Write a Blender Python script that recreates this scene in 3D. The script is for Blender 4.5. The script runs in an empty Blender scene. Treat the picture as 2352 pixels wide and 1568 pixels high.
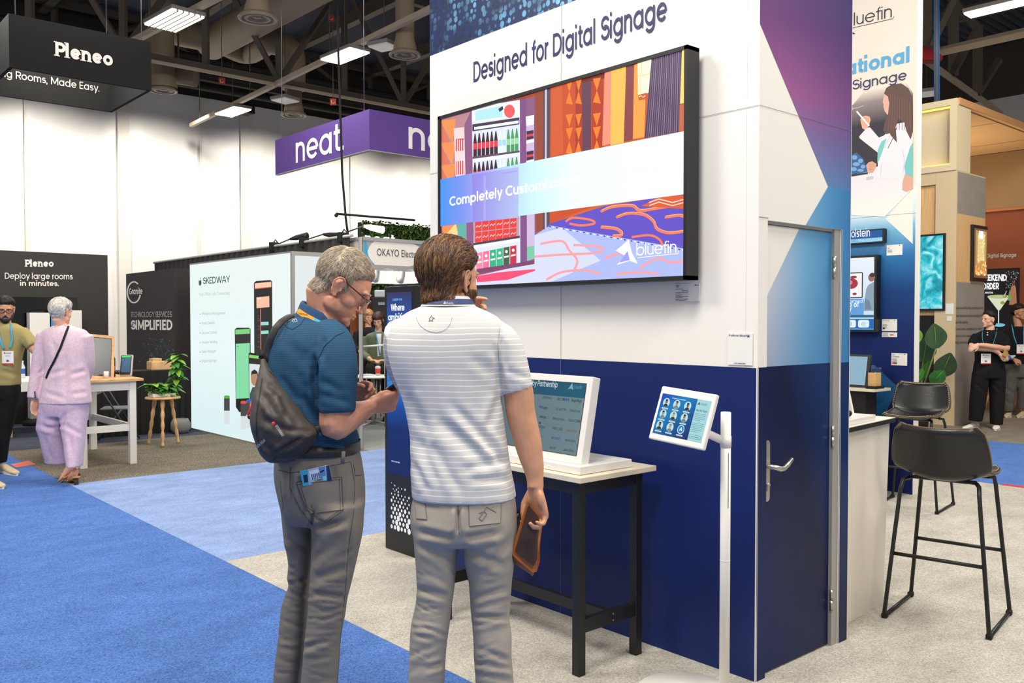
import bpy,bmesh,math,random
from mathutils import Vector,Matrix,noise
random.seed(7)
S=bpy.context.scene
COL=S.collection
PI=math.pi
# ------------------------------------------------------------------ camera
FPX,CXP,CYP,EYE=2037.0,1176.0,784.0,1.55
PITCH=math.atan((784.0-735.0)/FPX)
_b=Vector(((3500.0-1176.0)/FPX,1.0)).normalized()
RGT=Vector((_b.x,-_b.y,0));FWH=Vector((_b.y,_b.x,0))
FWD=FWH*math.cos(PITCH)+Vector((0,0,-math.sin(PITCH)))
UPV=FWH*math.sin(PITCH)+Vector((0,0,math.cos(PITCH)))
EYEV=Vector((0,0,EYE))
YAW=math.atan2(FWH.y,FWH.x)-PI/2
camd=bpy.data.cameras.new('camera');cam=bpy.data.objects.new('camera',camd);COL.objects.link(cam)
camd.sensor_width=36.0;camd.lens=FPX/2352.0*36.0;camd.clip_end=200
cam.location=EYEV;cam.rotation_euler=(PI/2-PITCH,0,YAW)
S.camera=cam
# ------------------------------------------------------------------ exposure, sky, large lights
S.view_settings.view_transform='Standard';S.view_settings.look='None'
S.view_settings.exposure=0.0;S.view_settings.gamma=1.0
W=bpy.data.worlds.new('hall_light');S.world=W;W.use_nodes=True
W.node_tree.nodes['Background'].inputs[0].default_value=(1.0,0.965,0.915,1)
W.node_tree.nodes['Background'].inputs[1].default_value=0.46
def area(loc,target,sx,sy,power,col=(1,0.955,0.885),spread=None):
 d=bpy.data.lights.new('hall_lamp','AREA');d.shape='RECTANGLE';d.size=sx;d.size_y=sy
 d.energy=power*1.18;d.color=col
 if spread:d.spread=spread
 o=bpy.data.objects.new('hall_lamp',d);COL.objects.link(o);o.location=loc
 o.rotation_euler=(Vector(target)-Vector(loc)).to_track_quat('-Z','Y').to_euler()
 return o
def spot(loc,target,power,ang,blend,col=(1,0.93,0.82),rad=0.15):
 d=bpy.data.lights.new('wall_lamp','SPOT');d.energy=power;d.spot_size=math.radians(ang);d.spot_blend=blend
 d.color=col;d.shadow_soft_size=rad
 o=bpy.data.objects.new('wall_lamp',d);COL.objects.link(o);o.location=loc
 o.rotation_euler=(Vector(target)-Vector(loc)).to_track_quat('-Z','Y').to_euler()
 return o
area((0.2,1.8,6.2),(1.6,2.6,0),2.0,1.2,235)
area((1.6,-2.2,6.2),(3.2,1.5,0.5),2.0,1.2,165)
area((-1.5,6.5,6.4),(1.5,7.0,0),3.0,1.5,290)
area((4.5,8.0,6.4),(4.0,9.5,0),3.0,1.5,230)
area((6.2,0.6,6.0),(6.2,1.8,0),2.0,1.2,190)
area((15.6,7.2,2.9),(15.6,7.2,5),2.5,1.5,42,(1,.80,.55))  # unseen warm light added inside the booth, facing up to brighten the canopy underside
area((10.5,2.5,6.2),(11.5,4.0,0),3.0,1.5,300)
area((3.0,13.5,6.2),(3.0,14.0,0),3.0,1.5,220)
area((8.0,13.0,6.2),(8.0,13.2,0),3.0,1.5,240)
YW=26.0
for wx in(3.0,6.15,9.1,12.4,15.6,18.8,22.0):
 spot((wx,YW-2.8,7.3),(wx,YW,3.1),900,122,1.0)
spot((26.5,14.0,7.4),(29.5,14.0,3.5),500,120,0.8)
# ------------------------------------------------------------------ pixel -> point on a plane (photo 2352x1568)
def ray(px,py):return FWD+RGT*((px-CXP)/FPX)-UPV*((py-CYP)/FPX)
def on(px,py,x=None,y=None,z=None,d=None):
 r=ray(px,py)
 if x is not None:t=x/r.x
 elif y is not None:t=y/r.y
 elif z is not None:t=(z-EYE)/r.z
 else:t=d/r.dot(FWH)
 return EYEV+r*t
# ------------------------------------------------------------------ materials
def lin(c):
 return tuple(((v/255.0)/12.92 if v<=10 else(((v/255.0)+0.055)/1.055)**2.4)for v in c)
MC={}
def mat(name,rgb,rough=0.6,metal=0.0,emit=0.0,bump=None,vary=None,spec=0.5,coat=0.0,sss=0.0,sheen=0.0):
 """rgb in 0..255; bump = (scale, strength); vary = (scale, amount, stretch)"""
 key=(name,)
 if key in MC:return MC[key]
 m=bpy.data.materials.new(name);m.use_nodes=True;nt=m.node_tree;b=nt.nodes['Principled BSDF']
 c=lin(rgb);b.inputs['Base Color'].default_value=(*c,1)
 b.inputs['Roughness'].default_value=rough;b.inputs['Metallic'].default_value=metal
 b.inputs['Specular IOR Level'].default_value=spec
 if coat:b.inputs['Coat Weight'].default_value=coat
 if sheen:b.inputs['Sheen Weight'].default_value=sheen
 if sss:
  b.inputs['Subsurface Weight'].default_value=sss;b.inputs['Subsurface Radius'].default_value=(0.012,0.005,0.003)
  b.inputs['Subsurface Scale'].default_value=1.0
 if emit:
  b.inputs['Emission Color'].default_value=(*c,1);b.inputs['Emission Strength'].default_value=emit
  b.inputs['Base Color'].default_value=(0.01,0.01,0.01,1)
 tc=None
 if vary or bump:tc=nt.nodes.new('ShaderNodeTexCoord')
 if vary:
  mp=nt.nodes.new('ShaderNodeMapping');nt.links.new(tc.outputs['Object'],mp.inputs[0])
  if len(vary)>2:mp.inputs['Scale'].default_value=vary[2]
  n=nt.nodes.new('ShaderNodeTexNoise');n.inputs['Scale'].default_value=vary[0];n.inputs['Detail'].default_value=4
  nt.links.new(mp.outputs[0],n.inputs['Vector'])
  r=nt.nodes.new('ShaderNodeValToRGB');a=vary[1]
  r.color_ramp.elements[0].position=0.3;r.color_ramp.elements[1].position=0.7
  r.color_ramp.elements[0].color=(*[max(0,v*(1-a))for v in c],1)
  r.color_ramp.elements[1].color=(*[min(1,v*(1+a))for v in c],1)
  nt.links.new(n.outputs[0],r.inputs[0]);nt.links.new(r.outputs[0],b.inputs['Base Color'])
 if bump:
  n2=nt.nodes.new('ShaderNodeTexNoise');n2.inputs['Scale'].default_value=bump[0];n2.inputs['Detail'].default_value=3
  nt.links.new(tc.outputs['Object'],n2.inputs['Vector'])
  bp=nt.nodes.new('ShaderNodeBump');bp.inputs['Strength'].default_value=bump[1];bp.inputs['Distance'].default_value=0.01
  nt.links.new(n2.outputs[0],bp.inputs['Height']);nt.links.new(bp.outputs[0],b.inputs['Normal'])
 MC[key]=m
 return m
def col(rgb,rough=0.5,emit=0.0):
 """flat printed or glowing colour, shared by value"""
 return mat('ink_%d_%d_%d_%d_%d'%(*rgb,int(rough*10),int(emit*100)),rgb,rough,emit=emit)
def carpet(name,rgb,rgb2,fine=260,streak=(1.4,2.6),contrast=0.5,big=0.12):
 m=bpy.data.materials.new(name);m.use_nodes=True;nt=m.node_tree;L=nt.links.new;b=nt.nodes['Principled BSDF']
 b.inputs['Roughness'].default_value=0.95;b.inputs['Specular IOR Level'].default_value=0.1
 tc=nt.nodes.new('ShaderNodeTexCoord')
 n=nt.nodes.new('ShaderNodeTexNoise');n.inputs['Scale'].default_value=fine;n.inputs['Detail'].default_value=3
 L(tc.outputs['Object'],n.inputs['Vector'])
 r=nt.nodes.new('ShaderNodeValToRGB');r.color_ramp.elements[0].position=0.5-contrast/2;r.color_ramp.elements[1].position=0.5+contrast/2
 r.color_ramp.elements[0].color=(*lin(rgb2),1);r.color_ramp.elements[1].color=(*lin(rgb),1)
 L(n.outputs[0],r.inputs[0])
 mp=nt.nodes.new('ShaderNodeMapping');mp.inputs['Scale'].default_value=(streak[0],streak[1],1);mp.inputs['Rotation'].default_value=(0,0,-0.72)
 L(tc.outputs['Object'],mp.inputs[0])
 n2=nt.nodes.new('ShaderNodeTexNoise');n2.inputs['Scale'].default_value=1.6;n2.inputs['Detail'].default_value=5;n2.inputs['Roughness'].default_value=0.65
 L(mp.outputs[0],n2.inputs['Vector'])
 mr=nt.nodes.new('ShaderNodeMapRange');mr.inputs[1].default_value=0.3;mr.inputs[2].default_value=0.7;mr.inputs[3].default_value=1-big;mr.inputs[4].default_value=1+big
 L(n2.outputs[0],mr.inputs[0])
 mx=nt.nodes.new('ShaderNodeMix');mx.data_type='RGBA';mx.blend_type='MULTIPLY';mx.inputs[0].default_value=1
 L(r.outputs[0],mx.inputs[6]);L(mr.outputs[0],mx.inputs[7]);L(mx.outputs[2],b.inputs['Base Color'])
 bp=nt.nodes.new('ShaderNodeBump');bp.inputs['Strength'].default_value=0.6;bp.inputs['Distance'].default_value=0.006
 L(n.outputs[0],bp.inputs['Height']);L(bp.outputs[0],b.inputs['Normal'])
 return m
def ramp_mat(name,axis_from,axis_to,stops,rough=0.45,emit=0.0,cross=None):
 """a printed gradient: colour runs from point axis_from to axis_to (object space = world here). cross=(from,to,rgb,amount) blends a second gradient"""
 m=bpy.data.materials.new(name);m.use_nodes=True;nt=m.node_tree;L=nt.links.new;b=nt.nodes['Principled BSDF']
 b.inputs['Roughness'].default_value=rough;b.inputs['Specular IOR Level'].default_value=.2
 g=nt.nodes.new('ShaderNodeNewGeometry')
 def param(a,c):
  a,c=Vector(a),Vector(c);v=c-a;v=v/v.length_squared
  d=nt.nodes.new('ShaderNodeVectorMath');d.operation='DOT_PRODUCT';d.inputs[1].default_value=v
  L(g.outputs['Position'],d.inputs[0])
  s=nt.nodes.new('ShaderNodeMath');s.operation='SUBTRACT';s.inputs[1].default_value=a.dot(v);s.use_clamp=True
  L(d.outputs['Value'],s.inputs[0]);return s.outputs[0]
 r=nt.nodes.new('ShaderNodeValToRGB');L(param(axis_from,axis_to),r.inputs[0])
 e=r.color_ramp.elements
 e[0].position=stops[0][0];e[0].color=(*lin(stops[0][1]),1);e[1].position=stops[-1][0];e[1].color=(*lin(stops[-1][1]),1)
 for p,c in stops[1:-1]:
  k=e.new(p);k.color=(*lin(c),1)
 out=r.outputs[0]
 if cross:
  mx=nt.nodes.new('ShaderNodeMix');mx.data_type='RGBA'
  ml=nt.nodes.new('ShaderNodeMath');ml.operation='MULTIPLY';ml.inputs[1].default_value=cross[3]
  L(param(cross[0],cross[1]),ml.inputs[0]);L(ml.outputs[0],mx.inputs[0]);L(out,mx.inputs[6]);mx.inputs[7].default_value=(*lin(cross[2]),1)
  out=mx.outputs[2]
 if emit:
  L(out,b.inputs['Emission Color']);b.inputs['Emission Strength'].default_value=emit;b.inputs['Base Color'].default_value=(0.01,0.01,0.01,1)
 else:L(out,b.inputs['Base Color'])
 return m
def wood_mat(name,c1,c2,scale=(2,30,2),rough=0.5):
 m=bpy.data.materials.new(name);m.use_nodes=True;nt=m.node_tree;L=nt.links.new;b=nt.nodes['Principled BSDF']
 b.inputs['Roughness'].default_value=rough
 tc=nt.nodes.new('ShaderNodeTexCoord');mp=nt.nodes.new('ShaderNodeMapping');mp.inputs['Scale'].default_value=scale
 L(tc.outputs['Object'],mp.inputs[0]);n=nt.nodes.new('ShaderNodeTexNoise');n.inputs['Scale'].default_value=3;n.inputs['Detail'].default_value=6
 L(mp.outputs[0],n.inputs['Vector']);r=nt.nodes.new('ShaderNodeValToRGB');r.color_ramp.elements[0].position=0.3;r.color_ramp.elements[1].position=0.7
 r.color_ramp.elements[0].color=(*lin(c1),1);r.color_ramp.elements[1].color=(*lin(c2),1)
 L(n.outputs[0],r.inputs[0]);L(r.outputs[0],b.inputs['Base Color']);return m
# ------------------------------------------------------------------ objects and hierarchy
WM={}
def tag(o,label=None,cat=None,group=None,kind=None):
 if label:o['label']=label
 if cat:o['category']=cat
 if group:o['group']=group
 if kind:o['kind']=kind
 return o
def thing(name,label,cat,loc=(0,0,0),rotz=0.0,group=None):
 o=bpy.data.objects.new(name,None);o.empty_display_size=0.1;COL.objects.link(o)
 o.location=loc;o.rotation_euler=(0,0,rotz)
 WM[o.name]=Matrix.Translation(Vector(loc))@Matrix.Rotation(rotz,4,'Z')
 return tag(o,label,cat,group)
def link_mesh(name,me,parent=None,local=False,origin=None):
 o=bpy.data.objects.new(name,me);COL.objects.link(o)
 if parent is not None:
  pm=WM[parent.name]
  if not local:me.transform(pm.inverted())
  o.parent=parent;WM[o.name]=pm.copy()
 else:
  if origin is None:
   if len(me.vertices):
    xs=[v.co for v in me.vertices]
    origin=Vector((sum(v.x for v in xs)/len(xs),sum(v.y for v in xs)/len(xs),min(v.z for v in xs)))
   else:origin=Vector((0,0,0))
  origin=Vector(origin)
  me.transform(Matrix.Translation(-origin));o.location=origin
  WM[o.name]=Matrix.Translation(origin)
 return o
def copy_tree(o,parent=None,pre=None):
 c=o.copy();COL.objects.link(c)
 if parent is not None:c.parent=parent
 for ch in[k for k in o.children]:
  copy_tree(ch,c)
 return c
class MB:
 def __init__(s):s.bm=bmesh.new();s.mats=[];s.cur=0;s.M=None
 def use(s,m):
  if m not in s.mats:s.mats.append(m)
  s.cur=s.mats.index(m);return s
 def _fin(s,verts0,smooth=False):
  fs=[f for f in s.bm.faces if f.index==-1]
  return fs
 def _take(s,geo_faces,smooth):
  for f in geo_faces:f.material_index=s.cur;f.smooth=smooth
 def box(s,lo,hi,bevel=0.0,rot=None,seg=2):
  lo,hi=Vector(lo),Vector(hi);c=(lo+hi)/2;d=hi-lo
  t=bmesh.new();bmesh.ops.create_cube(t,size=1.0)
  bmesh.ops.scale(t,vec=d,verts=t.verts)
  if bevel:bmesh.ops.bevel(t,geom=t.edges[:],offset=min(bevel,0.49*min(abs(d.x),abs(d.y),abs(d.z))),segments=seg,profile=0.5,affect='EDGES')
  m=Matrix.Translation(c)
  if rot is not None:m=m@rot.to_4x4()
  s._merge(t,m,False);return s
 def obox(s,c,d,rot,bevel=0.0):
  d=Vector(d);return s.box(Vector(c)-d/2,Vector(c)+d/2,bevel,rot)
 def _merge(s,t,m,smooth):
  if s.M is not None:m=s.M@m
  t.transform(m);t.verts.index_update();vs=[s.bm.verts.new(v.co)for v in t.verts]
  for f in t.faces:
   try:k=s.bm.faces.new([vs[v.index]for v in f.verts])
   except ValueError:continue
   k.material_index=s.cur;k.smooth=smooth
  t.free()
 def rings(s,rings,cap=True,smooth=True,closed=True):
  """rings: list of equal-length point lists"""
  M=s.M or Matrix()
  vs=[[s.bm.verts.new(M@Vector(p))for p in r]for r in rings];n=len(vs[0])
  for a,b in zip(vs,vs[1:]):
   for i in range(n if closed else n-1):
    j=(i+1)%n
    f=s.bm.faces.new((a[i],a[j],b[j],b[i]));f.material_index=s.cur;f.smooth=smooth
  if cap and closed:
   for r,fl in((vs[0],True),(vs[-1],False)):
    f=s.bm.faces.new(r[::-1]if fl else r);f.material_index=s.cur;f.smooth=False
  return s
 def tube(s,pts,rad,n=10,cap=True,flat=None,up=None,smooth=True,closed=False):
  pts=[Vector(p)for p in pts];k=len(pts)
  rads=rad if isinstance(rad,(list,tuple))else[rad]*k
  rs=[];prev=None
  for i,p in enumerate(pts):
   if closed:t=pts[(i+1)%k]-pts[(i-1)%k]
   else:t=pts[min(i+1,k-1)]-pts[max(i-1,0)]
   t.normalize()
   if prev is None:
    u=Vector(up)if up is not None else(Vector((0,0,1))if abs(t.z)<0.9 else Vector((1,0,0)))
    a=t.cross(u).normalized()
   else:
    a=(prev-t*prev.dot(t)).normalized()
   prev=a;b=t.cross(a)
   ra,rb=(rads[i]if isinstance(rads[i],(tuple,list))else(rads[i],rads[i]*(flat or 1)))
   rs.append([p+a*(ra*math.cos(2*PI*j/n))+b*(rb*math.sin(2*PI*j/n))for j in range(n)])
  if closed:rs.append(rs[0]);return s.rings(rs,False,smooth)
  return s.rings(rs,cap,smooth)
 def cyl(s,c,r,h,n=24,axis='z',r2=None,smooth=True):
  c=Vector(c);d={'z':Vector((0,0,1)),'x':Vector((1,0,0)),'y':Vector((0,1,0))}[axis]if isinstance(axis,str)else Vector(axis).normalized()
  return s.tube([c,c+d*h],[r,r2 if r2 is not None else r],n,smooth=smooth)
 def lathe(s,prof,c=(0,0,0),n=24,cap=False,axis=None):
  c=Vector(c);R=Matrix()if axis is None else Vector((0,0,1)).rotation_difference(Vector(axis)).to_matrix().to_4x4()
  rs=[[c+(R@Vector((r*math.cos(2*PI*j/n),r*math.sin(2*PI*j/n),z)))for j in range(n)]for r,z in prof]
  return s.rings(rs,cap,True)
 def sphere(s,c,r,n=12,sc=(1,1,1),rot=None):
  t=bmesh.new();bmesh.ops.create_uvsphere(t,u_segments=n*2,v_segments=n,radius=1.0)
  sc=Vector(sc)*r
  m=Matrix.Translation(Vector(c))@(rot.to_4x4()if rot is not None else Matrix())@Matrix.Diagonal((*sc,1))
  s._merge(t,m,True);return s
 def poly(s,pts,thick=0.0,nrm=None):
  """flat polygon; thick extrudes along nrm (or its own normal)"""
  M=s.M or Matrix();pts=[M@Vector(p)for p in pts]
  vs=[s.bm.verts.new(p)for p in pts];f=s.bm.faces.new(vs);f.material_index=s.cur
  if thick:
   f.normal_update();n=(Vector(nrm)if nrm is not None else f.normal)*thick
   v2=[s.bm.verts.new(p+n)for p in pts];g=s.bm.faces.new(v2[::-1]);g.material_index=s.cur
   for i in range(len(vs)):
    j=(i+1)%len(vs);k=s.bm.faces.new((vs[i],v2[i],v2[j],vs[j]));k.material_index=s.cur
  return s
 def build(s,name,m=None,parent=None,recalc=True,local=False,origin=None):
  if m is not None:s.mats=[m]
  if recalc:bmesh.ops.recalc_face_normals(s.bm,faces=s.bm.faces[:])
  me=bpy.data.meshes.new(name);s.bm.to_mesh(me);s.bm.free()
  for k in s.mats:me.materials.append(k)
  return link_mesh(name,me,parent,local,origin)
def struct(o):o['kind']='structure';return o
def boxo(name,lo,hi,m,parent=None,bevel=0.0):
 return MB().box(lo,hi,bevel).build(name,m,parent)
# ------------------------------------------------------------------ flat printed / displayed pictures
class Art:
 """flat shapes lying in one plane. f(px) -> 3D point; every layer sits a hair in front of the one before."""
 def __init__(s,f,nrm,step=0.00005,base=0.001):
  s.f=f;s.n=Vector(nrm);s.k=base;s.step=step;s.mb=MB()
 def p(s,pts,m):
  s.mb.use(m)
  q=[s.f(*a)+s.n*s.k for a in pts];s.k+=s.step
  vs=[s.mb.bm.verts.new(v)for v in q]
  try:
   fc=s.mb.bm.faces.new(vs);fc.material_index=s.mb.cur
   fc.normal_update()
   if fc.normal.dot(s.n)<0:fc.normal_flip()
  except ValueError:pass
  return s
 def r(s,x0,y0,x1,y1,m):return s.p([(x0,y0),(x1,y0),(x1,y1),(x0,y1)],m)
 def e(s,cx,cy,rx,ry,m,n=28,a0=0,a1=2*PI):
  return s.p([(cx+rx*math.cos(a0+(a1-a0)*i/n),cy+ry*math.sin(a0+(a1-a0)*i/n))for i in range(n if a1-a0>6.2 else n+1)],m)
 def rr(s,x0,y0,x1,y1,r,m):
  pts=[]
  for cx,cy,a in((x1-r,y0+r,-PI/2),(x1-r,y1-r,0),(x0+r,y1-r,PI/2),(x0+r,y0+r,PI)):
   pts+=[(cx+r*math.cos(a+PI/2*i/5),cy+r*math.sin(a+PI/2*i/5))for i in range(6)]
  return s.p(pts,m)
 def line(s,pts,w,m,w2=None):
  """ribbon through points with width w (in the art's own units)"""
  s.mb.use(m);L=[];R_=[]
  for i,a in enumerate(pts):
   b0=pts[max(i-1,0)];b1=pts[min(i+1,len(pts)-1)]
   t=Vector((b1[0]-b0[0],b1[1]-b0[1]))
   if t.length<1e-9:t=Vector((1,0))
   t.normalize();ww=w if w2 is None else w+(w2-w)*i/(len(pts)-1)
   L.append((a[0]-t.y*ww/2,a[1]+t.x*ww/2));R_.append((a[0]+t.y*ww/2,a[1]-t.x*ww/2))
  lv=[s.mb.bm.verts.new(s.f(*a)+s.n*s.k)for a in L];rv=[s.mb.bm.verts.new(s.f(*a)+s.n*s.k)for a in R_]
  for i in range(len(pts)-1):
   fc=s.mb.bm.faces.new((lv[i],lv[i+1],rv[i+1],rv[i]));fc.material_index=s.mb.cur
   fc.normal_update()
   if fc.normal.dot(s.n)<0:fc.normal_flip()
  s.k+=s.step*0.5;return s
 def curve(s,pts,w,m,k=5):
  P=[]
  for i in range(len(pts)-1):
   p0,p1,p2,p3=[Vector(pts[max(0,min(len(pts)-1,j))])for j in(i-1,i,i+1,i+2)]
   for j in range(k):t=j/k;P.append(tuple(.5*((2*p1)+(p2-p0)*t+(2*p0-5*p1+4*p2-p3)*t*t+(3*p1-p0-3*p2+p3)*t**3)))
  return s.line(P+[pts[-1]],w,m)
 def build(s,name,parent):return s.mb.build(name,None,parent,recalc=False)
def aff(o,ux,uy):
 """(u, v) in metres from corner o along ux and uy (v downwards if uy points down)"""
 o,ux,uy=Vector(o),Vector(ux),Vector(uy)
 return lambda u,v:o+ux*u+uy*v
# ------------------------------------------------------------------ lettering: a round geometric alphabet drawn as ribbons, else the built-in font
def _arc(cx,cy,rx,ry,a0,a1,n=14):
 return[(cx+rx*math.cos(math.radians(a0+(a1-a0)*i/n)),cy+ry*math.sin(math.radians(a0+(a1-a0)*i/n)))for i in range(n+1)]
def glyph(ch,w):
 h=w/2;X=0.54;C=0.72;A=0.76;D=-0.21;r=X/2-h;m=X/2;rx=r*0.98
 bl=rx+h
 O=_arc(bl,m,rx,r,0,360,26);e=2*bl;k=0.155
 if ch==' ':return[],0.26
 if ch=='a':return[O,[(bl+rx,X),(bl+rx,0)]],e+0.09
 if ch=='b':return[O,[(h,A),(h,0)]],e+0.07
 if ch=='c':return[_arc(bl,m,rx,r,42,318,20)],e-0.01
 if ch=='d':return[O,[(bl+rx,A),(bl+rx,0)]],e+0.09
 if ch=='e':return[[(h,m),(bl+rx,m)],_arc(bl,m,rx,r,0,322,22)],e+0.05
 if ch=='f':return[_arc(0.1+0.16,A-h-0.14,0.14,0.14,100,180,8)+[(0.12,0)],[(0,X-h),(0.27,X-h)]],0.29
 if ch=='g':return[O,[(bl+rx,X)]+_arc(bl,0.03,rx,0.24-h,0,-150,14)],e+0.09
 if ch=='h':return[[(h,A),(h,0)],_arc(h+0.165,X-h-0.165,0.165,0.165,180,0)+[(h+0.33,0)]],0.33+w+0.08
 if ch=='i':return[[(h,X),(h,0)],[(h,0.66),(h,0.66+w*1.1)]],w+0.09
 if ch=='j':return[[(h,X),(h,-0.15)],[(h,0.66),(h,0.66+w*1.1)]],w+0.09
 if ch=='k':return[[(h,A),(h,0)],[(h,0.2),(0.36,X)],[(0.13,0.3),(0.38,0)]],0.44
 if ch=='l':return[[(h,A),(h,0)]],w+0.09
 if ch=='m':return[[(h,X),(h,0)],_arc(h+k,X-h-k,k,k,180,0)+[(h+2*k,0)],_arc(h+3*k,X-h-k,k,k,180,0)+[(h+4*k,0)]],4*k+w+0.08
 if ch=='n':return[[(h,X),(h,0)],_arc(h+0.165,X-h-0.165,0.165,0.165,180,0)+[(h+0.33,0)]],0.33+w+0.08
 if ch=='o':return[O],e+0.06
 if ch=='p':return[O,[(h,X),(h,D)]],e+0.07
 if ch=='q':return[O,[(bl+rx,X),(bl+rx,D)]],e+0.09
 if ch=='r':return[[(h,X),(h,0)],_arc(h+0.17,X-h-0.17,0.17,0.17,180,85,8)],0.29
 if ch=='s':return[_arc(0.18,X-h-0.115,0.13,0.115,25,270,12)+_arc(0.18,h+0.125,0.15,0.125,90,-150,12)],0.42
 if ch=='t':return[[(0.12,0.69)]+[(0.12,0.15)]+_arc(0.24,0.13,0.12,0.13-h,180,270,6)+[(0.27,h)],[(0,X-h),(0.27,X-h)]],0.31
 if ch=='u':return[[(h,X)]+_arc(h+0.165,h+0.165,0.165,0.165,180,360),[(h+0.33,X),(h+0.33,0)]],0.33+w+0.08
 if ch=='v':return[[(h*.6,X),(0.22,0.0)],[(0.22,0.0),(0.44-h*.6,X)]],0.46
 if ch=='w':return[[(h*.6,X),(0.18,0)],[(0.18,0),(0.34,X)],[(0.34,X),(0.5,0)],[(0.5,0),(0.68-h*.6,X)]],0.7
 if ch=='x':return[[(0.02,X),(0.4,0)],[(0.4,X),(0.02,0)]],0.44
 if ch=='y':return[[(h*.6,X),(0.23,0.02)],[(0.45-h*.6,X),(0.14,D)]],0.47
 if ch=='z':return[[(0.03,X-h),(0.36,X-h)],[(0.36,X-h),(0.03,h)],[(0.02,h),(0.38,h)]],0.42
 if ch=='D':return[[(h,0),(h,C)],[(h,C-h),(0.22,C-h)]+_arc(0.22,C/2,0.33-h+0.02,C/2-h,90,-90,18)+[(h,h)]],0.62
 if ch=='S':return[_arc(0.25,C-h-0.165,0.19,0.165,20,270,14)+_arc(0.25,h+0.175,0.21,0.175,90,-165,14)],0.53
 if ch=='C' or ch=='G':
  g=[_arc(0.37,C/2,0.36-h,C/2-h,48,312,24)]
  if ch=='G':g.append([(0.4,0.32),(0.67,0.32),(0.67,0.12)])
  return g,0.68 if ch=='C' else 0.76
 if ch=='O':return[_arc(0.38,C/2,0.37-h,C/2-h,0,360,30)],0.8
 if ch=='Q':return[_arc(0.38,C/2,0.37-h,C/2-h,0,360,30),[(0.45,0.2),(0.7,-0.02)]],0.8
 if ch=='L':return[[(h,C),(h,0)],[(h,h),(0.36,h)]],0.4
 if ch=='E':return[[(h,C),(h,0)],[(h,h),(0.38,h)],[(h,C/2),(0.35,C/2)],[(h,C-h),(0.38,C-h)]],0.45
 if ch=='F':return[[(h,C),(h,0)],[(h,C/2),(0.35,C/2)],[(h,C-h),(0.38,C-h)]],0.43
 if ch=='H':return[[(h,C),(h,0)],[(0.5,C),(0.5,0)],[(h,C/2),(0.5,C/2)]],0.6
 if ch=='I':return[[(h,C),(h,0)]],w+0.09
 if ch=='J':return[[(0.3,C),(0.3,0.17)]+_arc(0.16,0.17,0.14,0.17-h,0,-170,8)],0.4
 if ch=='K':return[[(h,C),(h,0)],[(h,0.27),(0.45,C)],[(0.18,0.4),(0.48,0)]],0.53
 if ch=='M':return[[(h,0),(h,C)],[(h,C),(0.36,0.12)],[(0.36,0.12),(0.72-h,C)],[(0.72-h,C),(0.72-h,0)]],0.78
 if ch=='N':return[[(h,0),(h,C)],[(h,C),(0.52,0)],[(0.52,0),(0.52,C)]],0.62
 if ch=='P':return[[(h,C),(h,0)],[(h,C-h),(0.28,C-h)]+_arc(0.28,C-h-0.17,0.18,0.17,90,-90,12)+[(h,C-h-0.34)]],0.53
 if ch=='R':return[[(h,C),(h,0)],[(h,C-h),(0.28,C-h)]+_arc(0.28,C-h-0.17,0.17,0.17,90,-90,12)+[(h,C-h-0.34)],[(0.26,C-h-0.34),(0.46,0)]],0.53
 if ch=='B':return[[(h,C),(h,0)],[(h,C-h),(0.25,C-h)]+_arc(0.25,C-h-0.15,0.15,0.15,90,-90,10)+[(h,C-h-0.3)],[(h,C-h-0.3),(0.28,C-h-0.3)]+_arc(0.28,(C-h-0.3+h)/2,0.17,(C-2*h-0.3)/2,90,-90,10)+[(h,h)]],0.53
 if ch=='A':return[[(0.02,0),(0.31,C)],[(0.31,C),(0.6,0)],[(0.14,0.22),(0.48,0.22)]],0.64
 if ch=='T':return[[(0,C-h),(0.5,C-h)],[(0.25,C),(0.25,0)]],0.52
 if ch=='U':return[[(h,C),(h,0.24)]+_arc(h+0.21,0.24,0.21,0.24-h,180,360,14)+[(h+0.42,C)]],0.42+w+0.09
 if ch=='V':return[[(0.02,C),(0.3,0)],[(0.3,0),(0.58,C)]],0.6
 if ch=='W':return[[(0.02,C),(0.22,0)],[(0.22,0),(0.42,C)],[(0.42,C),(0.62,0)],[(0.62,0),(0.82,C)]],0.86
 if ch=='X':return[[(0.02,C),(0.52,0)],[(0.52,C),(0.02,0)]],0.56
 if ch=='Y':return[[(0.02,C),(0.27,0.3)],[(0.52,C),(0.27,0.3)],[(0.27,0.32),(0.27,0)]],0.55
 if ch=='Z':return[[(0.03,C-h),(0.46,C-h)],[(0.46,C-h),(0.03,h)],[(0.02,h),(0.48,h)]],0.52
 if ch=='.':return[[(h,0),(h,w*1.1)]],w+0.1
 if ch==',':return[[(h+0.02,w),(h-0.03,-0.1)]],w+0.1
 if ch=='-':return[[(0.03,0.28),(0.27,0.28)]],0.32
 if ch=='"':return[[(h,C),(h,C-0.22)],[(h+0.14,C),(h+0.14,C-0.22)]],0.3
 if ch=='1':return[[(0.18,0),(0.18,C)],[(0.18,C-h),(0.03,C-0.15)]],0.32
 if ch=='2':return[_arc(0.23,C-0.21,0.19,0.2-h,170,-35,12)+[(0.05,h)],[(0.03,h),(0.44,h)]],0.5
 if ch=='4':return[[(0.36,0),(0.36,C)],[(0.36,C),(0.03,0.2)],[(0.02,0.2),(0.47,0.2)]],0.52
 if ch=='5':return[[(0.42,C-h),(0.1,C-h)],[(0.1,C),(0.07,0.38)],[(0.07,0.40)]+_arc(0.23,0.235,0.2,0.225-h,130,-150,14)],0.5
 if ch=='7':return[[(0.02,C-h),(0.43,C-h)],[(0.43,C-h),(0.15,0)]],0.47
 if ch=='0':return[_arc(0.25,C/2,0.22,C/2-h,0,360,24)],0.54
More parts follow.
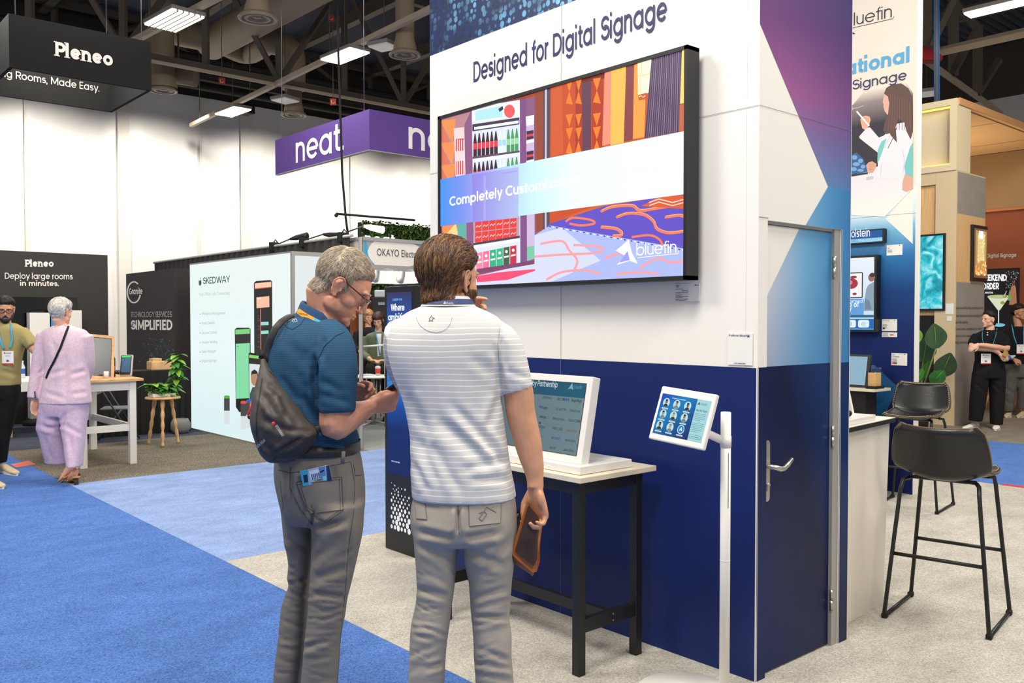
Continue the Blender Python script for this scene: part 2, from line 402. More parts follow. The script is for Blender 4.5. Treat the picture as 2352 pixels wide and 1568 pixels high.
 if ch=='6':return[_arc(0.24,0.22,0.2,0.22-h,0,360,20),[(0.3,C),(0.07,0.32)]],0.52
 return None,0
def letters(parent,text,a,b,up,m,height=None,weight=0.09,name='lettering',lift=0.0015,font=None,track=0.0,offset=0.0,slant=0.0):
 """text from point a to point b (baseline), fitted to that width; height = cap height in metres"""
 a,b,up=Vector(a),Vector(b),Vector(up).normalized();ux=(b-a);Wd=ux.length;ux.normalize()
 nr=ux.cross(up)
 mb=MB();mb.use(m);P=[];x=0.0;ok=font is None
 if ok:
  for ch in text:
   g,adv=glyph(ch,weight)
   if g is None:ok=False;break
   P+=[[(q[0]+x,q[1])for q in st]for st in g];x+=adv+track
 if ok:
  last=max([q[0]for st in P for q in st]or[1])+weight/2
  sx=Wd/last;sy=(height/0.72)if height else sx
  for si,st in enumerate(P):
   lf_=lift+si*0.00006
   cl=(abs(st[0][0]-st[-1][0])+abs(st[0][1]-st[-1][1]))<1e-6 and len(st)>4
   st=[a_ for k_,a_ in enumerate(st)if k_==0 or abs(a_[0]-st[k_-1][0])+abs(a_[1]-st[k_-1][1])>1e-4]
   q=[]
   n=len(st)
   for i,(px,py)in enumerate(st):
    if cl:b0,b1=st[(i-1)%(n-1)],st[(i+1)%(n-1)]
    else:b0,b1=st[max(i-1,0)],st[min(i+1,n-1)]
    t=Vector((b1[0]-b0[0],b1[1]-b0[1]));t.normalize()
# mitre on sharp polyline corners
    nx,ny=-t.y*weight/2,t.x*weight/2
    if 0<i<n-1:
     t0=Vector((px-b0[0],py-b0[1])).normalized();cs=max(0.35,abs(t0.dot(t)));nx/=cs;ny/=cs
    q.append(((px+nx,py+ny),(px-nx,py-ny)))
   vs=[[mb.bm.verts.new(a+ux*((c[0]+slant*c[1])*sx)+up*(c[1]*sy)+nr*lf_)for c in pr]for pr in q]
   for u,v in zip(vs,vs[1:]):
    f=mb.bm.faces.new((u[0],v[0],v[1],u[1]));f.normal_update()
    if f.normal.dot(nr)<0:f.normal_flip()
  return mb.build(name,None,parent,recalc=False)
 c=bpy.data.curves.new('t','FONT');c.body=text;c.size=1.0;c.offset=offset;c.resolution_u=3
 if font:
  try:c.font=bpy.data.fonts.load(font)
  except Exception:pass
 o=bpy.data.objects.new('t',c);me=bpy.data.meshes.new_from_object(o);bpy.data.objects.remove(o)
 xs=[v.co.x for v in me.vertices]or[0,1];x0,x1=min(xs),max(xs);sx=Wd/max(1e-6,x1-x0);sy=(height/0.69)if height else sx
 for v in me.vertices:v.co=a+ux*((v.co.x-x0+slant*v.co.y)*sx)+up*(v.co.y*sy)+nr*lift
 me.materials.clear();me.materials.append(m)
 mb.bm.free()
 return link_mesh(name,me,parent)
# ================================================================== SETTING
XA,YB,XC=3.266,2.143,7.85
M_white=mat('laminate_white',(240,236,228),0.42)
M_navy=mat('print_navy',(18,36,98),0.45,spec=.3)
M_black=mat('black_powder_coat',(22,22,23),0.45)
M_blackm=mat('black_matte',(14,14,15),0.8)
M_alu=mat('aluminium',(168,166,162),0.42,0.35)
M_steel=mat('brushed_steel',(190,186,178),0.3,0.9)
M_ink=mat('ink_navy_text',(38,44,92),0.5)
M_seam=mat('panel_joint',(120,116,110),0.7)
M_wplas=mat('white_plastic',(236,232,224),0.35)
M_cream=mat('cream_worktop',(226,214,190),0.45,vary=(3,0.04,(1,12,1)))
M_dark=mat('charcoal_fabric',(38,36,35),0.9)
M_lamp=mat('lamp_glow',(255,246,228),0.5,emit=9.0)
M_glow=mat('white_glow',(244,250,252),0.5,emit=1.02)
struct(boxo('floor',(-10,-8,-0.08),(34,30,-0.012),mat('concrete_floor',(110,108,104),0.7,vary=(2,0.1))))
def carpet_slab(label,x0,y0,x1,y1,m,thick=0.012,name='carpet'):
 o=boxo(name,(x0,y0,-0.0115),(x1,y1,thick-0.012),m);tag(o,label,'carpet');return o
CB=carpet('carpet_aisle_blue',(98,134,196),(50,84,150),130,contrast=0.42,big=0.16)
CL=carpet('carpet_cross_blue',(152,170,206),(110,136,184),130,contrast=0.42,big=0.16)
CG=carpet('carpet_booth_grey',(204,198,186),(150,146,136),130,contrast=0.42,big=0.16)
CS=carpet('carpet_speckled',(150,138,120),(60,58,56),75,contrast=0.35,big=0.15)
CD=carpet('carpet_slate',(86,90,104),(46,50,62),90,contrast=0.5,big=0.15)
CR=carpet('carpet_greybrown',(150,140,126),(104,98,90),110,contrast=0.5,big=0.2)
carpet_slab('blue carpet of the main aisle, in front of the two men',-9.9,-7.9,2.35,25.7,CB)
carpet_slab('lighter blue carpet of the cross aisle behind the grey booth carpet',2.352,5.48,8.95,9.03,CL)
carpet_slab('pale grey carpet of the booth under the stools and standing tables',2.352,-7.9,8.95,5.478,CG)
carpet_slab('speckled brown and grey carpet under the white high table',2.352,9.032,5.66,11.8,CS)
carpet_slab('slate coloured carpet under the black exhibition booth',2.352,11.802,7.2,25.7,CD)
carpet_slab('grey carpet behind the small booth with seated people',5.662,9.032,8.95,11.8,mat('carpet_plain_grey',(136,140,138),0.95,vary=(30,0.12)),)
carpet_slab('blue aisle carpet behind the bar stools',8.952,-7.9,12.1,25.7,carpet('carpet_side_blue',(96,130,190),(62,98,164),120,contrast=0.6,big=0.16))
carpet_slab('grey brown carpet under the two women in black polo shirts',12.102,-7.9,30,25.7,CR)
# far wall: white plastic sheeting hung in broad panels with narrow vertical battens
def sheet_wall():
 mb=MB();xs=[]
 x=-9.5
 m=mat('white_sheeting',(235,233,230),0.38,bump=(1.3,0.5))
 nx,nz=150,26;z0,z1,x0,x1=0.0,8.15,-9.5,29.5
 vs={}
 for i in range(nx+1):
  for k in range(nz+1):
   xx=x0+(x1-x0)*i/nx;zz=z0+(z1-z0)*k/nz
   w=0.035*noise.noise(Vector((xx*1.6,zz*0.35,1.0)))+0.03*noise.noise(Vector((xx*4.2+zz*0.9,zz*0.8,5.0)))
   vs[i,k]=mb.bm.verts.new((xx,YW+w,zz))
 for i in range(nx):
  for k in range(nz):
   f=mb.bm.faces.new((vs[i,k],vs[i+1,k],vs[i+1,k+1],vs[i,k+1]));f.smooth=True
 mb.box((x0,YW+0.12,0),(x1,YW+0.3,8.15))
 return struct(mb.build('wall_far',m))
wf=sheet_wall()
mbt=MB()
for k,px in enumerate((60,285,462,565,815)):
 p=on(px,400,y=YW-0.09)
 wdt=0.16 if px in(285,565,815)else 0.03
 t=MB().box((p.x-wdt,YW-0.09,0),(p.x+wdt,YW-0.05,8.1)).build('trim_%d'%(k+1),mat('white_batten',(226,222,214),0.5));struct(t)
M_conc=mat('dark_wall_paint',(64,58,52),0.8)
struct(boxo('wall_far_upper',(-9.5,YW+0.1,8.15),(29.5,YW+0.3,11.4),M_conc))
struct(boxo('wall_end',(29.5,-8,0),(29.7,YW+0.3,8.4),mat('pale_end_wall',(205,205,208),0.6,bump=(0.8,0.4))))
struct(boxo('wall_end_upper',(29.5,-8,8.4),(29.7,YW+0.3,11.4),M_conc))
def deck():
 mb=MB();n=250;y0,y1=-6.0,YW+0.2;pr=[]
 for i in range(n+1):
  y=y0+(y1-y0)*i/n;pr.append((y,10.0+(0.11 if i%2 else 0.0)))
 L=[mb.bm.verts.new((-9.5,y,z))for y,z in pr];R_=[mb.bm.verts.new((29.6,y,z))for y,z in pr]
 for i in range(n):mb.bm.faces.new((L[i],L[i+1],R_[i+1],R_[i]))
 return struct(mb.build('ceiling',mat('steel_deck',(84,88,100),0.6),recalc=False))
deck()
# ================================================================== BOOTH WALLS
struct(boxo('wall_display',(XA,YB+0.061,0),(XA+0.07,4.498,4.4),M_white))
wA=bpy.data.objects['wall_display']
fA=lambda u,v:on(u,v,x=XA)
def bokeh():
 m=bpy.data.materials.new('printed_light_dots');m.use_nodes=True;nt=m.node_tree;L=nt.links.new;b=nt.nodes['Principled BSDF'];b.inputs['Roughness'].default_value=0.4
 g=nt.nodes.new('ShaderNodeNewGeometry');mp=nt.nodes.new('ShaderNodeMapping');mp.inputs['Scale'].default_value=(0.001,26,24);L(g.outputs['Position'],mp.inputs[0])
 v=nt.nodes.new('ShaderNodeTexVoronoi');v.inputs['Scale'].default_value=1.0;v.inputs['Randomness'].default_value=0.55;L(mp.outputs[0],v.inputs['Vector'])
 r=nt.nodes.new('ShaderNodeValToRGB');r.color_ramp.elements[0].position=0.40;r.color_ramp.elements[0].color=(1,1,1,1);r.color_ramp.elements[1].position=0.50;r.color_ramp.elements[1].color=(0,0,0,1)
 L(v.outputs['Distance'],r.inputs[0])
 n=nt.nodes.new('ShaderNodeTexNoise');n.inputs['Scale'].default_value=3.2;L(g.outputs['Position'],n.inputs['Vector'])
 r2=nt.nodes.new('ShaderNodeValToRGB');r2.color_ramp.elements[0].position=0.42;r2.color_ramp.elements[1].position=0.66
 r2.color_ramp.elements[0].color=(0.004,0.014,0.045,1);r2.color_ramp.elements[1].color=(*lin((120,190,232)),1);L(n.outputs[0],r2.inputs[0])
 mx=nt.nodes.new('ShaderNodeMix');mx.data_type='RGBA';mx.inputs[6].default_value=(*lin((16,38,84)),1);L(r.outputs[0],mx.inputs[0]);L(r2.outputs[0],mx.inputs[7])
 L(mx.outputs[2],b.inputs['Base Color']);return m
a=Art(lambda y,z:Vector((XA,y,z)),(-1,0,0),base=0.0012)
a.p([(4.498,3.185),(4.498,4.4),(YB+.002,4.4),(YB+.002,3.19)],bokeh()).build('printed_header',wA)
a=Art(lambda y,z:Vector((XA,y,z)),(-1,0,0),base=0.0012)
a.p([(4.498,0),(4.498,1.346),(YB+.006,1.346),(YB+.006,0)],M_navy).build('navy_panel',wA)
a=Art(lambda y,z:Vector((XA,y,z)),(-1,0,0),base=0.003)
M_j2=mat('joint_light',(96,108,150),0.6)
a.r(3.3325,0,3.3355,1.346,M_j2);a.r(3.333,1.346,3.335,4.4,M_seam);a.r(YB,2.455,4.498,2.457,M_seam);a.build('panel_joints',wA)
p0,p1=on(1088,190,x=XA),on(1533,45,x=XA)
letters(wA,'Designed for Digital Signage',(XA,p0.y,2.935),(XA,p1.y,2.937),(0,0,1),M_ink,0.118,0.1,lift=0.002)
# the door wall with its print
def bigprint_upper():return ramp_mat('print_purple_blue',(3.3,YB,3.45),(3.42,YB,2.10),[(0,(96,96,116)),(0.22,(86,66,112)),(0.45,(112,66,122)),(0.68,(156,92,146)),(0.82,(132,112,166)),(1,(96,146,198))],cross=((3.45,YB,2.6),(4.1,YB,2.9),(42,44,100),0.75))
def bigprint_lower():return ramp_mat('print_pale_to_blue',(3.30,YB,1.7),(4.04,YB,1.75),[(0,(208,206,214)),(0.22,(170,188,212)),(0.5,(112,168,208)),(0.8,(72,140,190)),(1,(60,122,176))],cross=((3.6,YB,1.75),(3.7,YB,1.35),(62,118,172),0.5))
G_up,G_lo=bigprint_upper(),bigprint_lower()
M_navyB=ramp_mat('print_deep_navy',(3.27,YB,0.5),(4.04,YB,0.8),[(0,(14,30,82)),(0.25,(10,26,72)),(0.6,(8,20,58)),(0.85,(10,38,88)),(1,(12,44,96))],rough=0.34)
wB=struct(MB().box((XA,YB,0),(3.335,YB+.06,4.4)).box((3.335,YB,1.978),(3.955,YB+.06,4.4)).box((3.955,YB,0),(4.04,YB+.06,4.4)).build('wall_door_side',M_white))
fB=lambda x,z:Vector((x,YB,z))
def onB(px,py):q=on(px,py,y=YB);return(q.x,q.z)
tip=onB(1902,428);t0=(XA-.002,3.0);t1=(XA-.002,2.82)
def xat(z):
 q=onB(1802,600);k=(q[0]-tip[0])/(q[1]-tip[1]);return tip[0]+k*(z-tip[1])
a=Art(fB,(0,-1,0),base=0.0012)
a.p([(XA-.002,4.4),(XA-.002,2.80),tip,(tip[0],2.171),(4.04,tip[1]),(4.04,4.4)],G_up)
a.p([tip,(xat(1.978),1.978),(3.955,1.978),(3.955,1.348),(4.04,1.348),(4.04,tip[1])],G_lo)
a.p([(3.955,0),(3.955,1.348),(4.04,1.348),(4.04,0)],M_navyB)
a.p([(XA+.0,0),(XA+.0,1.348),(3.335,1.348),(3.335,0)],M_navyB)
a.build('printed_graphic',wB)
a=Art(fB,(0,-1,0),base=0.003)
a.r(XA,2.455,4.04,2.457,mat('joint_violet',(120,108,128),0.7));a.r(XA,1.985,3.335,1.988,M_seam)
a.r(XA,0,XA+.003,1.346,mat('edge_white',(228,226,224),0.5));a.r(4.036,0,4.04,4.4,mat('edge_white',(228,226,224),0.5));a.r(3.955,0,3.959,1.98,mat('edge_white',(228,226,224),0.5));a.build('edge_trim',wB)
door=thing('door_1','closet door printed blue and navy with a steel lever handle','door',(3.62,YB,0));door['kind']='structure'
YD=YB+0.022
MB().box((3.34,YD,0.008),(3.9,YD+.04,1.962)).build('leaf',M_white,door)
a=Art(lambda x,z:Vector((x,YD,z)),(0,-1,0),base=0.0012)
a.p([(3.34,xat(0)*0+1.62),(xat(1.962),1.962),(3.9,1.962),(3.9,1.348),(3.34,1.348)],G_lo)
a.r(3.34,0.008,3.9,1.348,M_navyB);a.build('printed_face',door)
MB().box((3.9,YB+.004,0),(3.955,YB+.05,1.978)).box((3.335,YB+.012,1.966),(3.955,YB+.05,1.978)).build('door_frame',M_alu,door)
for z in(1.80,1.0,0.22):
 h=MB().cyl((3.902,YB+.004,z-.05),0.009,0.048,12).cyl((3.902,YB+.004,z+.002),0.009,0.048,12).build('hinge',M_steel,door)
def handle():
 x=3.365;y=YD
 pl=[]
 for i in range(13):pl.append((x+.019*math.cos(PI*i/12),y-.003,1.01+.019*math.sin(PI*i/12)))
 for i in range(13):pl.append((x-.019*math.cos(PI*i/12),y-.003,0.78-.019*math.sin(PI*i/12)))
 hd=MB().poly(pl,0.007,(0,-1,0)).build('handle_plate',M_steel,door)
 MB().tube([(x,y,.915),(x,y-.03,.915),(x+.008,y-.048,.913),(x+.03,y-.054,.905),(x+.06,y-.054,.905),(x+.095,y-.052,.918),(x+.13,y-.05,.938)],[.011,.011,.0115,.012,.011,.010,.009],14).build('lever',M_steel,hd)
 MB().cyl((x,y-.008,.835),.0085,.012,16,(0,-1,0)).box((x-.006,y-.016,.806),(x+.006,y-.006,.836),0.003).build('lock_cylinder',M_steel,hd)
handle()
# partition with the second print, beyond the closet
YE=3.555
wC=struct(boxo('wall_partition',(XC,YE,0),(XC+.1,7.6,5.2),M_white))
fC=lambda u,v:on(1600+u*0.38270,v*0.38270,x=XC)
fCz=lambda y,z:Vector((XC,y,z))
G_c=ramp_mat('print_partition',(XC,4,2.75),(XC,4,0.9),[(0,(240,236,228)),(0.13,(206,226,234)),(0.2,(120,184,218)),(0.33,(48,116,176)),(0.5,(24,66,126)),(0.72,(22,42,104)),(1,(22,34,92))])
M_w2=mat('laminate_warm',(232,222,206),0.45)
a=Art(fCz,(-1,0,0),base=0.0012)
a.p([(YE,2.74),(YE,5.2),(7.6,5.2),(7.6,2.74)],M_w2)
a.p([(YE,0),(YE,2.74),(7.6,2.74),(7.6,0)],G_c)
q=[on(2035,503,x=XC),on(2096.5,432,x=XC),on(2096.5,560,x=XC)]
a.p([(p.y,p.z)for p in q],mat('laminate_white2',(240,234,222),0.45))
q=[on(*p,x=XC)for p in((1990,838),(2009,838),(2062,888),(2030,960),(1990,960))]
a.p([(p.y,p.z)for p in q],mat('print_steel_blue',(30,88,138),0.4))
a.r(YE,2.494,7.6,2.497,M_seam)
a.build('printed_graphic',wC)
def doctor():
 c=col;a=Art(fC,(-1,0,0),base=0.004)
 fade=ramp_mat('print_dark_fade',(XC,4,3.66),(XC,4,3.34),[(0,(232,222,206)),(0.35,(150,136,134)),(1,(62,58,66))])
 fade2=ramp_mat('print_coat_fade',(XC,4,2.85),(XC,4,2.50),[(0,(226,224,228)),(1,(240,236,228))])
 a.p([(930,640),(1010,545),(1090,505),(1180,492),(1260,500),(1300,560),(1300,1000),(930,1000)],fade)
 a.p([(930,1000),(1300,1000),(1300,1130),(1130,1300),(930,1290)],fade2)
 a.p([(930,930),(960,915),(1000,950),(1020,1000),(1028,1030),(930,1050)],c((44,92,142)))
 for k,(x,y,rx,ry)in enumerate(((950,945,16,14),(985,965,15,13),(960,985,22,12),(1000,1000,14,12),(945,1015,18,12),(985,1022,20,9))):a.e(x,y,rx,ry,c((112,164,206)),14)
 a.p([(930,1048),(1030,1032),(1030,1044),(930,1060)],c((40,40,48)))
 a.p([(1020,1062),(1062,1056),(1062,1074),(1020,1082)],c((196,196,198)))
 a.p([(1052,1050),(1086,1036),(1094,920),(1075,905),(980,830),(978,818),(1022,768),(1042,764),(1095,826),(1128,812),(1150,786),(1196,744),(1250,734),(1300,770),(1300,1000),(1236,1050),(1180,1074),(1100,1066)],c((228,226,230)))
 a.p([(1088,900),(1110,850),(1142,830),(1120,900),(1098,960),(1086,980)],c((120,196,192)))
 a.line([(1188,742),(1160,820),(1128,888)],5,c((206,200,204)));a.line([(1200,770),(1180,830),(1150,890)],4,c((80,80,86)))
 a.line([(1236,900),(1250,960),(1238,1040)],5,c((206,204,210)));a.line([(1110,986),(1106,1060)],3,c((196,194,200)))
 a.p([(1128,560),(1122,590),(1118,616),(1124,626),(1122,640),(1130,668),(1148,690),(1176,690),(1190,640),(1186,560),(1150,540)],c((222,172,150)))
 a.p([(1160,660),(1190,650),(1196,730),(1180,752),(1162,720)],c((204,150,128)))
 a.p([(1126,562),(1140,528),(1176,506),(1230,500),(1272,530),(1296,580),(1300,790),(1286,838),(1262,790),(1248,736),(1214,712),(1196,760),(1204,856),(1172,820),(1160,800),(1140,806),(1122,784),(1128,740),(1150,690),(1158,620),(1150,580)],c((92,66,58)))
 for k in range(9):a.line([(1165+k*14,560+k*6),(1160+k*15,680),(1150+k*17,780)],3,c((116,84,72)))
 a.p([(984,716),(1000,698),(1018,694),(1040,700),(1046,720),(1036,758),(1012,780),(996,770),(988,740)],c((226,170,146)))
 for k in range(3):a.line([(1006,706+k*14),(1034,716+k*14)],2.5,c((186,128,106)))
 a.line([(962,668),(1038,756)],10,c((238,232,226)))
 a.p([(1018,992),(1034,974),(1056,968),(1082,984),(1076,1010),(1060,1036),(1036,1038),(1024,1016)],c((216,160,138)))
 for k in range(3):a.line([(1036,986+k*14),(1058,990+k*14)],2.5,c((170,116,96)))
 a.p([(1300,856),(1284,880),(1262,950),(1248,1000),(1256,1050),(1300,1064)],c((116,190,190)))
 a.p([(1252,1046),(1238,1090),(1236,1140),(1262,1152),(1300,1132),(1300,1062)],c((216,166,144)))
 a.line([(930,652),(965,648),(1006,634)],3,c((206,206,212)));a.line([(930,640),(944,652),(932,662)],3,c((206,206,212)))
 a.build('printed_photo',wC)
doctor()
def txt_px(parent,s,a,b,hpx,f,up,m,**k):
 A,B=f(*a),f(*b);h=(f(a[0],a[1]-hpx)-A).length
 return letters(parent,s,A,B,up,m,h,**k)
Z=Vector((0,0,1))
txt_px(wC,'bluefin',(880,168),(1172,103),72,fC,Z,mat('ink_black_navy',(26,28,52),0.5),weight=0.06,lift=0.004)
a=Art(fC,(-1,0,0),base=0.004);a.line([(920,172),(1180,112),(1186,98)],3,mat('ink_black_navy',(26,28,52),0.5));a.p([(905,170),(955,204),(905,210)],mat('ink_black_navy',(26,28,52),0.5));a.build('logo_fin',wC)
txt_px(wC,'ational',(896,456),(1278,372),86,fC,Z,mat('ink_sky_blue',(84,166,214),0.5),weight=0.15,lift=0.004)
txt_px(wC,'Signage',(937,540),(1262,478),58,fC,Z,M_ink,weight=0.085,lift=0.006)
# ================================================================== BIG WALL DISPLAY
XT=3.146
tv=thing('wall_display_screen','huge black framed display on the white wall showing a drinks cooler and patterned carpet','display',(3.2,3.34,1.72))
TY0,TY1,TZ0,TZ1=2.428,4.257,1.728,2.752
bz=0.018
MB().use(M_black).box((XT,TY0,TZ0),(XT+.085,TY1,TZ0+bz)).box((XT,TY0,TZ1-bz),(XT+.085,TY1,TZ1)).box((XT,TY0,TZ0),(XT+.085,TY0+bz,TZ1)).box((XT,TY1-bz,TZ0),(XT+.085,TY1,TZ1)).box((XT+.0155,TY0+.01,TZ0+.01),(XT+.085,TY1-.01,TZ1-.01)).build('bezel',M_black,tv)
MB().box((XT+.085,2.9,1.95),(XA-.001,3.8,2.5)).build('wall_mount',M_blackm,tv)
XS=XT+.016
def tv_picture():
 f=lambda u,v:on(980+u/2.2394,v/2.24,x=XS)
 E=1.18
 def c(r,g,b,e=E):return col((r,g,b),0.3,e)
 a=Art(f,(-1,0,0),step=0.00004,base=0.0006)
 SY0,SY1,SZ0,SZ1=TY0+bz*.8,TY1-bz*.8,TZ0+bz*.8,TZ1-bz*.8
 def top(u):
  return 615+(253-615)*(u-65)/(1335-65)+3
 def bot(u):return 1478+(1424-1478)*(u-65)/(1338-65)
 full=[(SY1,SZ0),(SY1,SZ1),(SY0,SZ1),(SY0,SZ0)]
 g=a.f;a.f=lambda y,z:Vector((XS,y,z));a.p(full,ramp_mat('screen_room',(XS,SY1,2.3),(XS,SY0,2.3),[(0,(176,126,138)),(0.25,(150,96,116)),(0.4,(158,70,50)),(0.6,(214,104,44)),(1,(190,96,70))],emit=1.15));a.f=g
# left wall with triangles
 a.p([(65,618),(240,572),(240,1400),(65,1474)],c(182,128,136))
 for y in(622,738,852,1165):a.p([(72,y),(150,y-10),(132,y+112)],c(242,140,76));a.p([(72,y+4),(72,y+104),(122,y+112)],c(214,112,84))
 a.p([(66,1245),(150,1150),(176,1260)],c(255,206,130))
# side cooler slivers
 a.p([(140,660),(193,654),(200,900),(150,908)],c(255,214,214,1.1));a.p([(150,715),(193,712),(194,775),(150,778)],c(216,40,60));a.p([(152,830),(194,826),(196,896),(152,900)],c(220,44,62));a.p([(160,1150),(204,1146),(204,1280),(160,1290)],c(90,170,160))
 for k in range(4):a.r(156+k*11,718,161+k*11,900,c(250,224,224,1.05))
# cooler
 a.p([(196,640),(234,560),(520,505),(570,494),(570,1345),(210,1410)],c(134,84,128));a.p([(482,512),(512,505),(520,1360),(482,1370)],c(124,74,128))
 a.p([(233,570),(480,517),(483,1360),(245,1412)],c(226,232,252,1.05))
 a.p([(234,556),(478,514),(478,598),(236,632)],c(255,255,255,1.2));a.p([(250,570),(390,545),(392,602),(252,622)],c(180,232,236,1.1));a.e(427,572,28,34,c(238,88,88));a.p([(370,560),(392,545),(396,562),(376,576)],c(40,40,90))
 a.p([(236,640),(478,604),(478,640),(236,676)],c(60,48,70));a.p([(246,654),(474,620),(474,634),(246,668)],c(240,255,255,1.3))
 def row(y0,y1,sl,kinds):
  n=len(kinds);w=236.0/n
  for i,(lo,hi)in enumerate(kinds):
   x=240+i*w;dy=sl*(x-240)
   a.p([(x+w*.36,y0+dy),(x+w*.6,y0+dy),(x+w*.9,y0+(y1-y0)*.4+dy),(x+w*.9,y1+dy),(x+w*.06,y1+dy),(x+w*.06,y0+(y1-y0)*.4+dy)],lo)
   a.p([(x+w*.06,y0+(y1-y0)*.42+dy),(x+w*.9,y0+(y1-y0)*.42+dy),(x+w*.9,y0+(y1-y0)*.68+dy),(x+w*.06,y0+(y1-y0)*.68+dy)],hi)
 dk,rd,wh,gn,lg=c(52,22,34),c(232,44,62),c(226,246,246,1.1),c(70,150,90),c(150,210,160)
 row(688,806,-.13,[(dk,rd)]*6+[(wh,c(180,226,236,1.0))]*2+[(gn,lg)]*3)
 a.p([(238,806),(480,774),(480,784),(238,818)],c(90,70,96));a.p([(242,818),(478,786),(478,800),(242,834)],c(250,255,255,1.25))
 row(836,950,-.13,[(dk,rd)]*6+[(wh,lg)]*2+[(gn,wh)]*3)
 a.p([(238,1080),(480,1060),(480,1220),(246,1246)],c(180,150,170))
 for r_ in range(2):
  for k in range(6):x=252+k*36;a.p([(x,1140-k*4+r_*56),(x+33,1136-k*4+r_*56),(x+33,1188-k*4+r_*56),(x,1192-k*4+r_*56)],c(224,52,46));a.line([(x+5,1170-k*4+r_*56),(x+12,1160-k*4+r_*56),(x+20,1168-k*4+r_*56),(x+29,1158-k*4+r_*56)],4,c(255,220,214))
 a.p([(244,1250),(482,1212),(482,1224),(244,1262)],c(70,50,66));a.p([(248,1264),(480,1226),(480,1240),(248,1278)],c(255,255,255,1.25))
 for k,cc in enumerate((c(242,130,160),c(232,110,150),c(40,170,120),c(44,176,132),c(60,90,60),c(190,34,66))):
  x=258+k*35;a.p([(x,1302-k*7),(x+32,1296-k*7),(x+32,1388-k*6),(x,1396-k*6)],cc);a.p([(x+4,1346-k*7),(x+28,1341-k*7),(x+28,1350-k*7),(x+4,1355-k*7)],c(240,240,236,1.05));a.e(x+16,1322-k*7,7,8,c(230,236,224))
# second cooler sliver
 a.p([(516,600),(556,592),(560,1330),(520,1342)],c(200,180,214));a.p([(514,600),(556,592),(554,640),(516,648)],c(250,255,255,1.3))
 for y in(655,760):a.p([(518,y+20),(554,y+14),(554,y+58),(518,y+66)],c(60,34,60));a.p([(518,y+38),(554,y+32),(554,y+44),(518,y+50)],c(214,60,80));a.p([(516,y+70),(556,y+62),(556,y+76),(516,y+84)],c(252,255,255,1.2))
 a.p([(520,1270),(558,1262),(558,1330),(520,1340)],c(120,190,160))
# doorway post, orange wall
 a.p([(600,455),(640,446),(636,1190),(600,1196)],c(84,66,84));a.p([(612,455),(622,452),(620,1190),(612,1192)],c(200,196,210));a.p([(560,470),(604,460),(602,1190),(566,1190)],c(146,66,44))
 a.p([(640,446),(925,372),(915,1040),(640,1150)],c(196,74,30));a.p([(645,440),(700,428),(706,790),(645,810)],c(206,88,40))
 a.p([(775,412),(935,372),(935,400),(775,440)],c(116,36,22));a.p([(800,430),(850,418),(850,770),(806,780)],c(96,56,78));a.p([(770,425),(802,418),(806,780),(770,790)],c(164,52,26));a.p([(850,425),(912,405),(914,760),(856,770)],c(176,54,22))
 for x,w in((738,36),(786,32),(880,40)):
  for y in(440,505,620,690,760):
   sgn=1 if y in(440,620,690)else-1
   o=-(x-738)*.04
   a.p([(x-w/2,y+o-sgn*28),(x+w/2,y+o-sgn*34),(x,y+o+sgn*34)],c(248,124,36))
 a.p([(920,375),(955,366),(950,740),(908,752)],c(236,142,116));a.p([(955,362),(1030,345),(1018,735),(950,748)],c(255,196,86,1.05));a.p([(1030,345),(1072,335),(1064,720),(1020,730)],c(134,60,62));a.p([(1072,335),(1090,330),(1130,520),(1124,706),(1066,716)],c(246,158,66))
 a.p([(1090,318),(1162,302),(1146,478),(1092,490)],c(255,246,196,1.35));a.p([(1092,490),(1134,478),(1130,512),(1096,518)],c(190,90,50));a.line([(1096,500),(1108,492),(1118,502),(1130,492)],4,c(255,226,150))
 a.line([(1086,396),(1156,380)],3,c(220,180,110));a.line([(1112,314),(1104,480)],3,c(220,190,120))
 a.p([(1162,298),(1318,258),(1306,680),(1126,712)],c(66,50,84))
 for k in range(16):x=1168+k*9.4;a.line([(x,300-(x-1162)*.256),(x-14+k*0.6,500),(x-32+k*1.5,710-k*1.4)],3.2,c(120+(k%3)*20,94+(k%3)*18,128+(k%3)*10))
 a.p([(1318,262),(1336,256),(1336,530),(1308,535)],c(255,216,110,1.15));a.p([(1306,540),(1336,533),(1336,676),(1304,682)],c(196,96,60))
# carpet
 a.p([(640,1150),(920,1060),(1338,995),(1338,1300),(620,1160)],c(92,74,190));a.p([(560,1210),(640,1160),(1338,1280),(1338,1424),(258,1467),(258,1420),(560,1350)],c(176,190,248,1.05));a.p([(560,1210),(700,1170),(900,1340),(640,1452),(258,1467),(258,1420),(560,1350)],c(216,222,255,1.05))
 sw=[[(900,1090),(960,1066),(1060,1060),(1100,1085),(1180,1075),(1336,1050)],[(720,1140),(760,1120),(850,1132),(866,1150),(800,1160),(740,1150)],[(980,1120),(1040,1100),(1120,1106),(1170,1140),(1190,1180),(1250,1200),(1336,1190)],[(1060,1220),(1150,1210),(1200,1230),(1220,1262)],[(900,1170),(980,1180),(1010,1210),(960,1216)],[(1180,1010),(1240,1030),(1336,1010)],[(1230,1120),(1300,1110),(1336,1120)]]
 for s_ in sw:a.curve(s_,11,c(250,120,80));
 for s_ in sw[::2]:a.curve([(x+4,y-8)for x,y in s_],4,c(255,176,90))
 a.p([(1110,1060),(1200,1010),(1338,1004),(1338,1075),(1180,1066)],c(214,86,40));
 for y in(1036,1052):a.line([(1150,y+6),(1200,y-12),(1270,y+6),(1336,y-12)],5,c(255,226,214,1.1))
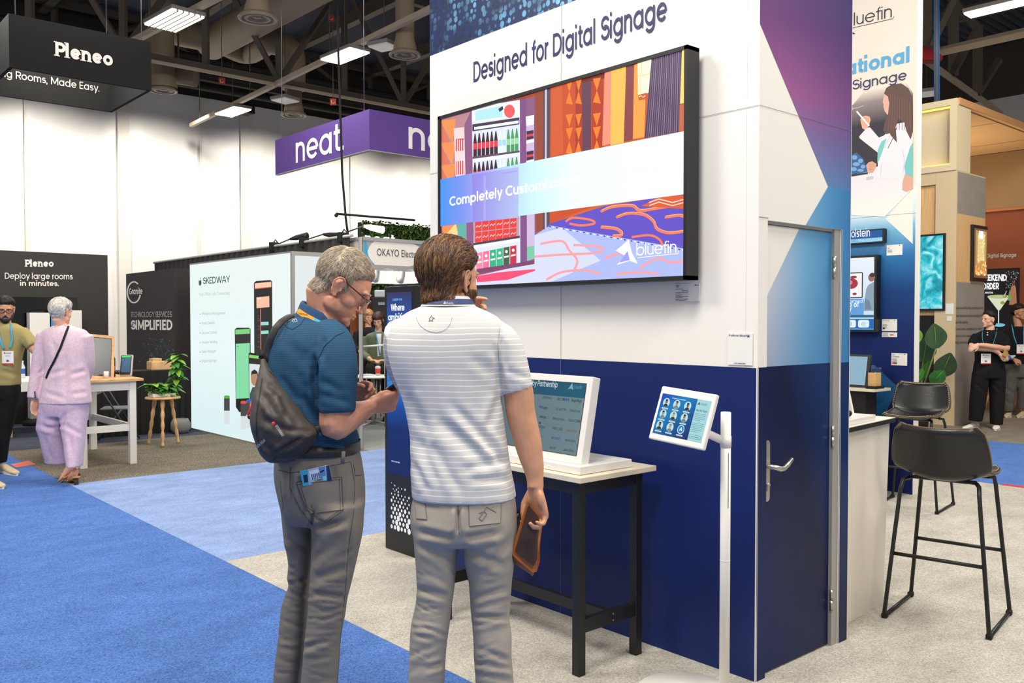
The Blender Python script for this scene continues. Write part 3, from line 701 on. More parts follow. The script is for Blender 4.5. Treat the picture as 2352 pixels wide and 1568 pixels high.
 for s_ in([(590,1255),(700,1240),(740,1290),(780,1340),(760,1400)],[(760,1260),(900,1270),(880,1300),(700,1310),(560,1320)],[(620,1440),(700,1400),(820,1390),(900,1410)],[(1100,1380),(1190,1330),(1260,1350),(1336,1340)],[(920,1330),(1000,1300)],[(980,1410),(1100,1400),(1200,1410)]):a.curve(s_,12,c(252,166,170,1.02))
 a.p([(262,1420),(380,1400),(560,1384),(566,1392),(420,1440),(262,1452)],c(248,70,110));a.p([(262,1384),(560,1340),(560,1358),(262,1410)],c(120,60,100))
 for k in range(40):x=636+k*17.5;y=1162+k*3.1;a.p([(x,y),(x+9,y+1.5),(x+9,y+7),(x,y+5.5)],c(240,240,250)if k%2 else c(30,40,80))
# banner with its gradient, then the caption
 band=ramp_mat('screen_banner',f(70,1040),f(1338,840),[(0,(64,150,246)),(0.12,(120,150,240)),(0.22,(172,166,244)),(0.33,(178,214,250)),(0.45,(206,244,252)),(0.62,(240,255,255)),(1,(250,255,255))],emit=1.05)
 a.p([(67,926),(1338,675),(1338,999),(68,1166)],band)
 a.p([(240,900),(480,860),(478,1120),(244,1144)],ramp_mat('screen_banner_tint',f(240,1000),f(480,1000),[(0,(150,140,236)),(1,(186,198,248))],emit=1.0))
 a.p([(300,905),(310,903),(310,1130),(300,1132)],c(170,160,240));a.p([(380,892),(470,878),(470,884),(380,898)],c(160,150,236))
# white fin logo with its underline, part of the displayed picture
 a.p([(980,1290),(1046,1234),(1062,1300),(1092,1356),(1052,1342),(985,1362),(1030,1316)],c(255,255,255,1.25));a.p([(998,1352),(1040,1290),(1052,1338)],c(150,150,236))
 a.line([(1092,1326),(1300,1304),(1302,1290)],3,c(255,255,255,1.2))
 o=a.build('screen',tv)
 M_t=c(255,255,255,1.3)
 txt_px(tv,'Completely Customizable',(128,1062),(800,945),48,f,Z,M_t,weight=0.12,name='lettering',lift=0.0155)
 txt_px(tv,'LED Screens',(818,945),(1222,882),48,f,Z,c(246,253,255,1.0),weight=0.12,name='lettering',lift=0.0155)
 txt_px(tv,'bluefin',(1090,1316),(1296,1300),60,f,Z,M_t,weight=0.065,name='lettering',lift=0.0155)
tv_picture()
# ================================================================== BOOTH FURNITURE
def bar_table():
 t=thing('standing_table','tall black framed table with pale top against the navy wall, carrying the white partner display','table',(2.93,3.17,0))
 x0,x1,y0,y1,zt=2.70,3.205,2.64,3.71,0.876
 MB().box((x0,y0,zt-.024),(x1,y1,zt),0.002).build('table_top',M_cream,t)
 fx0,fx1,fy0,fy1=x0+.03,x1-.10,y0+.035,y1-.035;w=.042
 for(x,y)in((fx0,fy0),(fx1,fy0),(fx0,fy1-w),(fx1,fy1-w)):
  MB().box((x,y,0.001),(x+w,y+w,zt-.024),.002).build('leg',M_black,t)
 for x in(fx0+.004,fx1+.004):MB().box((x,fy0+w,zt-.082),(x+w-.008,fy1-w,zt-.024),.001).build('apron',M_black,t)
 for y in(fy0+.004,fy1-w+.004):MB().box((fx0+w,y,zt-.082),(fx1,y+w-.008,zt-.024),.001).build('apron',M_black,t)
 for y in(fy0+.004,fy1-w+.004):MB().box((fx0+w,y,.185),(fx1,y+w-.012,.245),.001).build('side_rail',M_black,t)
 xm=(fx0+fx1)/2+.02
 MB().box((xm,fy0+.03,.19),(xm+.03,fy1-.03,.24),.001).build('stretcher',M_black,t)
 for k in(-1,1):MB().cyl((xm+.015,fy0+.0035,.215+k*.014),.004,.003,10,(0,-1,0)).build('bolt',M_steel,t)
bar_table()
def partner_display():
 t=thing('tabletop_display','white framed touch display of partner names on a flat base, on the black framed table','display',(2.95,3.1,0.877))
 z0=0.8775
 MB().box((2.745,2.685,z0),(3.085,3.62,z0+.036),.003).build('base',M_wplas,t)
 o=Vector((2.785,2.72,z0+.0365));up=Vector((.078,0,.385));H=up.length;u=up.normalized();rt=Vector((0,-1,0));nr=rt.cross(u);wd=.80
 o=o+Vector((0,wd,0))
 R3=Matrix((rt,u,nr)).transposed()
 MB().obox(o+rt*wd/2+u*H/2-nr*.026,(wd,H,.05),R3,.004).build('housing',M_wplas,t)
 f=lambda a,b:o+rt*a+u*b
 fr=.032;a=Art(f,nr,base=.0009)
 a.r(fr,fr+.004,wd-fr,H-fr,M_blackm);a.r(fr+.003,fr+.006,wd-fr-.003,H-fr-.003,ramp_mat('screen_grey_teal',f(.1,.1),f(.8,.3),[(0,(84,106,110)),(1,(108,134,142))],rough=.12,emit=.95))
 a.r(fr+.003,H-fr-.068,wd-fr-.003,H-fr-.003,ramp_mat('screen_title_bar',f(.1,.2),f(.8,.2),[(0,(20,60,84)),(1,(16,92,120))],rough=.12,emit=.95))
# little emblems beside names
 c=lambda*k:col(k,.2,.9)
 ink=c(38,52,60);blu=c(44,84,150);red=c(140,60,68)
 def L(s,x,y,w,h,m,wt=.11):letters(t,s,f(x,y),f(x+w,y),u,m,h,wt,lift=.0022,name='screen_text')
 L('Displays Powered by Partnership',.19,H-.062,.40,.027,c(196,212,216),.11)
 L('bluefin',.695,H-.060,.052,.018,c(92,140,160),.09)
 a.p([(.655,H-.066),(.678,H-.034),(.690,H-.066),(.672,H-.060)],c(128,172,188))
 rows=[(['22MILES','42','APPSPACE','BLUE','BrightSign'],.274),(['evexi','ergonomic','Fugo','iCartTX','intuiface'],.228),(['MEDIA','MULTITACTION','Mvix','nanonation','NAVORI'],.183),(['ae','OptiSigns','PIXI LAB','peerless'],.138),(['signageOS','SignMetrix','SKYKIT','spectrio'],.094),(['NEC','trueboard','ucd','zynchro'],.050)]
 for names,y in rows:
  y=y*1.0;xs=[.275,.39,.50,.60,.69]if len(names)==5 else[.37,.48,.595,.685]
  for s,x in zip(names,xs):
   m=red if s in('peerless','trueboard')else blu if s in('SKYKIT','SignMetrix','ergonomic')else ink
   w=min(.058,.0095*len(s))+.006
   L(s,x,y,w,.0125,m,.13 if s in('Fugo','Mvix','SKYKIT','BrightSign','22MILES')else .09)
 for(x,y,k)in((.383,.230,blu),(.490,.230,blu),(.42,.201,red),(.592,.184,blu),(.757,.184,red),(.505,.155,ink),(.472,.050,red),(.640,.275,blu),(.654,.275,blu),(.668,.275,blu)):a.rr(x-.006,y,x+.006,y+.011,.002,k)
 for xx in(.366,.352):a.e(xx,.144,.006,.006,ink)
 a.build('screen',t)
 a=Art(lambda x,y:Vector((x,y,z0+.036)),(0,0,1),base=.0006);a.r(2.90,2.72,3.05,2.80,mat('label_white',(232,230,226),.5))
 for k in range(4):a.line([(2.91+k*.018,2.73),(2.91+k*.018,2.79-(k%2)*.02)],.004,M_ink)
 a.build('base_label',t)
partner_display()
def tablet_stand():
 t=thing('tablet_stand','white floor stand with a tilted team touch tablet in front of the closet corner','kiosk',(2.95,2.23,0))
 px,py=2.985,2.104
 MB().lathe([(0,.0),(.205,.0),(.207,.006),(.204,.012),(.05,.014),(0,.014)],(2.945,2.262,.001),48).build('base_plate',M_wplas,t)
 MB().cyl((px,py,.014),.0205,1.166,28).lathe([(.0205,1.178),(.019,1.182),(0,1.183)],(px,py,0),28).cyl((px,py,.582),.0209,.003,28).build('pole',M_wplas,t)
 a=Art(lambda x,z:Vector((x,py-.0206,z)),(0,-1,0));a.r(px-.012,.80,px-.009,1.02,M_blackm);a.build('cable_slot',t)
 TL,TR,BR,BL=on(1526,888,x=2.885),on(1651,905,x=2.885),on(1610,1034,x=2.815),on(1483,1003,x=2.815)
 ctr=(TL+TR+BR+BL)/4;rt=Vector((0,-1,0));u=((TL+TR)/2-(BL+BR)/2);H=u.length;u.normalize();nr=rt.cross(u);wd=((TR-TL).length+(BR-BL).length)/2
 rt2=((TR-TL).normalized()+(BR-BL).normalized()).normalized();u=(u-rt2*u.dot(rt2)).normalized();nr=rt2.cross(u)
 R3=Matrix((rt2,u,nr)).transposed()
 h=MB().obox(ctr-nr*.011,(wd,H,.022),R3,.006).build('tablet',M_wplas,t)
 j=ctr-nr*.02-u*.02
 MB().tube([j,Vector((px,py,1.062))+Vector((-.0,0,0))],.0165,20).cyl((px,py,1.04),.0225,.045,24).build('arm',M_wplas,t)
 o=ctr-rt2*wd/2-u*H/2;f=lambda x,y:o+rt2*(x*wd)+u*(y*H)
 a=Art(f,nr,base=.0008);c=lambda r,g,b,e=.95:col((r,g,b),.2,e)
 a.r(.055,.115,.70,.865,ramp_mat('screen_team_blue',f(.1,.85),f(.65,.12),[(0,(20,70,190)),(.35,(0,128,196)),(.7,(0,84,150)),(1,(14,40,116))],rough=.15,emit=.95))
 a.r(.70,.115,.945,.865,c(166,218,222))
 a.r(.25,.80,.50,.812,c(200,230,240))
 cells=[(x,y)for y in(.705,.49,.275)for x in(.165,.36,.56)]
 sk=[c(120,100,92),c(170,140,124),c(110,92,84),c(176,150,136),c(196,180,150),c(150,116,96),c(120,92,78),c(190,170,150),c(20,116,176)]
 for i,(x,y)in enumerate(cells):
  x+=(0.705-y)*-.02
  a.e(x,y,.062,.085,c(190,230,234));
  if i==8:
   a.e(x,y,.05,.068,c(30,126,184));a.p([(x-.03,y-.03),(x+.004,y+.05),(x+.03,y-.03),(x,y-.012)],c(220,240,246))
  else:
   a.p([(x-.042,y-.066),(x-.03,y-.03),(x,y-.018),(x+.03,y-.03),(x+.042,y-.066),(x,y-.083)],c(*((26,34,46)if i%2==0 else(120,130,138))))
   a.e(x,y+.016,.021,.036,sk[i]);a.e(x,y+.046,.023,.017,c(36,30,30)if i not in(4,7)else c(150,130,90))
  a.rr(x-.06,y-.122,x+.06,y-.096,.012,c(206,236,240));a.r(x-.035,y-.112,x+.035,y-.106,c(90,110,130))
 for k,y in enumerate((.605,.575,.545,.515,.485,.43,.40,.37,.34,.31,.28)):a.r(.725,y,.725+(.19 if k not in(4,10)else .12),y+.008,c(90,150,166))
 a.rr(.72,.155,.93,.225,.03,c(60,110,136));a.rr(.725,.160,.925,.220,.028,c(166,218,222));a.r(.75,.185,.90,.194,c(60,110,136))
 a.p([(.72,.755),(.755,.82),(.775,.755),(.752,.775)],c(30,74,110));
 a.build('screen',h)
 letters(h,'bluefin',f(.785,.765),f(.90,.765),u,c(60,120,146),.010,.08,lift=.005,name='screen_text')
 letters(h,'Meet the Team',f(.725,.645),f(.925,.645),u,c(40,84,112),.0095,.1,lift=.005,name='screen_text')
tablet_stand()
M_card=mat('card_white',(238,236,230),.5)
def placard(label,pts,plane,nrm,lines,logo=True,mt=M_ink):
 """a small printed card stuck to a wall. pts = photo corners (left, top, right, bottom); lines = (text, u0, v, u1, height share)"""
 (l,tp,r,b)=pts;kw=plane
 A,B=on(l,(tp+b)/2,**kw),on(r,(tp+b)/2,**kw);w=(B-A).length;h=abs(on(l,tp,**kw).z-on(l,b,**kw).z)
 ux=(B-A).normalized();o=Vector((A.x,A.y,on((l+r)/2,b,**kw).z));n=Vector(nrm)
 ux=Vector((ux.x,ux.y,0)).normalized()
 t=thing('wall_card',label,'sign',o,0,None)
 M3=Matrix((ux,Z,n)).transposed()
 MB().obox(o+ux*w/2+Z*h/2+n*.0035,(w,h,.003),M3).build('card',M_card,t)
 f=lambda a,b:o+ux*(a*w)+Z*(b*h)+n*.005
 for s,u0,v,u1,hs in lines:
  letters(t,s,f(u0,v),f(u1,v),Z,mt,hs*h,.1,lift=.0006)
 a=Art(f,n,base=.0006);a.p([(.78,.86),(.84,.96),(.88,.86),(.83,.89)],mt)
 return t,a
t,a=placard('small white placard under the corner of the huge screen',(1551,652,1608,692),dict(x=XA),(-1,0,0),[('75"',.04,.80,.2,.13),('Premium',.3,.58,.56,.07),('Large Format',.04,.47,.56,.07),('Project',.04,.34,.3,.07),('Features',.04,.2,.34,.06),('bluefin',.86,.87,.98,.06)],0)
for k,(v,w)in enumerate(((.70,.3),(.27,.52),(.12,.52),(.06,.46))):a.r(.04,v,.04+w,v+.03,mat('fine_print',(120,124,150),.5))
a.build('fine_print',t)
t,a=placard('white square sticker on the white wall corner just above the navy band',(1673,766,1730,838),dict(x=XA),(-1,0,0),[('Follow Bluefin',.05,.9,.9,.06),('ON LINKEDIN',.25,.03,.72,.045)])
a.build('fine_print',t)
for lab,pts,ln in(('white card beside the digital nameplate on the blue wall',(2037,562,2073,586),[('21.5',.06,.62,.2,.14)]),('white card at the lower corner of the portrait screen',(2026,733,2061,760),[('32" Portrait',.05,.84,.5,.1)]),('narrow white card with red word under the portrait screen card',(2026,763,2061,774),[]),('lowest white card on the navy wall near its white end',(2048,811,2084,839),[('21.5"',.06,.8,.24,.12),('Countertop',.06,.66,.5,.1)])):
 t,a=placard(lab,pts,dict(x=XC),(-1,0,0),ln)
 fp=mat('fine_print2',(96,98,108),.5)
 if 'narrow' in lab:
  for v in(.62,.4,.2):a.r(.06,v,.42,v+.08,fp)
  a.r(.54,.36,.78,.6,mat('print_red',(206,66,56),.5))
 else:
  for v in(.5,.4,.3):a.r(.06,v,.36,v+.04,fp)
  if 'lowest' in lab:a.r(.06,.1,.2,.26,mat('print_red',(206,66,56),.5));a.r(.2,.1,.36,.26,fp)
  elif 'lower' in lab:a.r(.06,.16,.22,.28,M_ink)
 a.build('fine_print',t)
def tower_kiosk():
 t=thing('poster_kiosk','slim black kiosk with blue screen reading Where ambition has room','kiosk',(3.44,4.90,0))
 x0,x1,y0,y1,zt=3.31,3.40,4.735,5.085,1.775
 MB().box((x0,y0,.002),(x1,y1,zt),.004).box((x1,y0+.01,.002),(x1+.12,y1+.03,zt+.02),.004).build('cabinet',M_black,t)
 f=lambda y,z:Vector((x0,y,z));a=Art(f,(-1,0,0),base=.0012)
 a.r(5.055,.52,4.765,1.735,ramp_mat('screen_ambition',f(4.9,1.73),f(4.9,.52),[(0,(44,50,100)),(.12,(30,76,160)),(.3,(40,96,190)),(.5,(60,130,214)),(.62,(24,74,160)),(.75,(10,40,104)),(1,(10,32,88))],rough=.15,emit=.95))
 lm=col((24,60,130),.2,.9)
 for k in range(6):a.line([(5.05,1.66-k*.1-(k>2)*.02),(4.91,1.60-k*.085),(4.77,1.66-k*.1)],.0025,lm)
 for k in range(5):a.line([(5.02-k*.055,1.7),(5.03-k*.06,1.0)],.002,lm)
 a.build('screen',t)
 E=lambda*k:col(k,.2,1.2)
 for s,y0_,y1_,z,h,m in(('CAREERS 2026',4.985,4.865,1.60,.014,E(90,170,240)),('Where',5.0,4.84,1.532,.045,E(240,248,255)),('ambition',5.035,4.80,1.468,.045,E(240,248,255)),('has',4.975,4.88,1.398,.045,E(110,196,255)),('room',4.995,4.845,1.334,.045,E(110,196,255)),('ROOMS FOR EVERYONE'[0:5],5.0,4.90,.60,.01,E(170,190,220))):
  z+=.08 if z>1 else 0;letters(t,s,(x0,y0_,z),(x0,y1_,z),Z,m,h,.13,lift=.0045,name='screen_text')
# speaker holes: a triangle of growing white dots
 mb=MB();gl=mat('white_dot',(240,240,240),.5,emit=.9);mb.use(gl)
 rows=[(.376,[5.005],.004),(.363,[4.965],.005),(.352,[4.925,4.885,4.845],.006),(.338,[4.985,4.945],.005),(.326,[4.965,4.925],.006),(.304,[5.005,4.965,4.925,4.885,4.845,4.80],.007),(.282,[4.985,4.945,4.905,4.865,4.82],.007),(.258,[5.005,4.965,4.925,4.885,4.845,4.80],.009),(.232,[4.985,4.945,4.905,4.865,4.82],.010),(.206,[5.005,4.965,4.925,4.885,4.845,4.80],.012),(.178,[4.985,4.945,4.905,4.865,4.82],.013),(.148,[5.005,4.965,4.925,4.885,4.845,4.80],.015),(.116,[4.985,4.945,4.905,4.865,4.82],.015),(.082,[5.005,4.965,4.925,4.885,4.845,4.80],.016)]
 for z,ys,r in rows:
  for i,y in enumerate(ys):
   rr=r*(1.15 if(i*7+int(z*1000))%3==0 else .8)
   mb.poly([(x0-.0015,y+rr*math.cos(2*PI*k/14),z+.08+rr*1.12*math.sin(2*PI*k/14))for k in range(14)])
 mb.build('dot_print',None,t)
tower_kiosk()
# ---- counter by the closet, with its grey touch display
M_marble=mat('counter_marble',(232,224,210),.4,vary=(1.4,.05,(6,6,.8)))
def counter():
 t=thing('counter','white marbled counter with black edged top standing beside the closet','counter',(4.45,2.6,0))
 zt=1.012
 mb=MB();y0,y1=2.235,2.95
 lo=[(4.07,y0,0),(4.722,y0+.06,0),(4.722,y1,0),(4.07,y1,0)];hi=[(4.07,y0,zt-.025),(4.78,y0+.06,zt-.025),(4.78,y1,zt-.025),(4.07,y1,zt-.025)]
 mb.rings([lo,hi],True,False).build('cabinet',M_marble,t)
 MB().poly([(4.07,y0-.03,zt-.025),(4.82,y0+.045,zt-.025),(4.82,y1+.02,zt-.025),(4.07,y1+.02,zt-.025)],.023,(0,0,1)).build('edge_band',M_blackm,t)
 MB().poly([(4.07,y0-.028,zt-.002),(4.818,y0+.046,zt-.002),(4.818,y1+.018,zt-.002),(4.07,y1+.018,zt-.002)],.003,(0,0,1)).build('counter_top',M_marble,t)
counter()
def counter_display():
 t=thing('countertop_display','white touch display with switched off grey screen on the marbled counter','display',(4.35,2.4,1.0135))
 z0=1.0135
 R0=Matrix.Rotation(.10,3,'Z');ex=R0@Vector((1,0,0));ey=R0@Vector((0,1,0))
 c0=Vector((4.60,2.285,z0))
 M3=Matrix((ex,ey,Z)).transposed()
 b=MB().obox(c0-ex*.245+ey*.15+Z*.015,(.49,.30,.03),M3,.003).build('base',M_wplas,t)
 pr=on(2011,944,y=2.385);pt=on(1989,779,y=2.47)
 u=(Vector((0,.09,pt.z-pr.z)));H=u.length;u.normalize();rt=ex;nr=-ey*1.0;nr=(rt.cross(u)).normalized();wd=.47
 o=Vector((c0.x-.015-wd*ex.x,c0.y+.11-wd*ex.y,z0+.0305))
 R3=Matrix((rt,u,nr)).transposed()
 MB().obox(o+rt*wd/2+u*H/2-nr*.02,(wd,H,.036),R3,.004).build('housing',M_wplas,t)
 f=lambda x,y:o+rt*x+u*y-nr*.002
 a=Art(f,nr,base=.001);a.r(.03,.012,wd-.03,H-.03,mat('screen_off_grey',(196,190,182),.25));a.build('screen',t)
 tag(MB().box((4.60,2.42,z0),(4.72,2.455,z0+.012),.004).build('remote_control',M_blackm),'small black remote control on the counter beside the grey screen','remote control')
 tag(MB().sphere((4.36,2.315,z0+.05),.02,8,(1.3,.9,.9)).build('camera_puck',M_blackm),'little black device on the white display base','gadget')
counter_display()
# ---- bar stools
M_leather=mat('black_leather',(24,23,23),.34,bump=(60,.06),spec=.6)
M_stitch=mat('cream_stitching',(196,180,140),.8)
M_edge=mat('worn_leather_edge',(112,88,54),.6)
def stool(loc,rz,label):
 t=thing('bar_stool',label,'stool',loc,rz,None)
 def L(nm,mb,m,par=None):return mb.build(nm,m,par or t,local=True)
# shell: profile from the front of the seat, along the seat, curving up the back; x forward
 N,K=16,22;prof=[]
 for i in range(N+1):
  s=i/N
  if s<.42:q=s/.42;x=.23-q*.36;z=.762-.022*math.sin(q*PI*.9);w=.20+.015*math.sin(q*PI)
  elif s<.62:q=(s-.42)/.2;an=q*PI*.42;x=-.13-.085*math.sin(an);z=.755+.085*(1-math.cos(an))-.008;w=.215+.018*q
  else:q=(s-.62)/.38;x=-.208-.055*q;z=.807+.205*q;w=.233-.035*q**2
  prof.append((x,z,w))
 def shell(off):
  rs=[]
  for i,(x,z,w)in enumerate(prof):
   x2,z2,_=prof[min(i+1,N)];x1,z1,_=prof[max(i-1,0)];tx,tz=x2-x1,z2-z1;l=math.hypot(tx,tz);nx,nz=tz/l,-tx/l
   r=[]
   for k in range(K+1):
    v=-1+2*k/K;b=abs(v)**2.2*(.055 if i>5 else .02+.03*i/6)
    cut=1-.10*(abs(v)>.86)*(i==N or i==0)
    r.append(Vector((x-nx*-b*1+nx*off*-1*-1+nx*0,v*w*cut,z+nz*-1*-b*-1*-1+nz*off)))
   rs.append(r)
  return rs
 A,B=shell(0),shell(-.016)
 mb=MB()
 mb.rings(A,False,True,False);mb.rings(B,False,True,False)
 def strip(a,b):
  for i in range(len(a)-1):
   try:mb.rings([[a[i],a[i+1]],[b[i],b[i+1]]],False,False,False)
   except ValueError:pass
 strip(A[0],B[0]);strip(A[-1],B[-1]);strip([r[0]for r in A],[r[0]for r in B]);strip([r[-1]for r in A],[r[-1]for r in B])
 bmesh.ops.remove_doubles(mb.bm,verts=mb.bm.verts[:],dist=.0004)
 sh=L('seat_shell',mb,M_leather)
 edge=[A[i][0]for i in range(N+1)]+A[N][1:-1]+[A[i][K]for i in range(N,-1,-1)]+A[0][-2:0:-1]
 eb=[B[i][0]for i in range(N+1)]+B[N][1:-1]+[B[i][K]for i in range(N,-1,-1)]+B[0][-2:0:-1]
 mid=[(p+q)/2 for p,q in zip(edge,eb)]
 L('piping',MB().tube(mid,.0046,6,False,closed=True),M_edge,sh)
 st=MB()
 for lst,ins in((edge,.004),(eb,-.004)):
  for a_,b_ in zip(lst,lst[1:]+lst[:1]):
   for k in range(2):
    p=a_.lerp(b_,.25+.5*k);c0=Vector((-.05,0,.84));d=(c0-p).normalized()*.010
    q=p+d;tn=(b_-a_).normalized()*.0045;st.tube([q-tn,q+tn],.0022,4)
 L('stitching',st,M_stitch,sh)
 r=.0105;zs=.735
 for s in(-1,1):
  y=s*.175;yb=s*.245
  L('leg',MB().tube([(.12,y*.9,zs),(.165,y*1.02,zs-.005),(.185,y*1.05,zs-.05),(.238,yb,.03),(.236,yb,.014),(.22,yb,.0115)],r,10),M_black)
  L('leg',MB().tube([(-.12,y*.9,zs-.005),(-.165,y*1.02,zs-.012),(-.19,y*1.06,zs-.06),(-.238,yb,.03),(-.236,yb,.014),(-.22,yb,.0115)],r,10),M_black)
  L('floor_runner',MB().tube([(-.225,yb,.0115),(.225,yb,.0115)],r*.98,10),M_black)
  for x in(-.23,.23):L('foot_cap',MB().box((x-.02,yb-.014,.001),(x+.02,yb+.014,.026),.005),M_blackm)
 for x,z in((.212,.34),(-.212,.34)):
  w=.175*1.05+(.245-.175*1.05)*(.685-z)/.655
  L('foot_rail',MB().tube([(x,-w,z),(x,w,z)],r*.9,10),M_black)
 for x in(.12,-.12):L('seat_bar',MB().tube([(x,-.158,zs),(x,.158,zs)],r,8),M_black)
 return t
stool((4.755,1.965,0),math.radians(9),'nearer black leather bar stool with its back turned, beside the marbled counter')
stool((7.40,3.34,0),math.radians(188),'farther black leather bar stool facing out, beneath the navy wall cards')
# ---- things on and by the second display wall
def flat_screen(name,label,cat,pl,px,depth,fr,nrm=(-1,0,0),mbez=None):
 """a framed flat screen hung on a wall plane; px = (left, top, right, bottom) in the photo; returns thing and the picture function"""
 kw=pl;l,tp,r,b=px
 A,B=on(l,tp,**kw),on(r,b,**kw);ax=list(kw)[0]
 T=on((l+r)/2,tp,**kw).z;Bo=on((l+r)/2,b,**kw).z;n=Vector(nrm)
 ux=Vector((B.x-A.x,B.y-A.y,0));w=ux.length;ux.normalize();o=Vector((A.x,A.y,Bo));h=T-Bo
 t=thing(name,label,cat,o);M3=Matrix((ux,Z,n)).transposed()
 MB().obox(o+ux*w/2+Z*h/2-n*(depth/2),(w,h,depth),M3,.003).build('bezel',mbez or M_black,t)
 f=lambda u,v:o+ux*(fr+u*(w-2*fr))+Z*(fr+v*(h-2*fr))
 return t,f,n,w,h,o,ux
E_=lambda r,g,b,e=1.0:col((r,g,b),.25,e)
t,f,n,w,h,o,ux=flat_screen('digital_nameplate','wide black framed nameplate screen with pale band on the blue wall','display',dict(x=XC-.06),(1900,529,2030,561),.058,.014)
a=Art(f,n,base=.0012);a.r(0,.34,1,1,E_(18,84,158));a.r(0,0,1,.34,E_(150,208,236));a.build('screen',t)
letters(t,'Holstein',f(.36,.5),f(.78,.5),Z,E_(245,250,255),.075,.09,lift=.003,name='screen_text');letters(t,'Sales',f(.40,.1),f(.56,.1),Z,E_(84,150,200),.03,.09,lift=.003,name='screen_text')
t,f,n,w,h,o,ux=flat_screen('portrait_screen','tall black framed screen of a tablet with fruit on the navy wall','display',dict(x=XC-.09),(1880,588,2012,762),.085,.022)
a=Art(f,n,base=.0012)
a.r(0,0,1,1,ramp_mat('screen_pale',f(.5,0),f(.5,1),[(0,(70,170,240)),(.2,(200,226,246)),(1,(236,242,250))],emit=1.0))
a.rr(.33,.44,.80,.80,.02,E_(40,44,52));a.r(.35,.455,.78,.785,E_(246,244,242));a.e(.58,.645,.13,.075,E_(168,40,62));a.e(.56,.66,.05,.03,E_(222,130,140));a.e(.63,.735,.06,.02,E_(150,46,60));a.e(.65,.50,.04,.018,E_(150,50,60));a.r(.40,.50,.52,.515,E_(190,190,190))
a.p([(.86,.56),(.90,.62),(1,.66),(1,.26),(.80,.26),(.84,.44)],E_(140,160,176));a.e(.955,.72,.06,.055,E_(150,104,86));a.e(.97,.755,.05,.03,E_(60,46,44));a.p([(.84,.44),(.92,.40),(.96,.28),(.84,.28)],E_(112,134,154))
a.r(0,.20,.82,.43,E_(96,156,220));a.r(0,.17,1,.205,E_(30,100,120));a.r(0,.015,1,.15,E_(20,104,178));a.rr(.50,.03,.68,.135,.03,E_(226,240,250));a.rr(.72,.03,.92,.135,.03,E_(226,240,250));a.r(.58,.05,.60,.11,E_(150,190,220));a.e(.82,.08,.05,.03,E_(196,218,236))
a.build('screen',t)
for s,u0,v,u1,hh in(('is informed',.40,.375,.80,.03),('step of',.40,.315,.74,.05),('Way',.40,.255,.60,.05),('health',.34,.215,.52,.014)):
 letters(t,s,f(u0,v),f(u1,v),Z,E_(244,250,255),hh,.13 if hh>.04 else .09,lift=.004,name='screen_text')
# small table with tablet, pen box
t=thing('side_table','small dark legged table with a cream top against the navy wall','table',(7.55,3.95,0))
MB().box((7.42,3.70,.925),(7.72,4.6,.95),.002).build('table_top',M_cream,t)
MB().box((7.46,3.80,.0),(7.66,4.5,.925)).build('pedestal',M_blackm,t)
t=thing('tablet','black framed tablet leaning on the small cream topped table','tablet',(7.52,3.95,.951))
MB().obox((7.54,3.98,1.10),(.02,.36,.29),Matrix.Rotation(.2,3,'Y'),.004).build('case',M_black,t)
a=Art(lambda y,z:Vector((7.53+(z-1.10)*.203-.001,y,z)),(-.98,0,.2),base=.002);a.r(4.14,.975,3.83,1.225,E_(150,190,214,.8));a.build('screen',t)
t=thing('pen_box','little wooden block box holding dark pens beside the tablet','box',(7.52,3.74,.951))
MB().box((7.44,3.70,.9515),(7.60,3.79,.972)).build('base',M_blackm,t)
MB().box((7.47,3.715,.972),(7.57,3.785,1.09),.003).build('block',wood_mat('block_wood',(206,158,92),(228,186,120),(2,2,14)),t)
for k,(dx,dy,ln)in enumerate(((0,.01,.05),(.03,-.015,.03),(-.03,-.005,.035))):
 MB().tube([(7.52+dx,3.75+dy,1.09),(7.525+dx*1.4,3.75+dy*1.6,1.09+ln)],.008,8).sphere((7.525+dx*1.4,3.75+dy*1.6,1.09+ln),.016,6).build('pen',mat('pen_navy',(40,60,100),.4),t)
# ================================================================== NEIGHBOURING BOOTHS, LEFT
M_char=mat('booth_charcoal',(46,43,40),.75)
M_txt=mat('text_cream',(226,220,212),.6)
M_drape=mat('black_drape',(20,19,19),.95)
M_wpaint=mat('white_paint',(228,224,216),.5)
M_oak=wood_mat('light_oak',(196,150,100),(222,180,130),(3,14,3))
M_green=mat('leaf_green',(64,128,44),.45,vary=(9,.35));M_green2=mat('leaf_dark_green',(58,84,50),.5,vary=(6,.3));M_green3=mat('leaf_bright',(126,176,56),.45,vary=(9,.25))
FM=None
def px_letters(parent,s,a,b,hpx,plane,m,lift=.004,**k):
 A,B=on(*a,**plane),on(*b,**plane);h=abs(on(a[0],a[1]-hpx,**plane).z-A.z)
 return letters(parent,s,A,B,Z,m,h,lift=lift,**k)
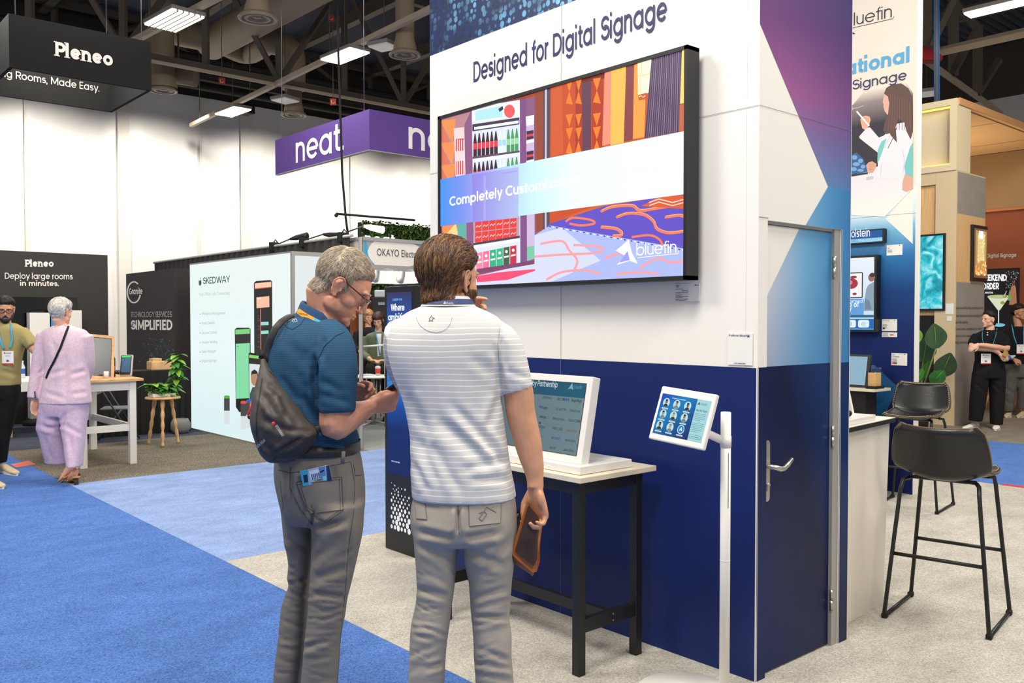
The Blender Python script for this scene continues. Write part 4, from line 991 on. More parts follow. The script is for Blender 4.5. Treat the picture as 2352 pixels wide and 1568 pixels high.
# black booth wall
t=thing('booth_backdrop','charcoal booth wall reading Deploy large rooms in minutes with a dark screen','exhibition wall',(3.0,14.8,0))
MB().box((1.2,14.75,0),(4.443,14.85,2.575)).build('panel',M_char,t)
PY=dict(y=14.75)
def serif_word(parent,a,b,hpx,plane,m):
 """the bold word with slab feet"""
 A,B=on(*a,**plane),on(*b,**plane);h=abs(on(a[0],a[1]-hpx,**plane).z-A.z);ux=(B-A).normalized();n=ux.cross(Z);W_=(B-A).length
 letters(parent,'Pleneo',A,B,Z,m,h,.165,lift=.004)
 mb=MB();mb.use(m)
 adv=[glyph(c,.165)[1]for c in 'Pleneo'];tot=sum(adv[:-1])+glyph('o',.165)[1]-.06
 k=W_/tot;ky=h/.72
 def foot(x,y,w):
  p=A+ux*(x*k)+Z*(y*ky)+n*.0045
  mb.poly([p-ux*(w/2*k),p+ux*(w/2*k),p+ux*(w/2*k)+Z*(.05*ky),p-ux*(w/2*k)+Z*(.05*ky)])
 x=0
 for i,c in enumerate('Pleneo'):
  if c in 'Pln':foot(x+.08,0,.30);foot(x+.03,{'P':.67,'l':.71,'n':.49}[c],.2)
  if c=='n':foot(x+.41,0,.28)
  x+=adv[i]
 mb.build('serifs',None,parent)
serif_word(t,(58,612),(123,612.5),16,PY,M_txt)
px_letters(t,'Deploy large rooms',(11,640),(167,641.5),14,PY,M_txt,weight=.1);px_letters(t,'in minutes.',(46,656),(135,657),12,PY,M_txt,weight=.13)
t=thing('booth_screen','switched off black screen on the charcoal booth wall, behind the pink suit','display',(3.4,14.7,1.2))
MB().box((3.0,14.66,1.18),(3.96,14.745,1.893),.004).build('bezel',mat('black_gloss',(10,10,12),.12),t)
t=thing('hanging_sign','black square hollow hanging sign box with bold cream lettering','sign',(3.63,13.9,4.83))
bx0,bx1,by0,by1,bz0,bz1=2.73,4.54,13.0,14.78,4.83,5.52
for nm,lo,hi in(('front_panel',(bx0,by0,bz0),(bx1,by0+.05,bz1)),('rear_panel',(bx0,by1-.05,bz0),(bx1,by1,bz1)),('side_panel',(bx0,by0+.05,bz0),(bx0+.05,by1-.05,bz1)),('side_panel',(bx1-.05,by0+.05,bz0),(bx1,by1-.05,bz1))):
 MB().box(lo,hi).build(nm,mat('sign_black',(22,21,20),.85,spec=.3),t)
serif_word(t,(127,128),(259,152.5),33,dict(y=by0),M_txt)
px_letters(t,'Meeting Rooms, Made Easy.',(-60,166),(228,211),18,dict(y=by1-.052),mat('text_dim',(166,162,156),.6),weight=.1)
for x,y in((bx0+.1,by0+.1),(bx1-.1,by0+.1),(bx0+.1,by1-.1),(bx1-.1,by1-.1)):MB().tube([(x,y,bz1-.05),(x,y,9.9)],.006,5).build('cable',M_steel,t)
# roll-up banner and white pillar behind the woman
t=thing('display_pillar','white pillar on a black foot beside the dark booth screen','pillar',(3.39,14.6,0))
MB().box((3.25,14.42,.1),(3.52,14.6,1.66)).build('post',M_wpaint,t)
MB().lathe([(0,0),(.2,.0),(.2,.05),(.12,.1),(0,.1)],(3.36,14.5,.001),24).build('foot',M_blackm,t)
t=thing('roll_up_banner','white and blue roll-up banner behind the grey haired woman','banner',(3.75,14.5,0))
MB().box((3.58,14.48,.08),(3.98,14.485,1.70)).build('banner_sheet',M_wpaint,t)
a=Art(lambda x,z:Vector((x,14.48,z)),(0,-1,0));a.p([(3.55,1.70),(3.55,1.35),(3.64,1.30),(3.72,1.70)],mat('banner_blue',(44,140,214),.5));a.line([(3.77+.06*math.cos(x),1.36+.06*math.sin(x))for x in[1+.3*k for k in range(15)]],.025,mat('banner_cyan',(66,176,226),.5));a.build('banner_print',t)
MB().box((3.60,14.4,.001),(4.0,14.56,.08),.02).build('foot',M_alu,t)
# white high table and the things on it
def trestle():
 t=thing('high_table','white framed high table with a wooden top beside the woman in pink','table',(2.98,10.6,0))
 MB().box((2.64,9.82,.895),(3.315,11.44,.925),.004).build('table_top',M_oak,t)
 for x in(2.68,3.18):
  for y in(9.86,11.26):MB().box((x,y,.001),(x+.07,y+.07,.895),.003).build('leg',M_wpaint,t)
 for x in(2.69,3.19):MB().box((x,9.93,.80),(x+.05,11.26,.895)).build('apron',M_wpaint,t);MB().box((x+.01,9.93,.36),(x+.045,11.26,.43)).build('rail',M_wpaint,t)
 for y in(9.87,11.27):MB().box((2.75,y,.80),(3.18,y+.05,.895)).build('apron',M_wpaint,t);MB().box((2.75,y+.01,.36),(3.18,y+.045,.43)).build('rail',M_wpaint,t)
trestle()
zt=.926
t=thing('wooden_framed_tablet','dark screen leaning in a pale wooden frame on the white high table','display',(2.95,10.5,zt))
def leaning(t,px,d0,lean,mf,ms,fr,thick=.02,body=True):
 """a slab facing the camera side, bottom edge on px[0..1], top on px[2..3]; d = forward depth"""
 (bl,br,tr,tl)=px;P=[on(*bl,d=d0),on(*br,d=d0+lean[0]),on(*tr,d=d0+lean[0]+lean[1]),on(*tl,d=d0+lean[1])]
 rt=(P[1]-P[0]).normalized();u=((P[3]-P[0])+(P[2]-P[1]))/2;u=(u-rt*u.dot(rt));H=u.length;u.normalize();n=rt.cross(u);w=(P[1]-P[0]).length;o=P[0]
 return o,rt,u,n,w,H
o,rt,u,n,w,H=leaning(t,((206,864),(240,866),(250,764),(200,764)),9.5,(.10,.12),0,0,0)
w=.25;o=Vector((o.x,o.y,zt+.002))
M3=Matrix((rt,u,n)).transposed()
mb=MB()
for lo,hi in(((0,0),(w,.03)),((0,H-.03),(w,H)),((0,.03),(.03,H-.03)),((w-.03,.03),(w,H-.03))):
 c=o+rt*(lo[0]+hi[0])/2+u*(lo[1]+hi[1])/2-n*.015;mb.obox(c,(hi[0]-lo[0],hi[1]-lo[1],.03),M3,.002)
mb.build('wooden_frame',M_oak,t)
MB().obox(o+rt*w/2+u*H/2-n*.018,(w-.05,H-.05,.012),M3).build('screen',mat('screen_dark_grey',(52,56,58),.2),t)
MB().tube([o+rt*w/2+u*H*.7-n*.03,Vector((o.x+rt.x*w/2-n.x*.16,o.y+rt.y*w/2-n.y*.16,zt+.004))],.008,6).build('prop',M_oak,t)
t=thing('room_tablet','rounded table tablet with a lit green strip above its blue screen','tablet',(3.18,10.2,zt))
P=on(287,864,z=zt);dd=Vector((P.x,P.y,0));rt=RGT;n=-FWH*.95+Z*.2;n.normalize();u=n.cross(rt)*1.0;u.normalize()
if u.z<0:u=-u
M3=Matrix((rt,u,rt.cross(u))).transposed();n=rt.cross(u);s_=9.65/FPX
o=Vector((P.x,P.y,zt+.004));w,H=29*s_,51*s_
MB().obox(o+u*H/2-n*.02,(w,H,.035),M3,.014).build('case',mat('case_silver',(186,180,170),.4),t)
a=Art(lambda x,y:o+rt*(x*w)+u*(y*H)-n*.0018,n);a.rr(-.42,.06,.42,.96,.06,M_blackm);a.r(-.36,.17,.36,.83,ramp_mat('screen_slate_blue',o,o+u*H,[(0,(60,96,130)),(1,(90,126,160))],emit=.9));a.r(-.36,.86,.36,.93,col((60,220,110),.3,1.2));a.build('screen',t)
t=thing('drink_bottle','tall black drink bottle between the two tablets on the high table','bottle',on(257,864,z=zt))
p=on(257,865,z=zt);b_=Vector((p.x,p.y,zt+.001));MB().lathe([(0,0),(.036,0),(.037,.01),(.037,.2),(.03,.215),(.022,.225),(.022,.25),(.018,.255),(0,.255)],b_,20).build('flask',M_blackm,t)
MB().lathe([(.0375,.06),(.0375,.12)],b_,20).build('printed_band',mat('bottle_print',(150,104,80),.6),t)
p=on(244,868,z=zt);tag(MB().lathe([(0,0),(.024,0),(.026,.07),(.022,.07),(.02,.004),(0,.004)],(p.x,p.y,zt+.001),18).build('paper_cup',M_wpaint),'small white cup on the table in front of the black bottle','cup')
t=thing('panel_tablet','thin white tablet with a green lit edge half hidden by the pink jacket','tablet',on(209,868,z=zt))
p=on(210,868,z=zt);o=Vector((p.x,p.y,zt+.003));M3=Matrix((rt,Z,-FWH)).transposed()
MB().obox(o+Z*.18,(.03,.36,.05),Matrix.Rotation(.4,3,'Z')@M3,.006).build('case',M_wpaint,t);MB().obox(o+Z*.365,(.028,.012,.046),Matrix.Rotation(.4,3,'Z')@M3).build('light_strip',col((70,226,120),.3,1.2),t)
# folding chair
def folding_chair(loc,rz):
 t=thing('folding_chair','dark grey folding chair standing behind the white high table','chair',loc,rz);L=lambda n,mb,m:mb.build(n,m,t,local=True)
 mf=mat('chair_grey_metal',(58,58,60),.5,.3);mp=mat('chair_grey_seat',(112,114,112),.6)
 for s in(-1,1):
  L('leg',MB().tube([(-.20,s*.21,.80),(.25,s*.22,.012)],.011,8),mf);L('leg',MB().tube([(.10,s*.20,.44),(-.24,s*.21,.012)],.011,8),mf)
 L('seat',MB().box((-.16,-.19,.43),(.22,.19,.45),.008),mp);L('backrest',MB().box((-.205,-.2,.62),(-.185,.2,.79),.008),mp)
 L('cross_bar',MB().tube([(.22,-.22,.06),(.22,.22,.06)],.008,8),mf);L('cross_bar',MB().tube([(-.21,-.21,.06),(-.21,.21,.06)],.008,8),mf)
p=on(270,1000,z=0);folding_chair((3.62,11.75,0),math.radians(-25))
# draped counter + Granite wall
def drape_box(name,label,lo,hi,cat='draped table'):
 mb=MB();x0,y0,z0=lo;x1,y1,z1=hi;n=60
 r0,r1=[],[]
 for k in range(n+1):
  x=x0+(x1-x0)*k/n;y=y0+.018*math.sin(k*1.35)+.008*math.sin(k*3.1);r0.append((x,y,z0));r1.append((x,y0+.006*math.sin(k),z1))
 for(xx)in((x1,y1),(x0,y1)):r0.append((*xx,z0));r1.append((*xx,z1))
 mb.rings([r0,r1],True,False);o=mb.build(name,M_drape);return tag(o,label,cat)
drape_box('draped_table','table draped to the floor in black cloth below the granite wall',(3.45,12.30,.001),(4.78,12.80,.86))
t=thing('booth_backdrop','dark folded booth wall reading Technology Services Simplified','exhibition wall',(4.8,13.5,0))
gx,gy=4.80,12.90
MB().box((gx,gy,0),(gx+.05,15.0,2.30)).build('side_panel',mat('granite_print',(50,46,46),.7),t)
MB().box((gx+.051,gy,0),(5.55,gy+.05,2.30)).build('front_panel',mat('granite_print',(50,46,46),.7),t)
GP=dict(x=gx);M_tx2=mat('text_white',(236,232,228),.6)
px_letters(t,'Granite',(297,676),(328,675),14,GP,M_tx2,weight=.13);px_letters(t,'TECHNOLOGY SERVICES',(301,728),(396,728),12,GP,mat('text_grey',(176,170,166),.6),weight=.1);px_letters(t,'SIMPLIFIED',(302,757),(397,758),22,GP,M_tx2,weight=.15)
f=lambda u_,v_:on(u_,v_,**GP);a=Art(f,(-1,0,0),base=.003)
a.line([(308+15*math.cos(q),671+24*math.sin(q))for q in[-.9-.27*k for k in range(20)]],3.2,M_tx2)
random.seed(3);pts=[(random.uniform(320,400),800+random.uniform(-25,40))for _ in range(26)];mb_=mat('print_faint_blue',(74,104,122),.7);mb2=mat('print_faint_blue2',(120,150,165),.7)
for i,p in enumerate(pts):
 q=pts[(i*5+3)%26]
 if abs(p[0]-q[0])<45:a.line([p,q],.5,mb_)
 a.e(p[0],p[1],.9,1.1,mb2,8)
for k in range(18):a.r(344+(k%5)*3,815+k*1.6,346+(k%5)*3.2,816.5+k*1.6,mb2)
a.build('printed_graphic',t)
tag(MB().box((4.30,12.42,.861),(4.62,12.62,.98),.01).box((4.33,12.45,.98),(4.45,12.6,1.02)).build('wooden_tray',M_oak),'pale wooden box standing on the black draped table behind the plant','box')
# plant stool, tray of leaves, grey pot
def leaf(mb,base,dirv,length,width,droop=.4,up=Z,cup=.12,n=6):
 """a folded tapering leaf blade growing from base along dirv"""
 d=Vector(dirv).normalized();s=d.cross(up)
 if s.length<.05:s=Vector((1,0,0))
 s.normalize();nn=s.cross(d);rows=[]
 for i in range(n+1):
  q=i/n;p=Vector(base)+d*(length*q)-Vector(up)*(droop*length*q*q);w=width*(math.sin(PI*min(1,q*.93+.05))**.8)*(1.1-.3*q)*.5
  rows.append([p-s*w+nn*(cup*w),p,p+s*w+nn*(cup*w)])
 mb.rings(rows,False,True,False)
p=on(382,912,z=.60);cx,cy=p.x,p.y+.12
t=thing('plant_stool','round wooden stool on turned legs carrying the leafy potted plant','stool',(cx,cy,0))
MB().lathe([(0,.575),(.205,.575),(.21,.585),(.205,.60),(0,.60)],(cx,cy,0),32).build('seat',M_oak,t)
for k in range(3):
 an=-1.95+k*2.09;dx,dy=math.cos(an),math.sin(an);prof=[]
 pts,rr=[],[]
 for i in range(25):
  q=i/24;rad=.11+.09*q;pts.append((cx+dx*rad,cy+dy*rad,.575-.573*q));rr.append(.017+.009*abs(math.sin(q*PI*4.5))-.004*q)
 MB().tube(pts,rr,12).build('leg',M_oak,t)
t=thing('potted_plant','green leafy plants in a white tray on the turned leg stool','plant',(cx,cy,.601))
MB().box((cx-.15,cy-.10,.601),(cx+.13,cy+.10,.645),.01).build('tray',M_wpaint,t)
random.seed(11);stems=MB()
for k in range(46):
 x=cx-.15+.29*random.random();y=cy-.08+.16*random.random();hgt=.02+.10*random.random()
 q=Vector((x,y,.64+hgt));stems.tube([(x,y,.63),q],.003,5);an=random.uniform(0,2*PI)
 lb=MB();leaf(lb,q,(math.cos(an),math.sin(an),.3),.12+.06*random.random(),.095,.5);lb.build('leaf',M_green if k%3 else M_green3,t)
vine=[Vector((cx+.08,cy,.62)),Vector((cx+.16,cy,.75)),Vector((cx+.19,cy,.9)),Vector((cx+.15,cy,1.02)),Vector((cx+.2,cy,1.12))]
stems.tube(vine,.006,6)
for k in range(52):
 i=random.randrange(4);q=vine[i].lerp(vine[i+1],random.random());an=random.uniform(0,2*PI);lb=MB()
 leaf(lb,q,(math.cos(an),math.sin(an),random.uniform(-.1,.6)),.11+.08*random.random(),.085,.5);lb.build('leaf',(M_green,M_green,M_green3)[k%3],t)
stems.build('stems',mat('stem_green',(110,120,60),.6),t)
p=on(416,995,z=0);tag(MB().lathe([(0,0),(.09,0),(.13,.06),(.13,.14),(.10,.2),(.085,.2),(.085,.14),(0,.13)],(p.x,p.y+.02,.001),28).build('stone_pot',mat('stone_grey',(120,118,112),.8,bump=(20,.3))),'squat grey stone pot on the carpet beside the plant stool','pot')
# white clothed table at the picture edge with a bottle
p=on(55,862,z=.74)
t=thing('clothed_table','white clothed table with pale wooden legs beside the man in olive','table',(3.05,13.6,0))
MB().box((2.62,13.05,.60),(3.5,14.2,.745),.01).build('tablecloth',M_wpaint,t)
for x,y in((2.72,13.16),(3.4,13.16),(2.72,14.1),(3.4,14.1)):MB().box((x-.02,y-.02,.001),(x+.02,y+.02,.60)).build('leg',M_oak,t)
p=Vector((3.0,13.75,0));t=thing('water_bottle','clear water bottle with blue label on the white clothed table','bottle',(p.x,p.y,.746))
MB().lathe([(0,0),(.032,0),(.034,.02),(.034,.15),(.014,.2),(.014,.22),(0,.22)],(p.x,p.y,.7465),18).build('flask',mat('bottle_clear',(196,206,214),.15),t);MB().lathe([(.035,.06),(.035,.13)],(p.x,p.y,.7465),18).build('bottle_label',mat('label_blue',(50,90,180),.5),t);MB().cyl((p.x,p.y,.967),.015,.02,14).build('cap',M_wpaint,t)
# glowing white booth
t=thing('light_box_booth','glowing white booth wall of room panels with frosted return side','exhibition wall',(5.0,10.9,0))
sx,sy0,sy1,sz=4.865,9.42,12.485,2.35
MB().box((sx,sy0,.0),(sx+.12,sy1,sz)).build('frame',M_alu,t)
a=Art(lambda y,z:Vector((sx,y,z)),(-1,0,0));a.r(sy1-.015,.02,sy0+.035,sz-.02,ramp_mat('lit_fabric',(sx,10,0),(sx,10,2.3),[(0,(222,244,246)),(.5,(236,250,250)),(1,(240,250,248))],emit=.97));a.build('lit_front',t)
MB().box((sx+.12,sy0,0),(5.55,sy0+.04,sz)).build('return_frame',M_alu,t)
a=Art(lambda x,z:Vector((x,sy0,z)),(0,-1,0));a.r(sx+.04,.03,5.52,sz-.05,mat('lit_side',(238,244,244),.5,emit=.9));a.build('lit_side',t)
fS=lambda u_,v_:on(420+u_/2.6138,460+v_/2.6133,x=sx)
a=Art(fS,(-1,0,0),base=.003);c=lambda r,g,b,e=.9:col((r,g,b),.4,e)
bk=c(34,34,34)
a.p([(428,496),(440,484),(526,478),(537,486),(540,940),(430,945)],bk);a.p([(434,498),(532,488),(532,518),(434,528)],c(255,196,160,1.1));a.p([(434,528),(532,518),(532,522),(434,533)],c(240,110,70))
a.p([(443,582),(520,574),(521,640),(444,647)],c(255,190,160,1.05));a.p([(450,586),(470,584),(470,592),(450,594)],c(255,226,210,1.05));a.line([(468,650),(470,920)],5,c(226,116,104))
for y in(738,790):a.p([(470,y-8),(516,y-10),(516,y+10),(470,y+12)],c(160,232,222))
for y in(694,708,722,756,772,808,822,850,880):a.line([(450,y),(462,y-1)],3,c(110,110,110));
a.p([(313,775),(325,764),(400,764),(408,772),(410,1240),(396,1270),(340,1270),(320,1240)],bk);a.p([(317,776),(404,770),(404,800),(317,804)],c(130,220,130));a.p([(319,860),(404,856),(404,1186),(321,1190)],c(140,232,176));a.line([(326,876),(336,875)],4,c(60,150,100))
a.p([(396,918),(404,912),(470,925),(476,1000),(474,1270),(400,1270)],bk);a.p([(400,926),(468,934),(468,952),(400,944)],c(150,220,120));a.p([(400,980),(470,985),(470,1200),(402,1200)],c(230,240,238));a.p([(404,1160),(420,1120),(448,1120),(462,1160),(462,1200),(404,1200)],c(60,96,92));a.e(432,1070,22,42,c(196,146,116));a.p([(410,1060),(414,1026),(432,1014),(450,1028),(454,1062),(446,1040),(418,1042)],c(46,36,32))
for x,y,cc in((266,1174,(96,190,60)),(366,1206,(236,90,70)),(400,1198,(60,110,200))):
 a.p([(x-17,y),(x+17,y),(x+17,y+168),(x-17,y+168)],c(226,236,238));a.p([(x-17,y),(x+17,y),(x+17,y+88),(x-17,y+88)],c(76,76,76));a.e(x,y+2,17,6,c(*cc));a.p([(x-17,y),(x+17,y),(x+17,y+14),(x-17,y+14)],c(*cc))
gr=c(40,92,84)
a.p([(97,478),(104,484),(112,474),(114,500),(106,514),(98,506)],gr);a.p([(106,466),(112,462),(110,474)],c(60,170,120))
a.build('printed_graphic',t)
sk=dict(x=sx)
def pS(u_,v_):return(420+u_/2.6138,460+v_/2.6133)
px_letters(t,'SKEDWAY',pS(124,502),pS(288,492),15,sk,gr,weight=.1,lift=.008)
px_letters(t,'Your Office. Fully Connected.',pS(100,572),pS(288,566),7,sk,c(184,200,200),weight=.08,lift=.008)
for s,y,x1 in(('Workspace Management',688,260),('Room Display',745,196),('Access Control',803,207),('People Sensing',860,210),('Desk Manager',916,203),('Digital Signage',972,206)):
 px_letters(t,s,pS(118,y),pS(x1,y-4),6.2,sk,c(176,190,192),weight=.09,lift=.008)
a=Art(fS,(-1,0,0),base=.006)
for y in(682,738,795,853,910,966):a.e(107,y,2.4,3,gr,8)
a.build('bullets',t)
# black pipe-and-drape line behind it, lamps clamped on top
mb=MB();r0,r1=[],[]
for k in range(161):
 y=9.36+6.6*k/160;r0.append((5.60+.02*math.sin(k*1.3)+.008*math.sin(k*2.9),y,.001));r1.append((5.60+.008*math.sin(k*1.3),y,2.55))
mb.rings([r0,r1],False,True,False);o=mb.build('drape_curtain',M_drape,recalc=False);sm=o.modifiers.new('thick','SOLIDIFY');sm.thickness=.01
tag(o,'long black drape rising above the glowing white booth','curtain')
t=thing('drape_rail','metal rail along the top of the black drape','rail',(5.6,12,2.55));MB().tube([(5.60,9.3,2.565),(5.60,16,2.565)],.02,8).build('rail',M_alu,t)
def arm_lamp(pxs,label,lit):
 y=on(pxs[0][0],pxs[0][1],x=5.56).y
 P=[on(u_,v_,y=y)for u_,v_ in pxs]
 t=thing('arm_lamp',label,'lamp',(P[0].x,y,2.585),0,None)
 MB().box((5.54,y-.03,2.50),(5.66,y+.03,2.62),.004).build('clamp',M_blackm,t)
 MB().tube([Vector((5.6,y,2.62)),Vector((5.62,y,2.66))]+P[1:-1],.009,7).build('arm',M_black,t)
 e=P[-2];d=(P[-1]-P[-2]).normalized()
 MB().tube([e,e+d*.1,e+d*.28],[.015,.035,.045],14).build('lamp_head',M_lamp if lit else M_blackm,t)
arm_lamp([(623,575),(640,560),(666,549),(684,545)],'black arm lamp clamped on the drape, farthest from the fascia',0)
arm_lamp([(692,562),(708,549),(742,538),(766,540)],'black arm lamp on the drape, middle one of three',0)
arm_lamp([(780,546),(796,533),(836,519),(855,523)],'black arm lamp with a glowing head, nearest the fascia board',1)
t=thing('hanging_cable','long black cable hanging from the roof in front of the purple sign','cable',(6.69,11.4,2.7))
MB().tube([on(774,-60,d=13),on(777,120,d=13),on(783,300,d=13),on(786,400,d=13),on(794,500,d=13),on(800,545,d=13)],.017,7).build('cable',M_blackm,t)
# small booth with fascia
t=thing('fascia_booth','small shell booth with aluminium posts and cream and teal fascia board','exhibition booth',(6.0,9.3,0))
for x,y in((5.665,9.22),(5.68,9.95),(7.3,9.22)):MB().tube([(x,y,.001),(x,y,2.545)],.026,8,smooth=False).build('post',M_alu,t)
for z in(2.20,2.53):MB().box((5.69,9.20,z-.022),(7.3,9.24,z+.022)).build('fascia_rail',M_alu,t);MB().box((5.66,9.24,z-.02),(5.70,9.95,z+.02)).build('fascia_rail',M_alu,t)
MB().box((5.70,9.21,2.222),(7.29,9.225,2.508)).build('fascia_board',mat('fascia_cream',(232,224,212),.5),t)
MB().box((5.672,9.25,2.222),(5.684,9.94,2.508)).build('fascia_side',mat('fascia_side_cream',(206,196,180),.5),t)
a=Art(lambda x,z:Vector((x,9.21,z)),(0,-1,0));tl=mat('fascia_teal',(72,158,190),.5)
a.p([(5.70,2.222),(5.70,2.508),(5.84,2.508)]+[(5.84-.085*math.sin(PI/2*k/6),2.508-.143*(k/6))for k in range(7)]+[(5.76+.1*(1-math.cos(PI/2*k/6)),2.365-.143*k/6)for k in range(7)],tl)
a.p([(5.73,2.508),(5.86,2.508),(5.80,2.47),(5.765,2.42)],mat('fascia_grey',(160,158,154),.5))
a.p([(6.42,2.508),(7.0,2.508)]+[(7.0-.58*k/8,2.508-.06*math.sin(PI*k/8))for k in range(1,8)],tl);a.p([(6.36,2.222),(6.48,2.25),(6.62,2.268),(6.8,2.25),(6.95,2.222)],mat('fascia_green',(96,188,92),.5));a.build('fascia_print',t)
letters(t,'OKAYO Electronics Co., Ltd.',(5.885,9.21,2.335),(7.0,9.21,2.335),Z,mat('fascia_text',(72,72,74),.5),.088,lift=.004,font='builtin')
for k in range(7):
 x=5.80+k*.19;MB().tube([(x,9.36,2.19),(x+.03,9.42,2.12),(x+.05,9.5,2.06)],[.03,.045,.055],12).build('spot_light',M_lamp if k%2==0 else M_wpaint,t)
MB().box((5.7,9.30,2.165),(7.28,9.34,2.195)).build('light_bar',M_wpaint,t)
MB().box((5.7,9.9,2.03),(7.28,9.93,2.2)).build('light_diffuser',mat('diffuser_glow',(250,248,240),.5,emit=1.0),t)
t=thing('wood_wall','brown timber slat wall behind the seated people','exhibition wall',(8.2,13.9,0));MB().box((7.2,13.9,0),(10.5,13.96,2.06)).build('slats',wood_mat('walnut_slats',(120,66,34),(160,94,52),(24,2,2)),t)
def hedge(label,x0,x1,y,z0,z1,seedv):
 random.seed(seedv);t=thing('hedge_wall',label,'hedge',((x0+x1)/2,y,z0))
 MB().box((x0,y,z0),(x1,y+.12,z1)).build('backing',mat('hedge_backing',(24,40,16),.9),t)
 mb=MB();mb.mats=[mat('hedge_leaf',(58,88,32),.6,vary=(8,.4)),mat('hedge_leaf_light',(104,130,52),.6,vary=(8,.3)),mat('hedge_leaf_dark',(30,52,22),.6)]
 for _ in range(int((x1-x0)*(z1-z0)*2600)):
  x=random.uniform(x0,x1);z=random.uniform(z0,z1+.03);mb.cur=random.choice((0,0,1,2));an=random.uniform(0,2*PI)
  leaf(mb,(x,y-.01,z),(math.cos(an)*.8,-.6,math.sin(an)*.8),.07,.04,.4,n=3)
 o=mb.build('foliage',None,t,recalc=False);o['kind']='stuff';return t
t=hedge('green leaf wall above the fascia board with glowing white letters',7.76,9.3,12.6,2.5,3.16,5)
letters(t,'neat',(7.76,12.5,2.79),(8.36,12.5,2.79),Z,col((240,255,255),.4,1.6),.19,.13)
hedge('green leaf wall under the fascia, above the timber slats',7.2,10.5,13.8,2.06,2.7,6)
t=thing('ceiling_pole','thin black pole spanning above the leaf wall','pole',(7.6,12,3.17));MB().tube([(6.943,12.0,3.175),(8.4,12.0,3.185)],.018,8).sphere((6.945,12.0,3.15),.03,6).build('pole',M_blackm,t)
# purple sign
t=thing('hanging_sign','purple two sided hanging banner with white rounded lettering','sign',(7.6,13,4.23));M_pur=mat('banner_purple',(92,62,142),.7)
MB().box((7.54,12.0,4.228),(7.60,15.22,4.86)).build('side_panel',M_pur,t);MB().box((7.601,12.0,4.228),(11.0,12.06,4.86)).build('front_panel',M_pur,t)
MB().box((7.535,11.995,4.215),(11.0,12.065,4.228)).build('front_edge',M_alu,t);MB().box((7.535,12.066,4.215),(7.605,15.22,4.228)).build('side_edge',M_alu,t)
M_nt=mat('banner_white',(246,240,238),.6)
A_=on(680,378,x=7.54);B_=on(790,340,x=7.54);z_=(A_.z+B_.z)/2
letters(t,'neat.',(7.54,A_.y,z_),(7.54,B_.y,z_),Z,M_nt,.47,.1,lift=.005)
A_=on(938,341,y=12.0);letters(t,'neat.',(A_.x,12.0,A_.z),(A_.x+1.6,12.0,A_.z),Z,M_nt,.47,.1,lift=.005)
for x,y in((7.57,12.2),(7.57,15.0),(10.8,12.03)):MB().tube([(x,y,4.86),(x,y,9.9)],.006,5).build('cable',M_steel,t)
# floor stickers
a_=[on(*p,z=0)for p in((24,1066),(66,1058),(82,1066),(38,1074))]
tag(MB().poly([(p.x,p.y,.0008)for p in a_],.001,(0,0,1)).build('floor_sticker',mat('sticker_coral',(230,110,92),.6)),'coral strip stuck on the blue aisle carpet by the speckled carpet','sticker')
tag(MB().box((8.93,2.95,.0005),(9.02,3.22,.0015)).build('floor_sticker',mat('sticker_red',(208,48,44),.6)),'red strip stuck on the carpet edge beyond the bar stools','sticker')
# ================================================================== RIGHT BOOTH
M_beige=mat('booth_beige',(214,190,150),.5);M_conc2=mat('concrete_laminate',(150,142,132),.6,vary=(5,.07));M_wood2=wood_mat('booth_wood',(214,166,108),(232,190,136),(1.5,1.5,.3),.5);M_wood2.node_tree.nodes['Mapping'].inputs['Scale'].default_value=(26,26,1.2)
cxx,cyy=13.43,5.487
t=thing('exhibition_column','beige and wood exhibition column with teal screen and dark niche','column',(13.9,6.4,0))
MB().box((cxx,cyy,0),(14.48,cyy+.30,3.738)).box((cxx+.06,cyy+.30,0),(14.48,8.2,3.738)).box((cxx,cyy+.301,3.56),(cxx+.06,8.2,3.738)).box((cxx,7.6,0),(cxx+.06,8.2,3.56)).build('carcass',M_beige,t)
MB().box((cxx+.045,cyy+.302,1.5),(cxx+.062,7.6,3.558)).build('wood_panel',M_wood2,t)
MB().box((cxx+.043,cyy+.302,0),(cxx+.062,7.6,1.498)).build('wood_panel',M_wood2,t)
a=Art(lambda x,z:Vector((x,cyy,z)),(0,-1,0));a.r(cxx+.03,3.11,14.48,3.72,M_conc2);a.r(cxx+.03,2.11,14.48,3.11,M_wood2);a.r(cxx+.03,0,14.48,2.11,M_conc2);a.build('printed_face',t)
M_gt=mat('print_grey_text',(96,90,84),.6)
for s,px0,px1,yy in(('Advanced full flip chip packaging process',2196,2257,710),('Self developed optical packaging film',2196,2256,728),('ultra thin splicing',2195,2222,743),('Lower power consumption for a better',2195,2258,758),('near screen viewing experience',2195,2256,774),('High protection and high reliability',2194,2262,789)):
 px_letters(t,s,(px0,yy),(px1,yy-1.0),6,dict(y=cyy),M_gt,lift=.003,weight=.1)
MB().box((cxx+.036,5.64,.3),(cxx+.043,6.45,1.62)).build('niche',M_blackm,t)
t=thing('teal_screen','portrait screen of bright teal water on the wooden column','display',(13.42,6.0,1.69))
MB().box((cxx-.02,5.63,1.69),(cxx+.04,6.45,2.83),.003).build('bezel',M_black,t)
